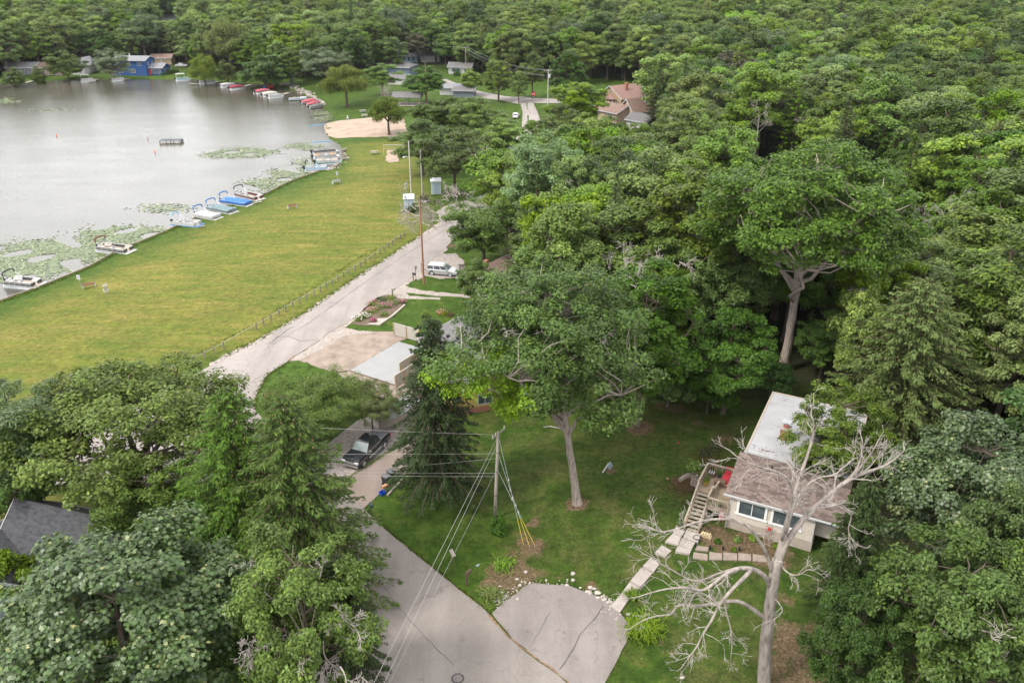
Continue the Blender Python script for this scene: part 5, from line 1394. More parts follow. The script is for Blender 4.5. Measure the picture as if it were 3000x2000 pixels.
# ---- utility poles far and mid
def pole(px, H, label, m=POLE, arms=((.0, 1.2),), tr=False, r=.15, lamp=False, rz=0.0, tilt=0.0):
    w = P(*px); t = thing('utility_pole', label, 'utility pole', w, rz); t.rotation_euler[1] = tilt
    MB().tube([(0, 0, -.3), (0, 0, H * .5), (0, 0, H)], [r, r * .85, r * .66], 8).build('shaft', m, t)
    for dz, L in arms:
        c = MB().box((0, .12, H - .35 - dz), (L * 2, .1, .12)).build('crossarm', WOODG, t)
        mb = MB(); [mb.tube([(s * L * .9, .12, H - .3 - dz), (s * L * .9, .12, H - .05 - dz)], .05, 6) for s in (-1, -.4, .4, 1)]; mb.build('insulators', WHITE, c)
    if tr: MB().tube([(.38, 0, H - 2.3), (.38, 0, H - 1.3)], .28, 10).build('transformer', mat('grey_tank', (.4, .42, .42), .5, .1, 2), t)
    if lamp:
        a_ = MB().tube([(0, 0, H * .72), (-.6, -.1, H * .72 + .25), (-1.0, -.15, H * .72 + .2)], .05, 6).build('lamp_arm', STEEL, t)
        MB().ball((-1.05, -.16, H * .72 + .05), (.28, .2, .25), 8, 5).build('lamp_head', STEEL, a_)
    return w, H
PT = {}
def addpole(k, *a, **kw): w, H = pole(*a, **kw); PT[k] = w + Vector((0, 0, H - .1))
addpole('lamp', (1206, 582), 11.5, 'tall pale grey pole with a lamp, behind the blue grey shed', mat('pale_pole', (.4, .37, .34), .9, .12, 2), arms=(), lamp=True)
addpole('second', (1238, 577), 9.5, 'shorter pale pole right of the lamp pole', mat('pale_pole', (.4, .37, .34)), arms=())
addpole('suv', (1242, 832), 13.0, 'reddish brown utility pole at the road edge beside the silver car', POLER, arms=((0, .9),), r=.17)
addpole('xfmr', (1604, 335), 12.5, 'pale utility pole with transformer at the far road corner', mat('pale_pole', (.4, .37, .34)), tr=True, rz=.3)
addpole('thin', (1621, 290), 13.0, 'thin brown pole right behind the transformer pole', POLER, arms=())
addpole('beach', (1251, 304), 12.5, 'brown pole in front of the dark round street maple', POLER, arms=())
addpole('street', (1366, 222), 10.5, 'pole with crossarm above the white street house', rz=.3)
addpole('house', (1238, 180), 9.0, 'pole with crossarm between the pale blue house and the dark round tree', rz=.3)
addpole('bluehouse', (433, 180), 11.0, 'leaning pale pole behind the blue house', mat('pale_pole', (.4, .37, .34)), arms=(), tilt=-.12)
addpole('bung', (118, 186), 13.0, 'leaning pole between the left bungalows', arms=(), tilt=-.14)
addpole('left', (280, 1246), 6.5, 'grey utility pole seen through the wide open oak by the road', rz=.4)
addpole('wood', (578, 92), 10, 'thin pale pole in the wood across the lake', mat('pale_pole', (.4, .37, .34)), arms=())
def wire(a, b, label, sag=.03, r=.03, m=WIRE, group='overhead wires'):
    a, b = Vector(a), Vector(b); L = (b - a).length
    mb = MB(); mb.tube([a.lerp(b, i / 12) - Vector((0, 0, 4 * sag * L * (i / 12) * (1 - i / 12))) for i in range(13)], r, 4)
    return tag(mb.build('overhead_wire', m), label, 'wire', group)
for dx, k in ((-1.0, 'left'), (.9, 'right')):
    for dz in (0, -1.6):
        wire(PT['xfmr'] + Vector((dx, 0, dz)), PT['street'] + Vector((dx, 0, dz * .7)), f"{'upper' if dz == 0 else 'lower'} {'left' if dx < 0 else 'right'} wire from the transformer pole to the street pole", .02, .025, WIRE, 'street wires')
    wire(PT['street'] + Vector((dx, 0, 0)), PT['house'] + Vector((dx, 0, 0)), f"{'left' if dx < 0 else 'right'} wire from the street pole towards the pale blue house", .02, .025, WIRE, 'far street wires')
wire(PT['xfmr'], P(1680, 300), 'guy wire slanting right from the transformer pole', 0, .03, WIRE)
# ---- two sheds
def shed(px, L, W, H, h, m, roofm, label, door=True):
    w = P(*px); t = thing('shed', label, 'shed', w, h)
    MB().prism([(-L / 2, -W / 2), (L / 2, -W / 2), (L / 2, W / 2), (-L / 2, W / 2)], 0, H).build('wall', m, t)
    MB().add([(-L / 2 - .12, -W / 2 - .15, H), (L / 2 + .12, -W / 2 - .15, H), (L / 2 + .12, W / 2 + .15, H + .3), (-L / 2 - .12, W / 2 + .15, H + .3), (-L / 2 - .12, -W / 2 - .15, H + .1), (L / 2 + .12, -W / 2 - .15, H + .1), (L / 2 + .12, W / 2 + .15, H + .4), (-L / 2 - .12, W / 2 + .15, H + .4)],
             [(3, 2, 1, 0), (4, 5, 6, 7), (0, 1, 5, 4), (1, 2, 6, 5), (2, 3, 7, 6), (3, 0, 4, 7)]).build('roof', roofm, t)
    d = MB().box((0, -W / 2 - .02, H * .45), (L * .7, .03, H * .84)).build('door', mat('shed_door', tuple(c * .8 for c in (.4, .5, .56)), .6, .08, 3), t)
    MB().box((0, -W / 2 - .045, H * .45), (.04, .02, H * .84)).build('door_seam', BLACK, d)
    mb = MB(); [mb.box((-L / 2 - .012, -W / 2 + W * (k + .5) / 8, H / 2), (.02, .03, H)) for k in range(8)]; mb.build('ribs', m, t)
shed((1199, 610), 1.9, 2.2, 2.1, heading(P(1190, 612), P(1212, 600)) * .3 - .25, mat('blue_grey_siding', (.3, .38, .44), .6, .08, 3), mat('pale_blue_roof', (.42, .48, .5), .5, .08, 3), 'blue grey metal shed on a slab at the foot of the lamp pole')
shed((1278, 566), 2.0, 1.6, 2.6, .1, mat('pale_siding', (.45, .5, .53), .6, .06, 3), mat('pale_roof', (.5, .52, .53), .5, .06, 3), 'pale grey box shed at the wood edge behind the yellow locust')
drape('shed_slab', [(1172, 617), (1200, 605), (1235, 600), (1232, 606), (1205, 612), (1180, 618)], CONCRETE, .04, 2, .03)
# ================================================================== FAR AND MIDDLE HOUSES, VEHICLES
def shingle(name, col): return mat(name, col, .95, .28, 2.2, .6, 9, .12, stretch=(1, 1, 3))
S_GREY = shingle('grey_shingles', (.17, .17, .18)); S_DARK = shingle('charcoal_shingles', (.055, .056, .06)); S_BROWN = shingle('brown_shingles', (.17, .115, .095)); S_RED = shingle('reddish_shingles', (.19, .118, .1)); S_MIDG = shingle('mid_grey_shingles', (.12, .115, .115))
TRIMW = mat('white_trim', (.37, .37, .365), .5, .04, 2); GLASS = glass_mat()
def window_at(house, x, y, z, w, h, ax, s, frame=TRIMW, cols=2, t=.09):
    """a framed window standing proud of a wall; ax = wall normal axis, s = its side"""
    fr = MB()
    def bx(u, v, du, dv, d, off):
        if ax == 'x': return (x + s * off, y + u, z + v), (d, du, dv)
        return (x + u, y + s * off, z + v), (du, d, dv)
    for (u, v, du, dv) in ((0, h / 2, w + 2 * t, t), (0, -h / 2, w + 2 * t, t), (-w / 2, 0, t, h - t), (w / 2, 0, t, h - t)): fr.box(*bx(u, v, du, dv, .08, .04))
    for k in range(1, cols): fr.box(*bx(-w / 2 + w * k / cols, 0, .06, h - t, .07, .035))
    f = fr.build('window', frame, house)
    for k in range(cols): MB().box(*bx(-w / 2 + w * (k + .5) / cols, 0, w / cols - .07, h - t, .03, .012)).build('pane', GLASS, f)
def house(px, L, W, wh, pitch, h, wallm, roofm, label, wins=(), chim=None, door=None, eave=.45, z0=None, name='house', loc=None, base=None, hip=0.0, cat='house'):
    """gable (or hipped) house: ridge along local x; wins = (side, position along the wall, sill z, w, h)"""
    w = Vector(loc) if loc else P(*px); t = thing(name, label, cat, w, h)
    a, b = L / 2, W / 2; r = W / 2 * pitch
    mb = MB(); mb.add([(-a, -b, -.5), (a, -b, -.5), (a, b, -.5), (-a, b, -.5), (-a, -b, wh), (a, -b, wh), (a, b, wh), (-a, b, wh)], [(0, 1, 5, 4), (1, 2, 6, 5), (2, 3, 7, 6), (3, 0, 4, 7)])
    if hip == 0: mb.add([(-a, -b, wh), (-a, b, wh), (-a, 0, wh + r), (a, -b, wh), (a, b, wh), (a, 0, wh + r)], [(1, 0, 2), (3, 4, 5)])
    wall = mb.build('wall', wallm, t)
    if base: MB().prism([(-a - .03, -b - .03), (a + .03, -b - .03), (a + .03, b + .03), (-a - .03, b + .03)], -.5, .7).build('foundation', base, t)
    e = eave; ze = wh - e * pitch; th = .16; A = a + e; B = b + e; ri = A - hip
    top = [(-A, -B, ze + th), (A, -B, ze + th), (A, B, ze + th), (-A, B, ze + th), (-ri, 0, wh + r + th), (ri, 0, wh + r + th)]
    bot = [(x, y, z - th) for x, y, z in top]
    fs = [(0, 1, 5, 4), (2, 3, 4, 5), (1, 2, 5), (3, 0, 4)] if hip else [(0, 1, 5, 4), (2, 3, 4, 5)]
    rf = MB().add(top + bot, fs + [tuple(i + 6 for i in reversed(f)) for f in fs]).build('roof', roofm, t)
    fb = MB()
    for s in (-1, 1): fb.box((0, s * (B + .02), ze + th / 2 - .02), (2 * A, .05, th + .06))
    if not hip:
        for s in (-1, 1):
            for q in (-1, 1): fb.bar((s * (A + .02), q * B, ze + th / 2), (s * (A + .02), 0, wh + r + th / 2), .05, th + .08)
    fb.build('fascia', TRIMW, t)
    for (sd, u, z, ww, hh) in wins:
        if sd == 'f': window_at(t, u, -b, z + hh / 2, ww, hh, 'y', -1)
        elif sd == 'b': window_at(t, u, b, z + hh / 2, ww, hh, 'y', 1)
        elif sd == 'r': window_at(t, a, u, z + hh / 2, ww, hh, 'x', 1)
        else: window_at(t, -a, u, z + hh / 2, ww, hh, 'x', -1)
    if door:
        sd, u, dm = door
        if sd == 'f': MB().box((u, -b - .03, 1.05), (1.0, .06, 2.1)).build('door', dm, t)
        else: MB().box((a + .03, u, 1.05), (.06, 1.0, 2.1)).build('door', dm, t)
    if chim:
        x, y, hh, cw = chim; zb = wh + r - abs(y) * pitch - .4
        c = MB().box((x, y, zb + hh / 2), (cw, cw, hh)).build('chimney', BRICK if cw > .55 else TRIMW, rf)
    return t, wall, rf
BLUEW = mat('deep_blue_siding', (.016, .062, .19), .7, .12, 2, .25, 9, stretch=(.3, .3, 4)); GREYW = mat('slate_siding', (.13, .145, .17), .7, .1, 2); BEIGEW = mat('beige_siding', (.4, .33, .26), .7, .08, 2)
TANW = mat('tan_brick', (.3, .195, .11), .9, .16, 3, .4, 12); PALEW = mat('pale_siding_house', (.36, .36, .345), .7, .06, 2); PINKW = mat('tan_stucco', (.34, .245, .185), .85, .1, 2); SKYW = mat('sky_blue_siding', (.22, .36, .42), .7, .08, 2)
DKGREYW = mat('grey_blue_siding', (.1, .13, .19), .7, .1, 2, .2, 8, stretch=(.3, .3, 4)); YELW = mat('yellow_siding', (.42, .3, .09), .7, .1, 2, .3, 8, stretch=(.3, .3, 4))
# deep blue two storey house across the lake with its low wing
g = P(400, 217); d0 = heading(P(365, 216), P(440, 218))
house(None, 13.0, 7.5, 5.6, .32, d0, BLUEW, S_GREY, 'deep blue two storey house on the far shore', [('f', -4.2, 1.0, 2.0, 1.3), ('f', -.3, 3.7, 1.2, 1.0), ('f', .8, 1.0, 2.2, 1.3), ('f', -4.5, 3.7, 1.4, 1.0), ('r', -1.5, 3.7, .9, 1.1), ('r', 1.6, 3.7, .9, 1.1), ('f', 4.0, 3.7, 1.3, 1.0)], loc=g, chim=(-2, 1, 1.4, .4))
g2 = P(452, 216)
house(None, 10.5, 6.5, 2.7, .38, d0 + .02, BLUEW, S_GREY, 'low deep blue wing with porch windows on the right of the two storey house', [('f', -4.0, .5, 1.6, 1.6), ('f', -1.9, .5, 1.6, 1.6), ('f', 1.7, .5, 1.8, 1.6), ('r', -1.2, .6, 1.3, 1.4), ('r', 1.2, .6, 1.3, 1.4), ('f', 3.9, .6, 1.2, 1.4)], loc=g2, door=('f', 0, RED))
house((75, 214), 11, 7, 2.6, .4, .08, GREYW, S_GREY, 'slate grey shore bungalow left of the narrow tree', [('f', 0, .8, 3.0, 1.2), ('f', 3.6, .8, 1.4, 1.2)])
house((150, 214), 12, 8, 2.6, .36, .02, mat('brown_siding', (.25, .19, .16), .7, .1, 2), S_BROWN, 'brown roofed shore bungalow with a long porch window band', [('f', -2.6, .7, 4.4, 1.4), ('f', 2.2, .7, 1.0, 1.2), ('f', 4.2, .5, 1.4, 1.8)], door=('f', 3.2, TRIMW))
house((247, 212), 9, 7, 3.0, .7, 1.4, PALEW, S_GREY, 'grey gabled shore house half hidden behind the silver green tree', [('l', 0, 1.0, 1.6, 1.3)])
house((480, 186), 8, 6, 2.5, .4, .1, mat('tan_garage', (.36, .27, .18), .8, .1, 2), S_BROWN, 'tan garage behind the right end of the blue house', door=('f', 0, TRIMW))
house((497, 70), 9, 7, 3.0, .5, .3, PALEW, S_GREY, 'white house alone in the wood on the far hill', [('f', 0, 1, 1.5, 1.2)])
house((1172, 218), 11, 8, 3.2, .34, -.25, DKGREYW, S_MIDG, 'grey blue house with a small white window, left of the round street maple', [('r', -.5, 1.4, 1.3, 1.0), ('f', 2.5, 1.3, 1.3, 1.0)], hip=2.5)
house((1172, 245), 7, 5.5, 2.4, .34, -.25, PALEW, S_MIDG, 'low grey roofed garage in front of the grey blue house')
house((1163, 178), 8, 7, 4.0, .8, 1.25, SKYW, S_GREY, 'pale blue gabled house with a steep white trimmed front', [('l', 0, 1.0, 1.6, 1.5), ('l', 0, 3.9, .8, .9)])
house((1195, 181), 9, 5, 2.6, .3, -.1, SKYW, S_GREY, 'pale blue porch wing with a row of white windows', [('f', -3, .7, 1.0, 1.5), ('f', -1, .7, 1.0, 1.5), ('f', 1, .7, 1.0, 1.5), ('f', 3, .7, 1.0, 1.5)])
house((1352, 214), 9, 7, 2.7, .35, -.12, PALEW, S_MIDG, 'white street house with a grey roof behind the young bright maple', [('f', -1.5, .8, 3.2, 1.3), ('f', 2.4, .8, 1.2, 1.2)])
house((1262, 180), 8, 6, 2.6, .4, .0, PALEW, S_MIDG, 'little white house half hidden between the dark street trees')
house((1331, 275), 9, 6, 2.4, .3, -.08, PALEW, S_GREY, 'low grey roofed building by the bend of the far street')
house((1362, 283), 7, 5, 2.3, .3, -.1, GREYW, S_MIDG, 'small flat grey roof in front of the young bright maple', cat='building')
# open park shelter
w = P(1195, 306); t = thing('park_shelter', 'open picnic shelter with a grey gable roof behind the smaller willow', 'shelter', w, -.06)
MB().add([(-4.6, -3.2, 2.6), (4.6, -3.2, 2.6), (4.6, 3.2, 2.6), (-4.6, 3.2, 2.6), (-4.6, 0, 3.9), (4.6, 0, 3.9), (-4.6, -3.2, 2.45), (4.6, -3.2, 2.45), (4.6, 3.2, 2.45), (-4.6, 3.2, 2.45)], [(0, 1, 5, 4), (2, 3, 4, 5), (6, 7, 1, 0), (8, 9, 3, 2), (9, 8, 7, 6), (0, 4, 3), (1, 2, 5)]).build('roof', S_MIDG, t)
for sx in (-4, 0, 4):
    for sy in (-2.7, 2.7): MB().box((sx, sy, 1.25), (.22, .22, 2.5)).build('post', WOODP, t)
MB().box((0, 0, .06), (8.8, 6.2, .12)).build('slab', CONCRETE, t)
# tan brick house with red roof, and the tan gabled houses in front of it
hd = heading(P(1780, 300), P(1840, 322)) + .2
t, wl, rf = house((1826, 308), 10.5, 11.0, 3.1, .52, hd + math.pi / 2, TANW, S_RED, 'tan brick bungalow with a reddish roof, brick chimney and half round porch', [('l', 3.6, 1.0, 1.2, 1.1), ('l', -4.2, .8, .6, 1.6), ('l', 0, 4.1, 1.0, .6)], chim=(-1.0, -2.2, 2.6, .8))
# the porch bay on the gable end
bay = MB(); ang = np.linspace(-1.35, 1.35, 7); bay.loft([[(-5.25 - 1.9 * math.cos(a), -.6 + 2.7 * math.sin(a), z) for a in ang] for z in (0, .75)], closed=False); bay.build('porch_wall', TANW, t)
MB().add([(-5.27, -.6, 3.9)] + [(-5.3 - 2.25 * math.cos(a), -.6 + 3.1 * math.sin(a), 2.75) for a in ang], [(0, i + 2, i + 1) for i in range(6)]).add([(-5.3 - 2.25 * math.cos(a), -.6 + 3.1 * math.sin(a), z) for a in ang for z in (2.75, 2.55)], [(2 * i, 2 * i + 2, 2 * i + 3, 2 * i + 1) for i in range(6)]).build('porch_roof', S_RED, t)
for a in ang: MB().box((-5.25 - 1.9 * math.cos(a), -.6 + 2.7 * math.sin(a), 1.65), (.22, .22, 1.85), a).build('porch_post', TRIMW, t)
house((1800, 350), 10, 8, 2.8, .4, hd + .1, PINKW, S_BROWN, 'brown roofed tan house just below the tan brick bungalow', [('f', 2, .9, 1.4, 1.2)])
t, wl, rf = house((1868, 352), 8, 6.5, 3.0, .9, hd + math.pi / 2 - .05, PINKW, S_BROWN, 'tan house with a steep white edged gable, right of the brown roof', [('l', 0, 3.4, .6, .6)], chim=(1.5, -1.2, 2.6, .5))
house((1882, 378), 6.5, 6.0, 2.6, .45, hd + .25, PALEW, S_MIDG, 'small grey roofed white addition below the steep tan gable', [('r', 0, .8, 1.2, 1.2)])
# roofs glimpsed among the trees
house((2668, 655), 9, 6, 2.6, .3, .5, mat('forest_dark_siding', (.16, .14, .12), .8, .1, 2), S_BROWN, 'dark brown roof with a white edge half hidden in the right wood')
house((2560, 470), 7, 5, 2.6, .4, .4, PALEW, S_MIDG, 'white wall patch glimpsed in the right hand wood')
house((2545, 800), 6, 5, 2.5, .3, .3, PALEW, mat('white_membrane', (.275, .275, .28), .6, .1, .6), 'white roof patch in the dark gap left of the broad spruce')
house((1440, 848), 7, 6, 2.4, .6, .9, mat('grey_stucco', (.3, .28, .26), .8, .1, 2), S_BROWN, 'brown roofed white edged cottage hidden behind the trees by the silver car', chim=(0, 1, 1.2, .6))
# grey roofed yellow house behind the dark spruce
yh = heading(P(1300, 1010), P(1400, 1180))
t, wl, rf = house(None, 14, 9.5, 2.9, .42, yh, YELW, S_MIDG, 'yellow sided house with a brick base and grey roof behind the dark spruce', [('f', 4.2, 1.0, 1.3, 1.2), ('r', -1, 1.0, 1.6, 1.2), ('f', 0, 1.0, 1.6, 1.2)], loc=P(1395, 1115), base=BRICK, hip=0)
for q in ((-4.2, -2.2), (-2.6, -1.4)): MB().box((q[0], q[1], 2.9 + 4.75 * .42 + q[1] * .42 + .32), (.4, .4, .28)).build('roof_vent', S_DARK, rf)
# dark grey roofed house, bottom left
lh = heading(P(70, 1640), P(330, 1560))
t, wl, rf = house(None, 9.5, 7, 3.0, .85, heading(P(160, 1600), P(330, 1640)), GREYW, S_DARK, 'grey house with steep charcoal shingle roof behind the huge maple', [('f', 2, 1, 1.4, 1.2)], loc=P(250, 1668))
house(None, 6.5, 6, 2.7, .55, lh + 1.35, GREYW, S_DARK, 'smaller charcoal gabled wing at the far left of the grey house', loc=P(28, 1735))
w = P(95, 1722); t = thing('porch_roof', 'flat white porch roof strewn with brown leaves beside the charcoal roofs', 'roof', w, lh + .35)
MB().prism([(-2.4, -2.0), (2.4, -2.0), (2.4, 2.0), (-2.4, 2.0)], 2.9, 3.05).build('deck', mat('white_membrane', (.6, .6, .61)), t)
for sx in (-2.2, 2.2): MB().box((sx, -1.8, 1.45), (.14, .14, 2.9)).build('post', TRIMW, t)
rg = random.Random(6); mb = MB()
for i in range(70):
    x, y = rg.gauss(0, .7), rg.gauss(.4, .5)
    if abs(x) < 2.2 and abs(y) < 1.9: mb.box((x, y, 3.07 + rg.random() * .06), (.16, .12, .015), rg.uniform(0, 3))
o = mb.build('leaf_litter', MATS['russet_leaves'], t); o['kind'] = 'stuff'
w = P(88, 1640); t = thing('porch_railing', 'white railed landing between the lawn and the charcoal roof', 'railing', w, lh)
MB().box((0, 0, .9), (3.0, .08, .1)).build('top_rail', GREYW, t)
for k in range(9): MB().box((-1.4 + k * .35, 0, .45), (.05, .05, .9)).build('baluster', TRIMW, t)
drape('front_path', [(95, 1470), (125, 1480), (122, 1530), (85, 1535), (80, 1500)], CONCRETE, .05, 2, .05)

# ------------------------------------------------------------------ vehicles
def wheel(parent, x, y, r=.37, w=.25, rimm=None):
    mb = MB(); s = 1 if y > 0 else -1
    mb.tube([(x, y - w / 2, r), (x, y - w / 2 + .03, r), (x, y + w / 2 - .03, r), (x, y + w / 2, r)], [r - .05, r, r, r - .05], 18); ty = mb.build('wheel', RUBBER, parent, True)
    q = MB(); yo = y + s * (w / 2 + .004)
    q.tube([(x, yo - .03, r), (x, yo + .006, r)], [r * .66, r * .66], 16); rm = q.build('rim', rimm or ALU, ty)
def vehicle(loc, h, label, kind, paint, name, group=None):
    t = thing(name, label, 'car' if kind != 'pickup' else 'truck', loc, h)
    L, W = (4.9, 1.86) if kind == 'suv' else (5.9, 2.03) if kind == 'pickup' else (4.5, 1.78) if kind == 'car' else (5.4, 2.0)
    a, b = L / 2, W / 2
    if kind == 'pickup': prof = [(-a, .55, 1.05), (-a + .1, .45, 1.12), (-a + 1.7, .4, 1.13), (.95, .4, 1.15), (1.35, .42, 1.18), (a - .35, .42, 1.12), (a - .08, .48, 1.02), (a, .55, .9)]
    elif kind == 'suv': prof = [(-a, .5, .95), (-a + .12, .35, 1.05), (-1.0, .28, 1.03), (1.0, .28, 1.02), (1.4, .3, 1.03), (a - .35, .32, .88), (a - .06, .38, .76), (a, .45, .66)]
    elif kind == 'van': prof = [(-a, .5, 1.1), (-a + .1, .35, 1.2), (0, .3, 1.2), (1.5, .3, 1.15), (a - .1, .35, .9), (a, .45, .75)]
    else: prof = [(-a, .45, .8), (-a + .2, .3, .92), (-.8, .26, .92), (.8, .26, .92), (a - .4, .3, .78), (a - .05, .36, .66), (a, .42, .58)]
    rings = []
    for i, (x, z0, z1) in enumerate(prof):
        k = .9 if i in (0, len(prof) - 1) else .97 if i in (1, len(prof) - 2) else 1
        rings.append([(x, -b * k * .96, z0), (x, -b * k, z0 + .18), (x, -b * k, z1 - .14), (x, -b * k * .93, z1), (x, 0, z1 + .03), (x, b * k * .93, z1), (x, b * k, z1 - .14), (x, b * k, z0 + .18), (x, b * k * .96, z0)])
    body = MB().loft(rings).build('body', paint, t)
    for p in body.data.polygons: p.use_smooth = False
    zt = {'suv': 1.7, 'pickup': 1.92, 'car': 1.45, 'van': 2.0}[kind]; zb = {'suv': 1.0, 'pickup': 1.12, 'car': .9, 'van': 1.15}[kind]
    x0, x1, u0, u1 = {'suv': (-2.38, 1.25, -2.1, .35), 'pickup': (-1.15, 1.3, -1.0, .55), 'car': (-1.75, 1.1, -1.1, .35), 'van': (-2.65, 1.75, -2.55, 1.1)}[kind]
    bb, bt = b * .93, b * .74
    cab = [[(x0, -bb, zb), (x1, -bb * .96, zb), (x1, bb * .96, zb), (x0, bb, zb)], [(u0 - .03, -bt, zt - .1), (u1 + .08, -bt * .97, zt - .1), (u1 + .08, bt * .97, zt - .1), (u0 - .03, bt, zt - .1)], [(u0 + .1, -bt * .9, zt), (u1 - .1, -bt * .88, zt), (u1 - .1, bt * .88, zt), (u0 + .1, bt * .9, zt)]]
    MB().loft(cab).build('cabin', paint, t)
    gm = glass_mat('car_glass', (.012, .014, .016))
    def pane(nm, c00, c10, c11, c01, mrg=.08, off=.018, m=gm):
        c = [Vector(q) for q in (c00, c10, c11, c01)]; n = (c[1] - c[0]).cross(c[3] - c[0]).normalized()
        def bl(u, v): return c[0] * (1 - u) * (1 - v) + c[1] * u * (1 - v) + c[2] * u * v + c[3] * (1 - u) * v
        q = [bl(mrg * .6, mrg), bl(1 - mrg * .6, mrg), bl(1 - mrg * .6, 1 - mrg), bl(mrg * .6, 1 - mrg)]
        MB().add([p + n * off for p in q] + [p - n * .01 for p in q], [(0, 1, 2, 3), (7, 6, 5, 4), (0, 4, 5, 1), (1, 5, 6, 2), (2, 6, 7, 3), (3, 7, 4, 0)]).build(nm, m, t)
    B, T_ = cab[0], cab[1]
    pane('windscreen', B[1], B[2], T_[2], T_[1], .06, m=glass_mat('windscreen_glass', (.1, .12, .12))); pane('rear_window', B[3], B[0], T_[0], T_[3], .12)
    n = {'suv': 3, 'pickup': 2, 'car': 2, 'van': 2}[kind]
    for (p0, p1, q1, q0) in ((B[0], B[1], T_[1], T_[0]), (B[2], B[3], T_[3], T_[2])):
        p0, p1, q0, q1 = map(Vector, (p0, p1, q0, q1))
        for k in range(n):
            s0, s1 = k / n, (k + 1) / n
            pane('side_window', p0.lerp(p1, s0), p0.lerp(p1, s1), q0.lerp(q1, s1), q0.lerp(q1, s0), .1)
    r = .4 if kind == 'pickup' else .36
    wx = (a - .95, -a + (1.25 if kind == 'pickup' else 1.0))
    for x in wx:
        for s in (-1, 1):
            wheel(t, x, s * (b - .11), r)
            MB().tube([(x, s * (b - .02) - .015, r + .02), (x, s * (b - .02) + .015, r + .02)], [r + .09, r + .09], 16).build('wheel_arch', BLACK, t)
    HL = mat('headlight_lens', (.55, .56, .56), .15, .05, 3); TL = mat('taillight_lens', (.3, .015, .015), .2, .1, 3); CH = mat('chrome', (.6, .6, .6), .15, .05, 2, metal=.9)
    for s in (-1, 1):
        MB().box((a - .1, s * b * .74, prof[-1][2] - .02), (.26, .42, .2)).build('headlight', HL, t); MB().box((-a + .02, s * b * .84, .88), (.1, .2, .36)).build('taillight', TL, t)
        mr = MB().box((x1 - .3, s * (b + .12), zb + .1), (.14, .24, .2)).build('mirror', CH if kind == 'pickup' else paint, t)
    MB().box((a - .01, 0, prof[-1][2] - .08), (.08, W * .5, .22)).build('grille', CH if kind == 'pickup' else BLACK, t)
    MB().box((a + .02, 0, .5), (.16, W * .9, .2)).build('front_bumper', CH if kind == 'pickup' else paint, t); MB().box((-a - .02, 0, .55), (.14, W * .9, .2)).build('rear_bumper', CH if kind == 'pickup' else paint, t)
    if kind == 'pickup':
        MB().box((-2.0, 0, 1.15), (1.62, W * .84, .05)).build('bed_cover', mat('grey_bed_cover', (.11, .11, .12), .7, .15, 3), t)
        for s in (-1, 1): MB().box((-.15, s * (b + .05), .42), (2.3, .16, .06)).build('running_board', CH, t); MB().box((.05, s * (b * .955), 1.17), (2.5, .05, .045)).build('window_trim', CH, t)
        for s in (-1, 1):
            for x in (.75, -.25): MB().box((x, s * (b + .012), 1.0), (.2, .04, .05)).build('door_handle', CH, t)
    if kind == 'suv':
        for s in (-1, 1): MB().bar((-1.8, s * .6, zt + .05), (.1, s * .6, zt + .05), .05).build('roof_rail', ALU, t)
        for s in (-1, 1):
            for x in (.35, -.75): MB().box((x, s * (b + .01), .9), (.2, .03, .05)).build('door_handle', paint, t)
    return t
SILVER = mat('silver_car_paint', (.38, .38, .38), .28, .03, 2, spec=.6, metal=.3, coat=.6); BLKP = mat('black_car_paint', (.012, .013, .016), .22, .1, 2, spec=.6, coat=.8); WHTP = mat('white_car_paint', (.46, .46, .46), .3, .03, 2, spec=.5, coat=.5)
vehicle(P(1297, 803), heading(P(1262, 806), P(1330, 812)), 'silver car with roof rails parked on gravel by the reddish pole', 'suv', SILVER, 'parked_car')
pa, pb = P(1030, 1372), P(1120, 1290)
_t = vehicle((pa + pb) / 2, heading(pb, pa), 'black crew cab pickup truck parked on gravel beside the brown drive', 'pickup', BLKP, 'pickup_truck')
vehicle(P(1511, 345), heading(P(1505, 365), P(1518, 330)) , 'white car seen between tree tops near the far road corner', 'car', WHTP, 'parked_car')
vehicle(P(1504, 440), heading(P(1495, 440), P(1515, 436)), 'white van glimpsed at the road edge above the yellow locust', 'van', WHTP, 'parked_van')
vehicle(P(532, 196), .1, 'white car on the drive right of the blue house', 'car', WHTP, 'parked_car')
# boat under covers beside the dark spruce
w = P(1165, 1235); L = 6.2
t = thing('trailer_boat', 'cream hulled boat on a trailer nose out from behind the dark spruce', 'boat', w, heading(P(1215, 1190), P(1150, 1240)))
st = [(-.5, 1.05, 1.5), (-.2, 1.1, 1.52), (.1, 1.08, 1.56), (.3, .85, 1.62), (.43, .45, 1.68), (.5, .05, 1.72)]
MB().loft([[(x * L, -wd, zt), (x * L, -wd * .9, .8), (x * L, 0, .55 if x < .4 else .95), (x * L, wd * .9, .8), (x * L, wd, zt)] for x, wd, zt in st], closed=False).build('hull', mat('cream_hull', (.36, .31, .265), .4, .06, 2), t)
MB().loft([[(x * L, -wd - .02, zt), (x * L, -wd * .5, zt + k), (x * L, 0, zt + k * 1.2), (x * L, wd * .5, zt + k), (x * L, wd + .02, zt)] for (x, wd, zt), k in zip(st, (.15, .5, .6, .25, .1, .02))], closed=False).build('cover', WHITEC, t)
mb = MB(); [mb.bar((-2.8, s * .7, .5), (2.6, s * .5, .5), .1) for s in (-1, 1)]; mb.bar((2.6, 0, .5), (4.2, 0, .45), .1); mb.build('trailer_frame', STEEL, t)
for s in (-1, 1): wheel(t, -.9, s * 1.05, .3, .2)
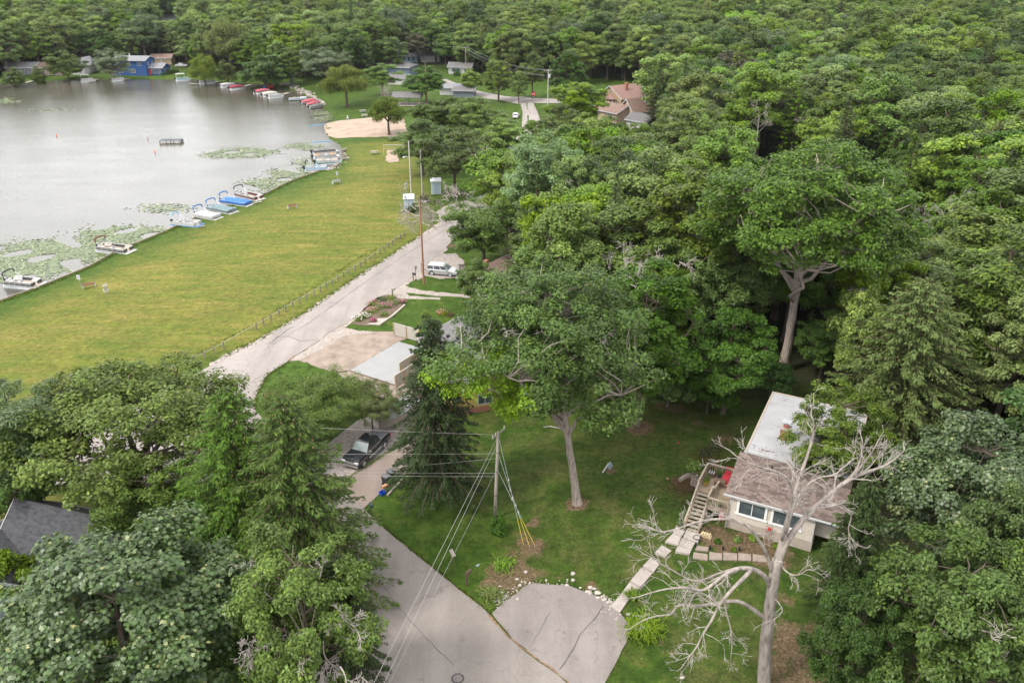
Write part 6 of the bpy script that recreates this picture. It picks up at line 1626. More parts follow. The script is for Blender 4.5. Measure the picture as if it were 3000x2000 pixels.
# ================================================================== THE NEAR HOUSE ON THE RIGHT
_bl, _fr = Pz(2183, 1318, 7.9), Pz(2395, 1372, 7.9)
HH = heading(_bl, _fr); HG = hgt(_bl.x, _bl.y); HO = Vector((_bl.x, _bl.y, HG)); ZR = 7.9 - HG
HM = Matrix.Translation(HO) @ Matrix.Rotation(HH, 4, 'Z')
def HW(x, y, z=0): return HM @ Vector((x, y, z))
TRIMB = mat('bright_white_frame', (.62, .62, .61), .5, .04, 2); SIDING = mat('cream_siding', (.47, .415, .36), .75, .06, 2); FOUND = mat('tan_foundation', (.3, .25, .21), .9, .12, 2, .3, 8); MEMB = MATS['white_membrane']
DECKW = mat('weathered_deck', (.25, .19, .13), .9, .3, 3, .4, 8, stretch=(.4, 3, 1)); RAILW = mat('pale_rail_wood', (.265, .22, .17), .85, .2, 3, .4, 8)
hs = thing('near_house', 'cream sided house with a white flat roof and brown shingle lower roof', 'house', HO, HH)
Wd, Dp = 8.9, 11.7
MB().prism([(.35, .3), (Wd - .3, .3), (Wd - .3, Dp - .3), (.35, Dp - .3)], -1, ZR - .3).build('rear_wall', SIDING, hs)
fr = MB().box((Wd / 2, Dp / 2, ZR - .14), (Wd, Dp, .28)).build('flat_roof', MEMB, hs)
mb = MB(); mb.box((.09, Dp / 2, ZR + .02), (.18, Dp, .06)).box((Wd - .09, Dp / 2, ZR + .02), (.18, Dp, .06)).box((Wd / 2, Dp - .09, ZR + .021), (Wd - .4, .18, .06)); mb.build('roof_edge', mat('beige_flashing', (.3, .255, .21), .6, .1, 2), fr)
mb = MB(); mb.box((Wd / 2, -.04, ZR - .1), (Wd + .1, .06, .2)); mb.build('roof_gutter', TRIMW, fr)
mb = MB(); [mb.box((Wd / 2, 2.1 * k + 1.2, ZR + .004), (Wd - .5, .035, .012)) for k in range(5)]; mb.build('membrane_seams', mat('membrane_seam', (.22, .22, .225), .7, .1, 2), fr)
c = MB().box((2.68, 3.5, ZR + .5), (.72, .72, 1.1))
ch = MB()
for k in range(13):
    for s in range(4):
        a = s * math.pi / 2
        for q in (-.24, 0, .24):
            x, y = .372, q + (.06 if k % 2 else -.06); ch.box((2.68 + x * math.cos(a) - y * math.sin(a), 3.5 + x * math.sin(a) + y * math.cos(a), ZR + .02 + k * .083 + .035), (.03, .21, .066), a)
cc_ = MB().box((2.68, 3.5, ZR + .52), (.72, .72, 1.08)).build('chimney', mat('mortar', (.3, .25, .21), .95, .15, 4), fr)
mbl = MB(); lrg = random.Random(44)
for k in range(90):
    x, y = (lrg.uniform(.4, Wd - .4), lrg.uniform(.3, Dp - .5)) if k % 3 else (1.6 + lrg.gauss(0, .5), .7 + lrg.gauss(0, .12))
    mbl.box((x, y, ZR + .012 + lrg.random() * .02), (lrg.uniform(.05, .16), lrg.uniform(.04, .1), .012), lrg.uniform(0, 3))
o = mbl.build('leaf_litter', mat('roof_litter', (.14, .085, .055), .9, .3, 5), fr); o['kind'] = 'stuff'
o = ch.build('bricks', mat('orange_brick', (.3, .15, .085), .9, .3, 5), cc_); o['kind'] = 'stuff'
MB().box((2.68, 3.5, ZR + 1.12), (.9, .9, .14)).build('chimney_cap', CONCRETE, fr)
MB().box((2.68, 3.55, ZR + 1.36), (.42, .42, .36)).build('flue', mat('clay_flue', (.3, .08, .06), .8, .15, 3), fr)
MB().tube([(2.68, 3.55, ZR + 1.54), (2.68, 3.55, ZR + 1.6)], .3, 8).prism([(2.3, 3.2), (3.06, 3.2), (3.06, 3.9), (2.3, 3.9)], ZR + 1.72, ZR + 1.76).bar((2.4, 3.3, ZR + 1.5), (2.4, 3.3, ZR + 1.74), .04).bar((2.96, 3.3, ZR + 1.5), (2.96, 3.3, ZR + 1.74), .04).build('flue_hood', ALU, fr)
# lower brown roof: courses of shingles one by one in rows
Y0, Y1, Z0, Z1, X0, X1 = .1, -4.75, ZR - .28, 3.55, -.42, Wd + .1
sl = math.atan2(Z0 - Z1, Y0 - Y1)
MB().add([(X0, Y1, Z1 - .14), (X1, Y1, Z1 - .14), (X1, Y0, Z0 - .14), (X0, Y0, Z0 - .14), (X0, Y1, Z1 - .02), (X1, Y1, Z1 - .02), (X1, Y0, Z0 - .02), (X0, Y0, Z0 - .02)], [(3, 2, 1, 0), (4, 5, 6, 7), (0, 1, 5, 4), (1, 2, 6, 5), (2, 3, 7, 6), (3, 0, 4, 7)])
lr = MB().add([(X0, Y1, Z1 - .14), (X1, Y1, Z1 - .14), (X1, Y0, Z0 - .14), (X0, Y0, Z0 - .14), (X0, Y1, Z1 - .02), (X1, Y1, Z1 - .02), (X1, Y0, Z0 - .02), (X0, Y0, Z0 - .02)], [(3, 2, 1, 0), (4, 5, 6, 7), (0, 1, 5, 4), (1, 2, 6, 5), (2, 3, 7, 6), (3, 0, 4, 7)]).build('lower_roof', S_BROWN, hs)
srng = random.Random(9)
def shingle_rows(parent, rows, cols):
    tones = [mat('shingle_tan', (.145, .108, .093), .95, .15, 4), mat('shingle_brown', (.11, .082, .071), .95, .15, 4), mat('shingle_umber', (.08, .06, .052), .95, .15, 4)]
    mbs = [MB() for _ in tones]; M = Matrix.Rotation(sl, 3, 'X')
    for r in range(rows):
        v = (r + .5) / rows; y = Y1 + (Y0 - Y1) * v; z = Z1 + (Z0 - Z1) * v
        x = X0 - srng.random() * .3
        while x < X1 - .05:
            w = srng.uniform(.28, .62); xa, xb = max(x, X0), min(x + w - .02, X1)
            if xb - xa > .05: mbs[srng.choice((0, 0, 1, 1, 2))].box(((xa + xb) / 2, y, z + .012 + srng.random() * .008), (xb - xa, abs(Y0 - Y1) / math.cos(sl) / rows * 1.02, .022), M=Matrix.Rotation(sl - .035, 3, 'X'))
            x += w
    for b_, m_ in zip(mbs, tones):
        o = b_.build('shingles', m_, parent); o['kind'] = 'stuff'
shingle_rows(lr, 22, 20)
MB().box(((X0 + X1) / 2, Y1 - .06, Z1 - .08), (X1 - X0 + .1, .12, .14)).build('gutter', TRIMW, lr)
MB().tube([(X0 + 3, -1.0, Z0 - .5), (X0 + 3, -1.0, Z0 + .1)], .06, 8).build('vent_pipe', BLACK, lr)
WF = -4.45
MB().prism([(.1, WF), (Wd - 1.9, WF), (Wd - 1.9, .3), (.1, .3)], .95, 3.5).build('front_wall', SIDING, hs)
MB().prism([(Wd - 1.89, -3.3), (Wd - .2, -3.3), (Wd - .2, .29), (Wd - 1.89, .29)], .9, 3.9).build('side_wall', SIDING, hs)
MB().prism([(.06, WF - .06), (Wd - 1.85, WF - .06), (Wd - 1.85, .2), (.06, .2)], -1.5, .96).build('foundation', FOUND, hs)
mb = MB()
for k in range(12): mb.box(((Wd - 1.8) / 2, WF - .012, 1.06 + k * .2), (Wd - 2.0, .03, .17), M=Matrix.Rotation(.06, 3, 'X'))
o = mb.build('siding_boards', SIDING, hs); o['kind'] = 'stuff'
for x in (.14, Wd - 1.95): MB().box((x, WF - .03, 2.2), (.12, .08, 2.6)).build('corner_trim', TRIMW, hs)
window_at(hs, 1.95, WF - .03, 2.45, 2.3, 1.45, 'y', -1, TRIMB, 2, .2); window_at(hs, 4.75, WF - .03, 2.45, 2.3, 1.45, 'y', -1, TRIMB, 2, .2); window_at(hs, Wd - 1.05, -3.32, 2.7, 1.2, 1.0, 'y', -1, TRIMW, 2)
# deck
dk = thing('wooden_deck', 'weathered raised timber deck with rails and stairs on the left of the near house', 'deck', HO, HH)
DZ = 1.6
mb = MB(); nb = 24
for k in range(nb):
    x = -3.15 + (k + .5) * 3.2 / nb; y1 = -2.7 if x < -1.8 else -4.6; mb.box((x, (.5 + y1) / 2, DZ - .02), (3.2 / nb - .012, .5 - y1, .04))
o = mb.build('deck_boards', DECKW, dk); o['kind'] = 'stuff'
MB().prism([(-3.18, -2.72), (-1.8, -2.72), (-1.8, -4.62), (.05, -4.62), (.05, .52), (-3.18, .52)], DZ - .24, DZ - .05).build('rim_joist', RAILW, dk)
for x, y in ((-3.1, .45), (-3.1, -2.6), (-1.75, -4.5), (0, -4.5), (-1.5, .45)): MB().box((x, y, .1), (.14, .14, 2 * DZ - .5)).build('support_post', WOODG, dk)
def rail(pts, name='railing', h=.95, n=10, base=DZ):
    r = MB(); a, b = Vector(pts[0]), Vector(pts[1]); L = (b - a).length
    r.bar(a + Vector((0, 0, h)), b + Vector((0, 0, h)), .16, .05); r.bar(a + Vector((0, 0, h - .12)), b + Vector((0, 0, h - .12)), .05, .1); r.bar(a + Vector((0, 0, .12)), b + Vector((0, 0, .12)), .05, .09)
    for k in range(3): q = a.lerp(b, k / 2); r.box(q + Vector((0, 0, h / 2)), (.1, .1, h))
    o = r.build(name, RAILW, dk); u = MB()
    for k in range(n): q = a.lerp(b, (k + .5) / n); u.box(q + Vector((0, 0, h / 2)), (.045, .045, h - .2))
    u.build('balusters', DECKW, o)
rail(((-3.15, .5, DZ), (-.5, .5, DZ)), n=14); rail(((-3.15, .5, DZ), (-3.15, -2.7, DZ)), n=16); rail(((-1.78, -4.58, DZ), (.02, -4.58, DZ)), n=11); rail(((-1.78, -2.75, DZ), (-1.78, -4.58, DZ)), n=9); rail(((-1.6, -1.3, DZ), (-1.75, -2.7, DZ)), 'half_rail', .6, 5)
NS = 10
for k in range(NS):
    f = (k + .5) / NS; MB().box((-2.48, -2.75 - 3.7 * f, DZ - .05 - (DZ + .05) * f), (1.15, .3, .05)).build('stair_tread', RAILW, dk)
for x in (-3.1, -1.86):
    MB().bar((x, -2.7, DZ - .1), (x, -6.5, -.05), .06, .26).build('stringer', DECKW, dk)
    MB().bar((x, -2.7, DZ + .92), (x, -6.5, .85), .14, .06).box((x, -6.45, .45), (.1, .1, .95)).box((x, -4.6, .6), (.1, .1, 2.3)).build('stair_rail', RAILW, dk)
# what stands on the deck
REDC = mat('red_cushion', (.36, .02, .03), .8, .12, 3); WICK = mat('brown_wicker', (.12, .075, .05), .8, .25, 8, .5, 20)
p = HW(-1.25, -.1, DZ); t = thing('lounge_chair', 'red chaise lounge cushion on a wicker frame on the deck', 'lounge chair', p, HH)
MB().box((0, .1, .22), (.66, 1.5, .3)).build('frame', WICK, t); MB().box((0, -.1, .42), (.6, .95, .12)).build('seat_cushion', REDC, t); MB().box((0, .68, .62), (.6, .12, .75), M=Matrix.Rotation(-.45, 3, 'X')).build('back_cushion', REDC, t)
p = HW(-1.6, -1.05, DZ); t = thing('ottoman', 'brown wicker ottoman at the foot of the red chaise on the deck', 'ottoman', p, HH + .1)
MB().box((0, 0, .24), (.95, .6, .36)).build('base', WICK, t); MB().box((0, 0, .45), (.97, .62, .06)).build('top', WICK, t)
p = HW(-.55, -1.6, DZ); t = thing('deck_chair', 'small red cushioned chair half under the brown roof edge', 'chair', p, HH + .5)
MB().box((0, 0, .2), (.6, .6, .36)).build('frame', WICK, t); MB().box((0, 0, .42), (.56, .56, .1)).build('seat_cushion', REDC, t); MB().box((0, .27, .68), (.56, .1, .5), M=Matrix.Rotation(-.25, 3, 'X')).build('back_cushion', REDC, t)
p = HW(-2.6, .0, DZ); t = thing('wicker_chair', 'round backed wicker chair with striped cushion in the back corner of the deck', 'chair', p, HH)
MB().box((0, 0, .22), (.6, .6, .4)).build('seat', WICK, t); mb = MB(); mb.tube([(.38 * math.cos(a), .15 + .2 * math.sin(a), .55 + .35 * math.sin(a)) for a in np.linspace(0, 3.14, 8)], .09, 6); mb.build('backrest', WICK, t)
for k in range(5): MB().box((-.2 + k * .1, -.02, .44), (.08, .5, .05)).build('cushion_stripe', WHITE if k % 2 == 0 else CHAR, t)
def bush_mesh(seed, r, h, n, size, leaf, shape='kite', up=.3, stem=True):
    rg = np.random.default_rng(seed); d = rg.normal(size=(n, 3)); d[:, 2] = np.abs(d[:, 2]); d /= np.linalg.norm(d, axis=1, keepdims=True)
    lob = 1 + .22 * np.sin(3 * np.arctan2(d[:, 1], d[:, 0]) + seed) + .15 * np.sin(5 * d[:, 2] * 3 + seed)
    c = d * np.array([r, r, h]) * (rg.random((n, 1)) ** .4) * lob[:, None]; c[:, 2] += .04
    return leaf_cloud('foliage', c, d + np.array([0, 0, up]) + rg.normal(size=(n, 3)) * .5, size * rg.uniform(.6, 1.3, n), shape, LEAF[leaf], rg, None, rg.normal(.5, .22, n))
def bush(loc, r, h, label, leaf='deep', n=500, size=.14, shape='kite', seed=1, name='shrub', cat='shrub', group=None):
    t = thing(name, label, cat, loc, 0, group); obj('foliage', bush_mesh(seed, r, h, n, size, leaf, shape), t)
    mb = MB(); rg = random.Random(seed)
    for k in range(5): a = rg.uniform(0, 6.28); mb.tube([(0, 0, -.05), (r * .3 * math.cos(a), r * .3 * math.sin(a), h * .4), (r * .5 * math.cos(a), r * .5 * math.sin(a), h * .75)], [.03, .02, .008], 4)
    mb.build('stems', BARKD, t); return t
def potted(loc, label, leaf, r=.3, m=CHAR, seed=3):
    t = thing('potted_plant', label, 'plant pot', loc); MB().tube([(0, 0, 0), (0, 0, .32), (0, 0, .36)], [.17, .24, .26], 10).build('pot', m, t)
    o = obj('foliage', bush_mesh(seed, r, r * 1.3, 160, .13, leaf, 'slim', .8), t, (0, 0, .32))
potted(HW(-2.75, -.95, DZ), 'trailing green pot plant along the left deck rail', 'mid', .42); potted(HW(-2.7, -1.6, DZ), 'bright potted plant nearer the stairs along the deck rail', 'lime', .34, mat('ochre_pot', (.35, .22, .05), .7, .1, 3), 4)
potted(HW(-1.95, .15, DZ), 'dark pot plant between the wicker chair and red chaise', 'deep', .3, seed=5); potted(HW(-.8, -4.3, DZ), 'leafy planter behind the front deck rail, nearer the house', 'mid', .38, seed=6); potted(HW(-1.4, -4.25, DZ), 'leafy planter behind the front deck rail, nearer the stairs', 'lime', .3, seed=7)
# flag on the deck front, trellis, hose, stacked wood, beds
p = HW(-.35, -5.1, .3); t = thing('flag', 'striped red and white flag hung on a stake in front of the deck', 'flag', p, HH)
MB().tube([(0, 0, 0), (0, 0, 1.75)], .02, 5).build('stake', BLACK, t)
f = MB().box((.0, -.05, 1.35), (.03, .015, .02)).build('clip', STEEL, t)
for k in range(7):
    MB().add([(-.2 + k * .058, -.06 - .03 * math.sin(k * 1.7), 1.7 - .3 * (k / 7)), (-.2 + (k + 1) * .058, -.06 - .03 * math.sin((k + 1) * 1.7), 1.7 - .3 * ((k + 1) / 7)), (-.2 + (k + 1) * .058, -.1 - .05 * math.sin(k), .75), (-.2 + k * .058, -.1 - .05 * math.sin(k + 1), .75),
              (-.2 + k * .058, -.05 - .03 * math.sin(k * 1.7), 1.7 - .3 * (k / 7)), (-.2 + (k + 1) * .058, -.05 - .03 * math.sin((k + 1) * 1.7), 1.7 - .3 * ((k + 1) / 7)), (-.2 + (k + 1) * .058, -.09 - .05 * math.sin(k), .75), (-.2 + k * .058, -.09 - .05 * math.sin(k + 1), .75)],
             [(0, 1, 2, 3), (7, 6, 5, 4), (0, 3, 7, 4), (1, 5, 6, 2), (2, 6, 7, 3), (0, 4, 5, 1)]).build('stripe', RED if k % 2 == 0 else WHITE, t)
p = HW(3.6, WF - .3, -.2); t = thing('trellis', 'rusty metal trellis with a sun motif against the house front', 'trellis', p, HH); RUST = mat('rusty_iron', (.12, .055, .035), .8, .25, 6)
mb = MB(); [mb.bar((x, 0, 0), (x, 0, 1.7), .03) for x in (-.25, .25)]; [mb.bar((-.25, 0, z), (.25, 0, z), .025) for z in (.3, .6, .9, 1.2, 1.7)]; [mb.bar((x, 0, .0), (x, 0, 1.2), .018) for x in (-.1, .1)]; mb.build('frame', RUST, t)
MB().tube([(0, -.02, 1.45), (0, .02, 1.45)], .15, 10).build('sun_disc', RED, t)
p = HW(-1.15, -6.6, 0); t = thing('log_pile', 'little heap of cut round logs under the deck stairs', 'logs', (p.x, p.y, hgt(p.x, p.y)), HH)
rg = random.Random(2)
for k in range(9): x, z = (k % 5) * .2 - .4 + (k // 5) * .1, (k // 5) * .17 + .1; MB().tube([(x, -.2, z), (x, .2, z)], .095, 8).build('log', mat('cut_log', (.42, .33, .2), .9, .2, 5), t)
p = HW(-1.7, -7.4, 0); t = thing('garden_hose', 'coiled dark garden hose by the bed at the foot of the stairs', 'hose', (p.x, p.y, hgt(p.x, p.y) + .05), 0)
MB().tube([((.3 + .02 * (k % 3)) * math.cos(k * .5), (.3 + .02 * (k % 3)) * math.sin(k * .5), .03 + k * .006) for k in range(50)], .022, 5).build('coil', BLACK, t); MB().box((0, 0, .02), (.2, .2, .06)).build('stand', BLACK, t)
for i, (px, py, r, lf, lb) in enumerate(((2160, 1583, .42, 'pale', 'pale variegated hosta left of the dark hosta in the house bed'), (2208, 1578, .55, 'lime', 'broad bright green hosta in the middle of the house bed'), (2275, 1603, .35, 'lime', 'bright shrub at the right end of the house bed'),
        (2103, 1588, .3, 'deep', 'dark little shrub in the first bed by the landing'), (2150, 1612, .22, 'mid', 'low weeds between the pavers and house bed'), (1998, 1546, .4, 'dark', 'dark shrub beside the stair foot'), (2128, 1418, .5, 'mid', 'green shrub just behind the deck'),
        (2030, 1370, .8, 'lime', 'bright weedy clump beyond the back of the deck'), (2095, 1315, .9, 'copper', 'reddish barberry shrub at the house corner'), (2065, 1330, .7, 'copper', 'reddish shrub beside the deck back corner'))):
    q = P(px, py); bush(q, r, r * .9, lb, lf, 380, .16, 'slim' if i < 3 else 'kite', i + 20)
# paver path and stepped walk
def slab(px4, top, m, parent, base, name='slab', thick=.35, z=None):
    pts = [Pz(a, b, top) for a, b in px4]
    c = sum((Vector((q.x, q.y)) for q in pts), Vector((0, 0))) / 4
    ar = sum(pts[i].x * pts[(i + 1) % 4].y - pts[(i + 1) % 4].x * pts[i].y for i in range(4))
    if ar < 0: pts = pts[::-1]
    pl = [((q.x - c.x) * .985 + c.x - base.x, (q.y - c.y) * .985 + c.y - base.y) for q in pts]
    return MB().prism(pl, top - thick - base.z, top - base.z).build(name, m, parent)
SB = P(1800, 1785)
st = thing('stepped_walk', 'stepped concrete walk climbing from the asphalt pad to the deck', 'steps', SB)
edges = [((1787, 1775), (1816, 1793)), ((1820, 1737), (1845, 1750)), ((1847, 1699), (1876, 1718)), ((1883, 1657), (1915, 1674)), ((1918, 1618), (1947, 1631)), ((1950, 1583), (1985, 1596))]
for k in range(5):
    (l0, r0), (l1, r1) = edges[k], edges[k + 1]
    mid = P((l0[0] + r1[0]) / 2, (l0[1] + r1[1]) / 2); top = SB.z + .16 + k * (hgt(HW(-3, -8.4).x, HW(-3, -8.4).y) + .12 - SB.z - .16) / 5
    slab([l0, r0, (r1[0] + 2, r1[1] - 2), (l1[0] + 2, l1[1] - 2)], top, CONCRETE, st, SB, 'step', .4)
LZ = hgt(HW(-3, -8.4).x, HW(-3, -8.4).y) + .13
for q in ([(1948, 1585), (1987, 1596), (1995, 1572), (1972, 1560)], [(1972, 1559), (1996, 1571), (2010, 1549), (1982, 1537)], [(1988, 1597), (2026, 1608), (2036, 1590), (1997, 1574)], [(1978, 1613), (2020, 1622), (2026, 1609), (1986, 1598)]): slab(q, LZ, CONCRETE, st, SB, 'landing_slab', .3)
slab([(2001, 1573), (2045, 1588), (2053, 1564), (2011, 1551)], LZ + .16, CONCRETE, st, SB, 'door_step', .3)
PB = P(2150, 1628); pv = thing('paver_path', 'row of tan square pavers along the front bed of the near house', 'path', PB)
TANC = mat('tan_paver', (.21, .168, .138), .9, .16, 2, .3, 9)
for q in ([(2032, 1616), (2074, 1622), (2073, 1640), (2029, 1633)], [(2078, 1615), (2116, 1620), (2116, 1639), (2077, 1637)], [(2119, 1617), (2160, 1620), (2160, 1640), (2119, 1639)], [(2163, 1618), (2200, 1622), (2201, 1641), (2163, 1640)], [(2205, 1621), (2248, 1628), (2248, 1645), (2205, 1642)], [(2042, 1596), (2077, 1602), (2074, 1614), (2036, 1610)]):
    slab(q, hgt(*[P(*q[0]).x, P(*q[0]).y]) + .1, TANC, pv, PB, 'paver', .14)
for i, px in enumerate(((2080, 1608), (2118, 1610), (2166, 1612), (2038, 1600))):
    q = P(*px); o = MB().box((q.x - PB.x, q.y - PB.y, q.z - PB.z + .18), (.14, .14, .42), HH).build('timber_peg', BLACK, pv)
BB = P(2020, 1385 + 25); rw = thing('block_wall', 'low curved wall of grey tumbled blocks left of the deck', 'wall', BB)
BLK = mat('tumbled_block', (.27, .22, .18), .9, .2, 4, .4, 10)
for k in range(11):
    px, py = 1993 + 46 * k / 10, 1409 - 14 * math.sin(math.pi * (k / 10) * .75); q = P(px, py); a = HH + .9 - k * .13
    for l in range(2): MB().box((q.x - BB.x, q.y - BB.y, q.z - BB.z + .08 + l * .17), (.3, .24, .155), a + l * .07).build('block', BLK, rw)
for k, (px, py) in enumerate(((2036, 1412), (2034, 1423))):
    q = P(px, py); t = thing('concrete_block', ['hollow grey block beside the deck rail, farther one', 'hollow grey block beside the deck rail, nearer one'][k], 'block', q, HH)
    mb = MB(); [mb.box((x, 0, .2), (.1, .3, .4)) for x in (-.3, 0, .3)]; [mb.box((0, y, .2), (.7, .06, .4)) for y in (-.15, .15)]; mb.build('shell', BLK, t); MB().box((0, 0, .02), (.68, .28, .04)).build('floor', BLK, t)
# mulch of leaves
def litter(name, label, px, rx, n, m, size=.1, seed=1, spread=1):
    rg = np.random.default_rng(seed); q = P(*px); xy = np.array([q.x, q.y]) + rg.normal(size=(n, 2)) * rx * .5
    z = hgt_np(xy[:, 0], xy[:, 1]) + .03 + rg.random(n) * .06
    me = leaf_cloud(name, np.c_[xy, z], np.array([0, 0, 1.]) + rg.normal(size=(n, 3)) * .35, size * rg.uniform(.6, 1.4, n), 'kite', m, rg)
    o = obj(name, me); o['kind'] = 'stuff'; o['label'] = label; o['category'] = 'leaf litter'
litter('leaf_litter', 'brown leaf mulch in the bed left of the deck', (2005, 1425), 1.7, 900, LEAF['russet'], .14, 3)
litter('leaf_litter', 'brown leaves drifted behind the deck', (2080, 1345), 1.8, 500, LEAF['russet'], .13, 4)
litter('fallen_leaves', 'pale fallen leaves scattered over the back of the lawn', (1980, 1270), 13, 130, LEAF['pale'], .1, 5)
litter('fallen_leaves', 'pale leaves and scraps scattered over the front lawn', (2080, 1880), 7, 60, LEAF['pale'], .09, 6)

# ================================================================== DEAD TREE
DB = P(2238, 2012); y0 = DB.y
dt = thing('dead_tree', 'big bare dead oak in front of the near house, pale leafless limbs', 'tree', DB)
drng = np.random.default_rng(12); dbv = np.array(DB)
trunk, limbs_, tw_ = MB(), MB(), MB()
def limb(pts, r0, r1, mbx, kids=7, depth=3, tl=1.5, n=7, seg_wig=.02, tmin=.25):
    w = [Py(a, b, y0 + c) - dbv for a, b, c in pts]
    fine = []
    for a, b in zip(w, w[1:]):
        k = max(2, int(np.linalg.norm(b - a) / .45))
        for j in range(k): fine.append(a + (b - a) * j / k + drng.normal(size=3) * seg_wig)
    fine.append(w[-1]); N = len(fine)
    # soften the corners
    f2 = [fine[0]] + [(fine[i - 1] + 2 * fine[i] + fine[i + 1]) / 4 for i in range(1, N - 1)] + [fine[-1]]
    mbx.tube(f2, list(r0 + (r1 - r0) * np.linspace(0, 1, N) ** .8), n)
    for k in range(int(kids * 1.25)):
        t = drng.uniform(tmin, 1.0) ** .8; i = min(N - 2, int(t * (N - 1)))
        d = unit(f2[i + 1] - f2[i]); perp = unit(np.cross(d, drng.normal(size=3))); a = drng.uniform(.5, 1.15)
        twigs(tw_, drng, f2[i], d * math.cos(a) + perp * math.sin(a) + np.array([0, 0, .15]), tl * drng.uniform(.55, 1.45), max(.02, (r0 + (r1 - r0) * t) * .4), depth, .17, (2, 4), 5, 0, .009, (.4, 1.0), .3, .58)
    twigs(tw_, drng, f2[-1], unit(f2[-1] - f2[-3]), tl * .9, r1, depth, .17, (2, 4), 5, 0, .009, (.4, 1.0), .3, .58)
limb([(2237, 2040, 0), (2239, 1960, 0), (2244, 1880, 0), (2252, 1800, 0), (2263, 1720, 0), (2278, 1640, 0)], .47, .34, trunk, 0, 0, .3, 10, .03)
limb([(2276, 1650, 0), (2300, 1590, .2), (2345, 1530, .4), (2395, 1478, .6), (2440, 1440, .8), (2490, 1400, 1.0), (2530, 1385, 1.2), (2575, 1372, 1.4), (2600, 1358, 1.6), (2620, 1345, 1.6)], .27, .05, limbs_, 12, 2, 1.5)
limb([(2480, 1408, 1.0), (2512, 1380, 1.2), (2524, 1335, 1.3), (2526, 1290, 1.4)], .1, .03, limbs_, 4, 2, 1.0)
limb([(2500, 1398, 1.0), (2535, 1350, .8), (2560, 1318, .8), (2570, 1296, .8)], .08, .03, limbs_, 4, 2, .9)
limb([(2274, 1650, 0), (2296, 1570, .3), (2318, 1490, .6), (2340, 1410, .9), (2358, 1360, 1.2), (2380, 1290, 1.4), (2386, 1250, 1.5), (2376, 1215, 1.5)], .26, .04, limbs_, 12, 2, 1.6)
limb([(2292, 1580, .2), (2312, 1500, -.6), (2322, 1440, -1), (2312, 1400, -1.4), (2270, 1378, -1.6), (2215, 1365, -2), (2170, 1345, -2.2), (2140, 1320, -2.2)], .13, .035, limbs_, 10, 2, 1.4)
limb([(2300, 1560, .2), (2330, 1470, 0), (2360, 1420, 0), (2400, 1395, 0), (2440, 1395, .2), (2470, 1370, .2)], .12, .035, limbs_, 8, 2, 1.3)
limb([(2268, 1690, 0), (2240, 1610, -.4), (2195, 1540, -1), (2140, 1518, -1.2), (2085, 1520, -1.4), (2035, 1530, -1.6), (1985, 1548, -1.8), (1940, 1560, -1.8), (1905, 1545, -1.8)], .15, .035, limbs_, 14, 2, 1.4)
limb([(2262, 1720, 0), (2240, 1685, -.3), (2205, 1663, -.6), (2150, 1665, -1), (2115, 1688, -1.2), (2075, 1722, -1.4), (2048, 1732, -1.5), (2020, 1720, -1.6), (1975, 1722, -1.8), (1930, 1728, -2), (1885, 1742, -2)], .2, .035, limbs_, 16, 2, 1.3)
limb([(2150, 1668, -1), (2100, 1680, -.6), (2060, 1700, -.4), (2020, 1700, -.4), (1975, 1670, -.4), (1935, 1650, -.6), (1905, 1630, -.6)], .1, .03, limbs_, 12, 2, 1.2)
limb([(2205, 1664, -.6), (2170, 1700, -1.4), (2135, 1735, -1.9), (2105, 1770, -2.3), (2085, 1820, -2.7), (2060, 1852, -2.8), (2045, 1890, -3), (2010, 1935, -3.1)], .15, .035, limbs_, 14, 2, 1.1)
limb([(2250, 1815, 0), (2215, 1790, -.3), (2165, 1757, -.6), (2120, 1762, -.9), (2080, 1770, -1.1), (2035, 1775, -1.3), (1990, 1768, -1.4), (1975, 1785, -1.5), (1965, 1802, -1.5), (1925, 1800, -1.6), (1880, 1815, -1.7), (1850, 1838, -1.8)], .17, .03, limbs_, 12, 2, 1.0)
limb([(2122, 1762, -.9), (2128, 1800, -1.2), (2143, 1845, -1.4), (2146, 1890, -1.5), (2140, 1935, -1.6)], .07, .025, limbs_, 6, 2, .9)
limb([(2280, 1640, 0), (2300, 1672, -.4), (2325, 1686, -.6), (2350, 1680, -.8), (2368, 1664, -.8), (2395, 1676, -.8)], .07, .025, limbs_, 6, 2, 1.0)
limb([(2420, 1462, .6), (2465, 1490, .2), (2498, 1504, 0), (2486, 1535, -.2), (2484, 1560, -.3), (2502, 1590, -.4), (2506, 1618, -.4)], .07, .025, limbs_, 6, 2, .9)
limb([(2258, 1740, 0), (2282, 1765, -.5), (2296, 1790, -.7), (2272, 1812, -.8), (2240, 1825, -.9)], .06, .022, limbs_, 5, 1, .8)
trunk.build('trunk', DEADB, dt, True); limbs_.build('limbs', DEADB, dt, True)
o = tw_.build('twigs', DEADW, dt); o['kind'] = 'stuff'

def bare_crown(px, py, y_or_h, label, L=3.5, n=7, r=.08, seed=1, depth=3, up=.9, ground=None, m=DEADW, spread_=1.0):
    """a small leafless tree: trunk from the ground, bare forking limbs"""
    rg = np.random.default_rng(seed); z = 2.0
    for _ in range(8):
        p = Pz(px, py, z); z = hgt(p.x, p.y) + y_or_h
    g = hgt(p.x, p.y); t = thing('bare_tree', label, 'tree', (p.x, p.y, g))
    a, b = MB(), MB(); a.tube([(0, 0, -.2), (.1, 0, y_or_h * .4), (0, .1, y_or_h * .8)], [r * 2, r * 1.6, r * 1.2], 7)
    for k in range(n):
        an = 6.283 * k / n + rg.uniform(-.3, .3); twigs(b, rg, (0, .1, y_or_h * rg.uniform(.55, .85)), (math.cos(an) * spread_, math.sin(an) * spread_, up), L * rg.uniform(.7, 1.2), r * .8, depth, .14, (3, 5), 5, 0, .014, (.4, .9), .3, .55)
    a.build('trunk', m, t); o = b.build('branches', m, t); return t
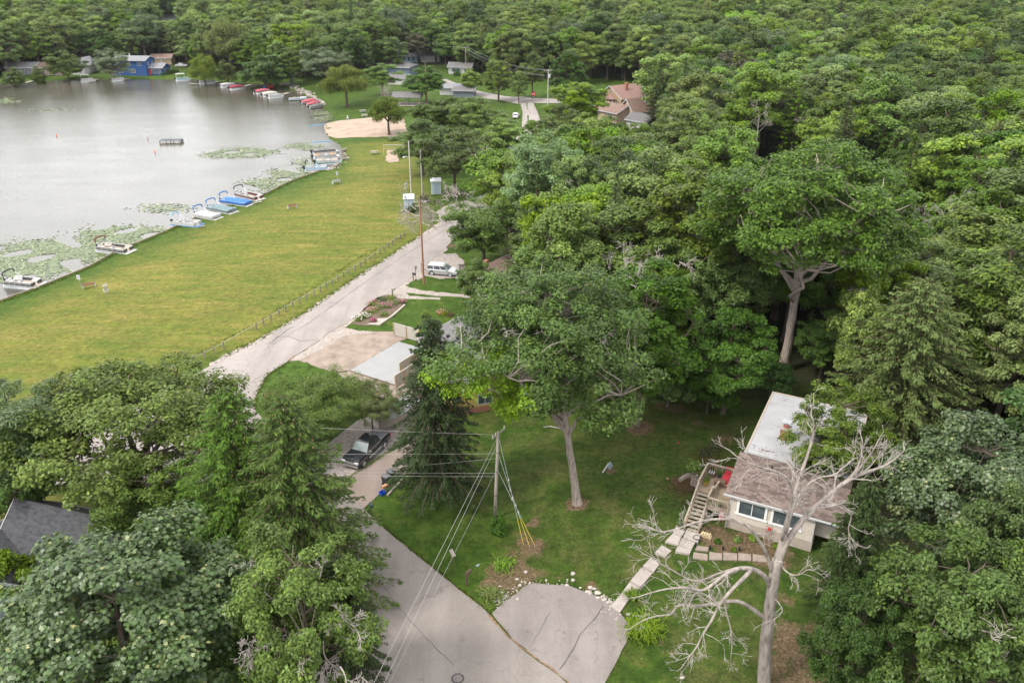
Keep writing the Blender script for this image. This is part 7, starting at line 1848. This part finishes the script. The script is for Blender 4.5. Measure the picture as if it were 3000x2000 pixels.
bare_crown(2790, 600, 13, 'bare pinkish grey dead tree standing among the right hand oaks', 3.6, 9, .13, 31)
bare_crown(2880, 610, 12, 'smaller bare dead top right of the pinkish grey dead tree', 2.2, 7, .1, 32)
bare_crown(2960, 590, 12, 'third bare dead top at the right edge', 2.2, 6, .1, 35)
bare_crown(1130, 275, 5.5, 'bare grey bush of upright twigs between the two beach willows', 3.2, 16, .06, 33, 2, 1.6, spread_=.7)
bare_crown(2390, 330, 13, 'bare twiggy top in front of the silver maple in the far right wood', 3.0, 9, .1, 36)
bare_crown(480, 95, 9, 'bare grey tree in the wood right of the yellow topped tree', 3.5, 9, .1, 37, 2, 1.5)
bare_crown(1010, 105, 12, 'bare thin trunked tree above the blue spruce', 3, 6, .1, 38, 2, 1.5)
for i, (x, y, h_) in enumerate(((1700, 560, 15), (2080, 560, 16), (2230, 300, 15), (1990, 330, 15), (2650, 250, 16), (2130, 80, 15), (2900, 320, 16), (620, 60, 14))):
    bare_crown(x, y, h_, ['bare dead top among the crowns above the bright lime tree', 'bare dead top between the leaning oak and the tallest oak', 'bare dead top left of the far silver maple', 'bare dead top right of the tan brick bungalow', 'bare dead top right of the brightest lime tree', 'bare dead top above the open pine', 'bare dead top near the upper right edge', 'bare dead top in the wood across the lake'][i], 2.4, 7, .09, 140 + i)
# dead wood in the living trees
def dead_wood(px, py, z, n, L, seed, r=.06, depth=2, dirs=None, spreadx=2.5, parent_label=None):
    rg = np.random.default_rng(seed); host = next((o for o in bpy.data.objects if o.get('label') == parent_label), None)
    if host is None: print('NOHOST', parent_label); return
    p = np.array(Pz(px, py, z)); mb = MB(); hp = np.array(host.location); M = np.array(Matrix.Rotation(-host.rotation_euler[2], 3, 'Z'))
    for k in range(n):
        q = p + rg.normal(size=3) * np.array([spreadx, spreadx * .6, .8]); c = hp + np.array([0, 0, q[2] - hp[2] - 1.2])
        d = unit((q - c) * np.array([1, 1, .4]) + rg.normal(size=3) * .8 + np.array([0, -.8, .5]))
        twigs(mb, rg, M @ (q - d * L * .4 - hp), M @ d, L * rg.uniform(.6, 1.2), r, depth, .26, (3, 6), 5, 0, .017, (.4, 1.0), .3, .6)
    o = mb.build('dead_branches', DEADW, host); o['kind'] = 'stuff'
dead_wood(900, 1910, 10.5, 5, 2.0, 41, .05, 3, None, 2.2, 'pale green oak full of bare grey twigs beside the lane, bottom of the picture')
dead_wood(1000, 1960, 9.5, 4, 1.8, 42, .05, 3, None, 1.5, 'pale green oak full of bare grey twigs beside the lane, bottom of the picture')
dead_wood(880, 1690, 12, 6, 1.8, 43, .05, 2, None, 1.5, 'pale green oak full of bare grey twigs beside the lane, bottom of the picture')
dead_wood(1260, 640, 8, 11, 3.4, 44, .09, 3, None, 2.2, 'oak leaning over the road with bare grey boughs, by the silver car')
dead_wood(1350, 570, 9.5, 7, 2.6, 45, .07, 3, None, 1.6, 'oak leaning over the road with bare grey boughs, by the silver car')
dead_wood(1450, 460, 12, 8, 2.6, 46, .07, 2, None, 2.2, 'yellow green locust with bare twigs beside the main road')
dead_wood(2080, 850, 11, 10, 2.4, 47, .07, 2, None, 2.0, 'oak with a thick bare fork and pale dead twigs right of the leaning oak')
dead_wood(1830, 790, 20, 8, 2.0, 48, .05, 2, None, 3.0, 'large round oak crown with dead twigs directly behind the leaning oak')
dead_wood(1600, 980, 20, 7, 1.4, 49, .04, 2, None, 3.2, 'tall oak on a bare leaning grey trunk in the middle of the lawn')
dead_wood(2450, 640, 20, 9, 3.0, 50, .07, 2, None, 4.0, 'tallest oak, its long forked pale trunk rising from the dark wood')
dead_wood(450, 1250, 11, 8, 2.2, 51, .05, 2, None, 3.0, 'wide open oak whose dark limbs spread over the bend of the road')
dead_wood(2540, 900, 13, 6, 2.0, 52, .05, 2, None, 1.2, 'thin yellow green tree with bare twigs on the left of the broad light spruce')
dead_wood(2830, 1840, 13, 8, 1.4, 53, .04, 2, None, 2.6, 'dense dark green oak filling the bottom right corner')

# ================================================================== NEAR POLE, WIRES, SIGNS, SMALL THINGS
w = P(1450, 1514); NT = Pz(1461, 1257, 11.0); PH = 9.0
t = thing('utility_pole', 'near grey utility pole with slanting crossarm and many wires on the lawn', 'utility pole', w)
top = Vector((.35, 0, PH))
MB().tube([(0, 0, -.3), (.12, 0, 3), (.24, 0, 6), top], [.16, .15, .135, .115], 10).build('shaft', mat('silver_pole_wood', (.3, .255, .22), .9, .2, 2, .6, 8, stretch=(3, 3, .3)), t, True)
mb = MB(); [mb.tube([(.04 * z, 0, z), (.04 * z, 0, z + .06)], .165 - .004 * z, 10) for z in (1.2, 2.4, 4.9, 6.9)]; mb.build('bands', BLACK, t)
ca_ = MB().box((.4, .14, PH - .25), (2.0, .1, .13), M=Matrix.Rotation(1.0, 3, 'Z')).build('crossarm', WOODG, t)
for s in (-1, -.55, .95): MB().tube([(.4 + s * .9 * math.cos(1.0), .14 + s * .9 * math.sin(1.0), PH - .18), (.4 + s * .9 * math.cos(1.0), .14 + s * .9 * math.sin(1.0), PH + .08)], [.05, .04], 8).build('insulator', mat('porcelain', (.5, .46, .4), .3, .05, 2), ca_)
NP = w
for z, s in ((8.7, 'highest'), (6.8, 'second'), (4.75, 'third'), (4.4, 'lowest')):
    e = Pz(250, {8.7: 1212, 6.8: 1318, 4.75: 1362, 4.4: 1372}[z], 11.2 + (z - 8.7) * .8)
    wire(NP + Vector((.04 * z - .1, 0, z)), e, f'{s} wire from the near grey pole across the dark spruce to the left', .006, .012, WIREP)
for i, (bx_, bz, zs) in enumerate(((1095, 9.4, 8.6), (1125, 8.9, 7.9), (1140, 8.0, 5.2))):
    e0 = Pz(bx_, 2000, bz); s0 = NP + Vector((.04 * zs, -.05, zs)); e = s0 + (e0 - s0) * 1.9
    e.z = bz - .6
    wire(s0, s0 + (e0 - s0) * 1.8, ['left of three wires running from the near pole over the lane', 'middle of three wires running from the near pole over the lane', 'right of three wires running from the near pole over the lane'][i], 0.0, .0115, WIREP if i < 2 else WIRE)
wire(NP + Vector((.25, 0, 6.3)), P(1075, 1500) + Vector((-14, -2, 5.2)), 'service drop from the near pole to the left over the green mailbox', .01, .01, WIREP)
GY_ = mat('yellow_guard', (.4, .29, .025), .5, .1, 3)
for i, (tx, gx2, lab) in enumerate(((8.2, (1534, 1597), 'left'), (6.6, (1552, 1602), 'middle'), (5.0, (1568, 1600), 'right'))):
    g = P(*gx2); s = NP + Vector((.04 * tx + .12, 0, tx)); d = (s - g).normalized()
    gt = thing('guy_wire', f'{lab} guy wire with yellow guard behind the near pole', 'guy wire', g)
    MB().tube([(0, 0, 0), s - g], .018, 5).build('cable', STEEL, gt); MB().tube([d * .15, d * 2.5], .022, 7).build('guard', GY_, gt)
    for k in (.45, .62): MB().ball((s - g) * k, (.07, .07, .12), 6, 4).build('strain_insulator', WHITE, gt)
bush(P(1462, 1560), .75, 1.9, 'dark upright shrub at the foot of the near pole', 'deep', 1100, .17, 'kite', 61)
q = P(1329, 1677); t = thing('road_sign', 'back of a pale diamond road sign on a brown post at the lane edge', 'sign', q, 2.3)
MB().box((0, 0, 1.15), (.07, .05, 2.3)).build('post', RUST, t); MB().box((0, .05, 2.1), (.62, .02, .62), M=Matrix.Rotation(math.pi / 4, 3, 'Y')).build('plate', mat('sign_back', (.42, .36, .33), .5, .1, 3), t)
q = P(1400, 1692); t = thing('small_marker', 'small pale marker plate on a thin green stake beyond the brown mailbox', 'marker', q, .6)
MB().box((0, 0, .7), (.04, .03, 1.4)).build('stake', GREENP, t); MB().box((0, -.03, 1.35), (.28, .02, .16)).build('plate', mat('pale_blue_plate', (.3, .42, .45), .5, .08, 3), t)
def mailbox(px, label, m, rz, post=WOODP, flag=True, H=1.05, red=True):
    q = P(*px); t = thing('mailbox', label, 'mailbox', q, rz)
    MB().box((0, .12, H * .55), (.14, .14, H * 1.1)).box((0, -.12, H - .06), (.1, .55, .1)).build('post', post, t)
    rings = [[(x * 1.0, y, z + H) for x, z in ((-.12, 0), (-.12, .16), (-.08, .25), (0, .28), (.08, .25), (.12, .16), (.12, 0))] for y in (-.42, .16)]
    MB().loft(rings).build('box', m, t)
    MB().box((0, -.43, H + .13), (.22, .02, .24)).build('door', m, t)
    if flag: MB().box((.135, -.1, H + .2), (.015, .06, .22)).build('flag', RED, t)
mailbox((1370, 1711), 'dark brown wooden post mailbox beside the lane', mat('brown_box', (.075, .045, .035), .6, .2, 3), 2.5, mat('brown_post', (.085, .05, .038), .85, .2, 3), False)
mailbox((1089, 1506), 'dark green plastic mailbox at the lane corner by the bins', GREENP, .5, GREENP)
mailbox((1152, 866), 'grey mailbox on a leaning post beside the flower garden', WOODG, .9)
mailbox((1212, 822), 'black mailbox below the road sign near the silver car', BLACK, .7)
post_sign((1219, 820), 'back of a grey road sign on a thin post left of the reddish pole', .45, .6, 2.3, .9, mat('sign_back', (.42, .36, .33)), False, BLACK)
post_sign((1376 - 140, 802), 'second small sign plate just right of the grey road sign', .35, .5, 1.8, .9, mat('sign_back', (.42, .36, .33)), False, RUST)
# stop sign
def text_mesh(body, size, m, parent, loc, rot=(math.pi / 2, 0, 0), name='lettering', depth=.004):
    cu = bpy.data.curves.new(name, 'FONT'); cu.body = body; cu.size = size; cu.align_x = 'CENTER'; cu.align_y = 'CENTER'; cu.extrude = depth; cu.offset = size * .018
    tmp = bpy.data.objects.new('tmp_text', cu); C.objects.link(tmp); dg = bpy.context.evaluated_depsgraph_get(); me = bpy.data.meshes.new_from_object(tmp.evaluated_get(dg)); bpy.data.objects.remove(tmp)
    me.materials.clear(); me.materials.append(m); o = obj(name, me, parent, loc); o.rotation_euler = rot; return o
def octagon(r): return [(r * math.cos(math.pi / 8 + k * math.pi / 4), r * math.sin(math.pi / 8 + k * math.pi / 4)) for k in range(8)]
q = P(787, 1213); t = thing('stop_sign', 'red octagonal STOP sign on the grass corner of the junction', 'stop sign', q, math.atan2(q.x, -q.y) + math.pi + .12)
SR = mat('stop_red', (.42, .012, .03), .4, .06, 2)
MB().box((0, .04, 1.35), (.07, .05, 2.7)).build('post', GREENP, t)
f = MB(); f.add([(x, 0, z + 2.45) for x, z in octagon(.42)] + [(x, .02, z + 2.45) for x, z in octagon(.42)], [tuple(range(8)), tuple(reversed(range(8, 16)))] + [(i + 8, (i + 1) % 8 + 8, (i + 1) % 8, i) for i in range(8)]); f = f.build('plate', SIGNW, t)
MB().add([(x, -.006, z + 2.45) for x, z in octagon(.39)], [tuple(range(8))]).build('red_face', SR, f); text_mesh('STOP', .31, SIGNW, f, (0, -.012, 2.45))
MB().box((-.25, .06, 2.0), (.6, .015, .15), M=Matrix.Rotation(1.1, 3, 'Z')).build('street_name_blade', mat('blade_back', (.3, .38, .36), .5, .1, 3), t)
q = P(1563, 304); t = thing('no_entry_sign', 'round red no entry sign at the far road corner', 'sign', q, .1)
MB().box((0, .04, 1.3), (.09, .06, 2.6)).build('post', STEEL, t); dsc = MB().tube([(0, .0, 2.9), (0, .03, 2.9)], .62, 20).build('disc', SR, t); MB().box((0, -.012, 2.9), (.85, .015, .2)).build('white_bar', SIGNW, dsc)
# bins, box, recycling tub
CARD = mat('cardboard', (.34, .19, .105), .9, .12, 3)
for px, lab in (((1148, 1404), 'black wheeled bin, the farther of the pair at the drive edge'), ((1133, 1420), 'black wheeled bin, the nearer of the pair at the drive edge')):
    q = P(*px); t = thing('wheeled_bin', lab, 'bin', q, .9, 'pair of black bins')
    MB().loft([[(x * k, y * k, z) for x, y in ((-.3, -.36), (.3, -.36), (.3, .36), (-.3, .36))] for z, k in ((.08, .82), (.95, 1.0), (1.0, 1.06))]).build('tub', BLACK, t)
    MB().loft([[(x * k, y * k, z) for x, y in ((-.32, -.38), (.32, -.38), (.32, .4), (-.32, .4))] for z, k in ((1.005, 1.05), (1.07, 1.0), (1.1, .85))]).build('lid', mat('grey_lid', (.08, .08, .085), .35, .1, 3), t)
    MB().tube([(-.25, .45, 1.0), (.25, .45, 1.0)], .03, 6).build('handle', BLACK, t)
    for s in (-1, 1): MB().tube([(s * .25, .32, .1), (s * .31, .32, .1)], .1, 10).build('wheel', RUBBER, t)
q = P(1128, 1438); t = thing('cardboard_box', 'flattened brown cardboard box beside the bins', 'box', q, .8)
MB().box((0, 0, .35), (.5, .3, .7)).build('carton', CARD, t); MB().box((.1, -.2, .55), (.45, .05, .5), M=Matrix.Rotation(.3, 3, 'X')).build('flap', CARD, t)
q = P(1120, 1448); t = thing('recycling_tub', 'bright blue recycling tub at the end of the bins', 'tub', q, .8)
BL_ = mat('blue_plastic', (.01, .07, .42), .4, .1, 2)
MB().loft([[(x * k, y * k, z) for x, y in ((-.25, -.2), (.25, -.2), (.25, .2), (-.25, .2))] for z, k in ((0, .85), (.35, 1.05), (.35, .95), (.08, .8))], caps=False).build('tub', BL_, t); MB().box((0, 0, .05), (.42, .33, .04)).build('base', BL_, t)
a, b = P(1135, 1452), P(1180, 1404); tag(MB().bar(a + Vector((0, 0, .08)), b + Vector((0, 0, .08)), .2, .14).build('edging_plank', WOODG), 'grey plank edging between the drive and the lawn by the bins', 'plank')
# manhole
q = P(1341, 1988); t = thing('manhole_cover', 'round iron manhole cover in the lane', 'manhole cover', (q.x, q.y, q.z + .055))
MB().tube([(0, 0, 0), (0, 0, .02)], .46, 20).build('patch_ring', mat('tar_ring', (.05, .045, .042), .9, .2, 4), t); MB().tube([(0, 0, 0), (0, 0, .035)], .34, 20).build('lid', mat('iron_lid', (.13, .11, .1), .7, .2, 6), t)
# new slab with wall panels, lumber
sq = [Pz(1026, 1084, 1.75), Pz(1168, 1000, 1.75), None, Pz(1161, 1127, 1.75)]; sq[2] = sq[1] + (sq[3] - sq[0])
t = thing('concrete_slab', 'fresh pale concrete garage slab beside the gravel apron', 'slab', (sq[0].x, sq[0].y, 1.75))
pl = [((s - sq[0]).x, (s - sq[0]).y) for s in (sq[0], sq[3], sq[2], sq[1])]
MB().prism(pl, -.7, 0).build('pour', NEWCONC, t); k = 1.0
for i in (0, 3): a, b = Vector((*pl[i], -.2)), Vector((*pl[(i + 1) % 4], -.2)); MB().bar(a, b, .07, .3).build('form_board', mat('form_board', (.14, .085, .06), .9, .2, 4), t)
YP = mat('new_lumber', (.34, .22, .09), .8, .15, 4); PANEL = mat('house_wrap', (.33, .3, .265), .7, .05, 2)
for (x, y, L, rz, lab) in ((1192, 990, 4.2, sq[1] - sq[0], 'white wall panel standing at the far end of the slab'), (1205, 1078, 4.4, sq[1] - sq[0], 'pale wall panel with a lumber edge standing on the slab'), (1185, 1120, 3.4, sq[1] - sq[0], 'pale wall panel at the near corner of the slab')):
    q = Pz(x, y, 1.8); t = thing('wall_panel', lab, 'panel', q, math.atan2(rz.y, rz.x) if '1192' not in str(x) else math.atan2((sq[3] - sq[0]).y, (sq[3] - sq[0]).x))
    MB().box((0, 0, .85), (L, .1, 1.7)).build('sheet', PANEL, t)
    for s in (-1, 0, 1): MB().box((s * L * .49, -.09, .85), (.1, .08, 1.72)).build('stud', YP, t)
q = P(1075, 1162); t = thing('lumber_stack', 'stack of yellow lumber and sheet offcuts under the feathery tree', 'lumber', q, heading(P(1040, 1140), P(1105, 1170)))
rg = random.Random(7)
for k in range(26): MB().box((rg.uniform(-.5, .5), -1.0 + (k % 9) * .24, .08 + (k // 9) * .1), (rg.uniform(2.2, 3.6), .18, .085), rg.uniform(-.12, .12)).build('board', YP if k % 3 else CREAM, t)
q = P(985, 1215); t = thing('tarp_pile', 'low heap under white sheeting seen through the feathery tree', 'tarp', q, .5)
MB().loft([[(1.4 * k * math.cos(a) * (1 + .12 * math.sin(3 * a)), .8 * k * math.sin(a), z) for a in np.linspace(0, 5.6, 9)] for z, k in ((0, 1), (.5, .9), (.8, .5))]).build('sheet', WHITEC, t); MB().bar((-1.4, .9, .05), (1.4, .9, .05), .12).build('weight_board', YP, t)
# flower garden
gp = [(1032, 950), (1065, 905), (1105, 872), (1150, 862), (1176, 882), (1186, 895), (1150, 925), (1112, 952), (1095, 952), (1070, 955)]
drape('garden_soil', gp, mat('garden_soil', (.1, .07, .05), .95, .3, 3, .6, 9), .05, 1.5, .1, seed=31)
GREENS = ['deep', 'mid', 'lime', 'mid', 'deep', 'pale']; grg = random.Random(15)
FLW = {'white': mat('white_petals', (.62, .58, .55), .7, .08, 3), 'pink': mat('pink_petals', (.5, .14, .25), .7, .15, 3), 'magenta': mat('magenta_petals', (.42, .01, .16), .7, .15, 3)}
for i, (x, y, r, lf, fl, lab) in enumerate(((1050, 938, .9, 'mid', 'white', 'flowering clump at the near left end of the flower garden'), (1070, 930, .8, 'deep', 'white', 'white flowering clump second from the near end of the garden'), (1090, 915, .9, 'mid', 'pink', 'pale pink flowering clump in the middle of the garden'),
        (1092, 893, 1.0, 'lime', 'pink', 'tall leafy clump near the road side of the garden'), (1120, 880, 1.0, 'deep', None, 'dark leafy clump at the far road side of the garden'), (1145, 876, .9, 'mid', None, 'green leafy clump near the grey mailbox'), (1160, 890, .9, 'lime', None, 'bright leafy clump at the far end of the garden'),
        (1135, 900, 1.0, 'mid', 'pink', 'broad clump in the garden centre, far half'), (1110, 905, .9, 'pale', None, 'grey green clump in the garden centre'), (1125, 925, .8, 'lime', None, 'bright low clump by the garden edging'), (1095, 942, .5, 'deep', 'magenta', 'small clump with magenta flowers at the near garden edge'),
        (1180, 887, .55, 'copper', 'pink', 'dark red flowering clump at the far garden corner'), (1295, 920, .8, 'yellow', 'pink', 'low flowering clump on the lawn by the dark bush'), (1320, 925, .7, 'russet', None, 'russet clump on the lawn beside the dark bush'), (1245, 925, .5, 'olive', None, 'small olive clump alone on the garden lawn'))):
    t = bush(P(x, y), r, r * .8, lab, lf, 420, .17, 'slim', 70 + i, 'garden_plant', 'flowers' if fl else 'plant')
    if fl:
        mb = MB()
        for k in range(26):
            a, rr_ = grg.uniform(0, 6.28), r * math.sqrt(grg.random()); mb.ball((rr_ * math.cos(a), rr_ * math.sin(a), r * .8 * (1 - .5 * (rr_ / r) ** 2) + .06), (.07, .07, .05), 5, 3)
        mb.build('blossoms', FLW[fl], t)
a_, b_, c_ = P(1186, 896), P(1150, 928), P(1112, 953)
t = thing('timber_edging', 'pale timber edging along the lawn side of the flower garden', 'edging', tuple(b_))
for s, e in ((a_, b_), (b_, c_)):
    for k in range(3): s0, e0 = s.lerp(e, k / 3), s.lerp(e, (k + .96) / 3); MB().bar(s0 - b_ + Vector((0, 0, .12)), e0 - b_ + Vector((0, 0, .12)), .18, .26).build('timber', mat('pale_timber', (.4, .36, .31), .9, .15, 3), t)
drape('stepping_pad', [(1075, 950), (1112, 953), (1135, 932), (1105, 934), (1090, 945)], CONCRETE, .06, 1.5, .05, seed=33)
# stone gate pillars by the silver car
t = thing('stone_wall', 'low stone pillar and wall behind the silver car', 'wall', P(1352, 800)); rg = random.Random(8)
for k in range(4):
    for l in range(7): MB().box(((k % 2) * .36 - .18 + rg.uniform(-.02, .02), (k // 2) * .36 - .18, .13 + l * .21), (.35, .35, .2), rg.uniform(-.06, .06)).build('stone', STONE, t)
for k in range(5):
    for l in range(3): MB().box((.7 + k * .48, .1 + rg.uniform(-.03, .03), .15 + l * .22), (.45, .36, .21), rg.uniform(-.05, .05)).build('stone', STONE, t)
MB().box((0, 0, 1.62), (.95, .95, .12)).build('cap', CONCRETE, t)
bush(P(1242, 592), 1.3, 1.5, 'reddish brown rounded shrub right of the blue grey shed', 'copper', 900, .2, 'kite', 91); bush(P(1208, 622), 1.7, 1.5, 'dark rounded shrub below the blue grey shed', 'dark', 1100, .22, 'kite', 92)
bush(P(1275, 575 + 20), 1.0, 1.1, 'green shrub between the shed and the road', 'olive', 700, .2, 'kite', 93)
for i, (x, y, r, lab) in enumerate(((478, 220, 1.4, 'dark round shrub right of the blue wing, nearest'), (495, 215, 1.7, 'dark round shrub right of the blue wing, middle one'), (512, 212, 1.5, 'dark round shrub right of the blue wing, farthest'), (1340, 222, 2.0, 'round clipped shrub in front of the white street house'),
        (205, 236, 3.0, 'leafy shore shrub mass left of the peaked canopy boat'), (190, 238, 2.2, 'bright shore shrub at the water left of the boats'), (222, 235, 2.2, 'round shore shrub beside the peaked canopy boat'), (315, 234, 2.2, 'shore shrub at the left of the grey awning boat'), (350, 222, 2.8, 'rounded shrub against the left end of the blue house'), (460, 232, 1.6, 'low shore shrub below the blue wing'), (580, 232, 1.8, 'shore shrub beside the turquoise boat'), (492, 228, 1.5, 'low grass tuft on the blue house lawn'))):
    bush(P(x, y), r, r * .95, lab, 'mid' if i in (4, 5, 9, 11) else 'deep', 600, .42, 'kite', 100 + i)
# daylilies: long arching blades
def blades(loc, n, L, label, seed=1, leaf='lime', r=.5):
    rg = np.random.default_rng(seed); vs, fs = [], []
    for i in range(n):
        a = rg.uniform(0, 6.28); b0 = np.array([rg.normal() * r * .4, rg.normal() * r * .4, 0]); d = np.array([math.cos(a), math.sin(a), 0]); s = np.array([-d[1], d[0], 0]); l = L * rg.uniform(.6, 1.1); o = len(vs); w_ = .03
        for t_, z_, ww in ((0, 0, 1), (.35, .55, 1.2), (.7, .72, .9), (1.0, .5, .15)):
            c = b0 + d * l * t_ * .85 + np.array([0, 0, l * z_]); vs += [c - s * w_ * ww, c + s * w_ * ww]
        fs += [(o + 2 * k, o + 2 * k + 1, o + 2 * k + 3, o + 2 * k + 2) for k in range(3)]
    me = mesh_np('blades', np.array(vs), np.array(fs), LEAF[leaf]); at = me.attributes.new('leaf', 'FLOAT', 'FACE'); at.data.foreach_set('value', np.clip(rg.normal(.6, .2, len(me.polygons)), 0, .95).astype(np.float32))
    t = thing('daylily_clump', label, 'plant', loc); obj('blades', me, t); MB().ball((0, 0, .02), (.15, .15, .1), 6, 4).build('crown_base', BARKD, t)
blades(P(1885, 1850), 420, 1.15, 'big clump of bright strap leaved daylilies at the corner of the pad', 1, 'mid', 1.3); blades(P(1852, 1752), 90, .8, 'small strap leaved clump beside the concrete steps', 2, 'mid', .5)
blades(P(1440, 1745), 160, .7, 'grassy clump on the bank left of the asphalt pad', 4, 'olive', 1.0); blades(P(1475, 1660), 140, .6, 'grassy weeds on the bank behind the marker stake', 5, 'mid', 1.2)
# white rocks round the pad
RK = mat('white_rock', (.33, .3, .265), .85, .15, 5, .3, 12); rg = random.Random(21)
rocks = [(1678, 1682, .22), (1678, 1700, .17), (1540, 1676, .16), (1514, 1697, .15), (1523, 1715, .15), (1516, 1755, .16), (1720, 1735, .2), (1729, 1722, .2), (1750, 1738, .24), (1741, 1725, .16), (1752, 1752, .17), (1765, 1748, .15), (1770, 1758, .17), (1841, 1800, .17), (1728, 1737, .16), (1600, 1700, .13), (1552, 1708, .12), (1460, 1750, .15), (1470, 1738, .14), (1450, 1736, .13), (1462, 1760, .16), (1480, 1745, .12), (1440, 1728, .12), (1998, 1985, .15), (1660, 1715, .15), (1700, 1722, .14), (1780, 1765, .13)]
for i, (x, y, r) in enumerate(rocks):
    q = P(x, y); mb = MB(); mb.ball((0, 0, r * .3), (r * rg.uniform(.8, 1.3), r * rg.uniform(.7, 1.1), r * .62), 8, 5, rg, .2)
    o = mb.build('rock', RK); o.location = q
    side = 'on the bank left of the asphalt pad' if x < 1530 else 'along the back edge of the asphalt pad' if x < 1710 else 'along the pad edge near the foot of the steps' if x < 1800 else 'alone in the grass right of the pad'
    tag(o, f'pale rounded rock {side}', 'rock', f'pale rocks {side}')
rubble('pad_stones', 'small pale stones strewn around the edge of the asphalt pad', [(1440, 1740), (1475, 1750), (1512, 1738), (1540, 1714), (1610, 1709), (1680, 1712), (1740, 1735), (1800, 1776)], 150, .025, .075, RK, .4, 9)
rubble('bank_stones', 'white pebbles on the bare bank left of the asphalt pad', [(1430, 1725), (1465, 1750), (1490, 1760), (1455, 1765)], 110, .025, .07, RK, .5, 10)
rubble('walk_stones', 'stones along the left edge of the concrete steps', [(1745, 1740), (1790, 1775), (1800, 1800), (1840, 1830)], 70, .05, .12, STONE, .3, 11)
q = P(1778, 1382); t = thing('lawn_ornament', 'white post with a blue grey vane standing in the lawn', 'ornament', q, .5)
MB().bar((-.5, 0, .1), (.15, 0, .95), .09).build('post', WHITE, t); MB().box((.3, 0, .6), (.06, .5, .8), M=Matrix.Rotation(.5, 3, 'X')).build('vane', mat('blue_grey_vane', (.2, .27, .31), .6, .1, 3), t)
q = P(1987, 1299); tag(MB().ball((0, 0, .09), (.1, .1, .1), 8, 6).build('ball', RED), 'small red ball on the back lawn', 'ball').location = q
q = P(1955, 1404); tag(MB().ball((0, 0, .09), (.09, .09, .09), 8, 6).build('ball', mat('pink_ball', (.5, .2, .2), .5, .1, 2)), 'small pink ball left of the leaf bed', 'ball').location = q
q0, q1 = P(1592, 1253), P(1645, 1258); tag(MB().tube([q0 + Vector((0, 0, .1)), q0.lerp(q1, .4) + Vector((0, .1, .2)), q1 + Vector((0, 0, .1))], [.05, .07, .05], 6).build('fallen_branch', DEADW), 'short fallen branch left of the leaning trunk', 'branch')
t = thing('young_conifer', 'small feathery young conifer in the dark gap right of the tallest oak trunk', 'tree', P(2360, 1030)); obj('crown', KIND['pine'][0], t, sc=(.35, .35, .35)); obj('trunk', KIND['pine'][1], t, sc=(.35, .35, .35))

# ragged grass along the water, the fence and the edges of the paving
trg = np.random.default_rng(50); vs, fs, tn = [], [], []
def tuft_line(px_line, n, spread, L, z=False):
    pts = [np.array(Pz(*q, .36) if z else P(*q)) for q in px_line]; seg = [np.linalg.norm(b - a) for a, b in zip(pts, pts[1:])]; cum = np.cumsum([0] + seg)
    s = trg.random(n) * cum[-1]; i = np.clip(np.searchsorted(cum, s) - 1, 0, len(seg) - 1)
    p0 = np.array([pts[k] for k in i]); p1 = np.array([pts[k + 1] for k in i]); t = ((s - cum[i]) / np.array(seg)[i])[:, None]
    q = p0 + (p1 - p0) * t; q[:, :2] += trg.normal(size=(n, 2)) * spread
    ok = shore_dist(q[:, 0], q[:, 1]) > -.1; q = q[ok]; q[:, 2] = hgt_np(q[:, 0], q[:, 1])
    for c in q:
        for k in range(3):
            a = trg.uniform(0, 6.28); d = np.array([math.cos(a), math.sin(a), 0]); sd = np.array([-d[1], d[0], 0]) * .05; l = L * trg.uniform(.5, 1.2); o = len(vs)
            vs.extend([c - sd, c + sd, c + d * l * .55 + np.array([0, 0, l * .75]) + sd * .3, c + d * l * .55 + np.array([0, 0, l * .75]) - sd * .3]); fs.append((o, o + 1, o + 2, o + 3))
tuft_line([(0, 888), (130, 840), (260, 787), (330, 748), (400, 718), (500, 676), (600, 632), (700, 596), (780, 572), (850, 537), (950, 500), (1003, 482)], 1500, .25, .32, True)
tuft_line([(560, 1050), (620, 1016), (770, 936), (900, 855), (1050, 757), (1190, 688)], 350, .22, .17)
tuft_line([(625, 1062), (769, 990), (893, 917), (1027, 825), (1238, 688)], 900, .3, .22)
tuft_line([(1070, 1486), (1112, 1532), (1202, 1608), (1302, 1688), (1432, 1794), (1500, 1872)], 900, .12, .11)
tuft_line([(1440, 1790), (1512, 1736), (1566, 1704), (1670, 1712), (1800, 1774), (1853, 1836), (1838, 1882), (1774, 2002)], 500, .16, .1)
tuft_line([(744, 1198), (752, 1160), (784, 1100), (842, 1062)], 350, .2, .22)
tuft_line([(1035, 1390), (1130, 1330), (1210, 1280)], 300, .12, .15)
gm_ = mesh_np('grass_tufts', np.array(vs), np.array(fs), leaf_mat('grass_blades', (.07, .095, .014), trans=.3, gloss=.2, rough=.6)); at = gm_.attributes.new('leaf', 'FLOAT', 'FACE'); at.data.foreach_set('value', trg.random(len(gm_.polygons)).astype(np.float32) * .95)
o = obj('grass_tufts', gm_); o['kind'] = 'stuff'; o['label'] = 'ragged grass tufts along the shore, fence and paving edges'; o['category'] = 'grass'

# ------------------------------------------------------------------ the air: far trees fade a little
hm = bpy.data.materials.new('thin_haze'); hm.use_nodes = True; ht = hm.node_tree; ht.nodes.clear()
hv = ht.nodes.new('ShaderNodeVolumePrincipled'); hv.inputs['Density'].default_value = .00004; hv.inputs['Color'].default_value = (.9, .93, .97, 1); hv.inputs['Anisotropy'].default_value = .2
hout = ht.nodes.new('ShaderNodeOutputMaterial'); ht.links.new(hv.outputs[0], hout.inputs['Volume'])
hz = MB().box((0, 2100, 23.5), (5600, 4500, 54)).build('haze', hm); hz['kind'] = 'stuff'
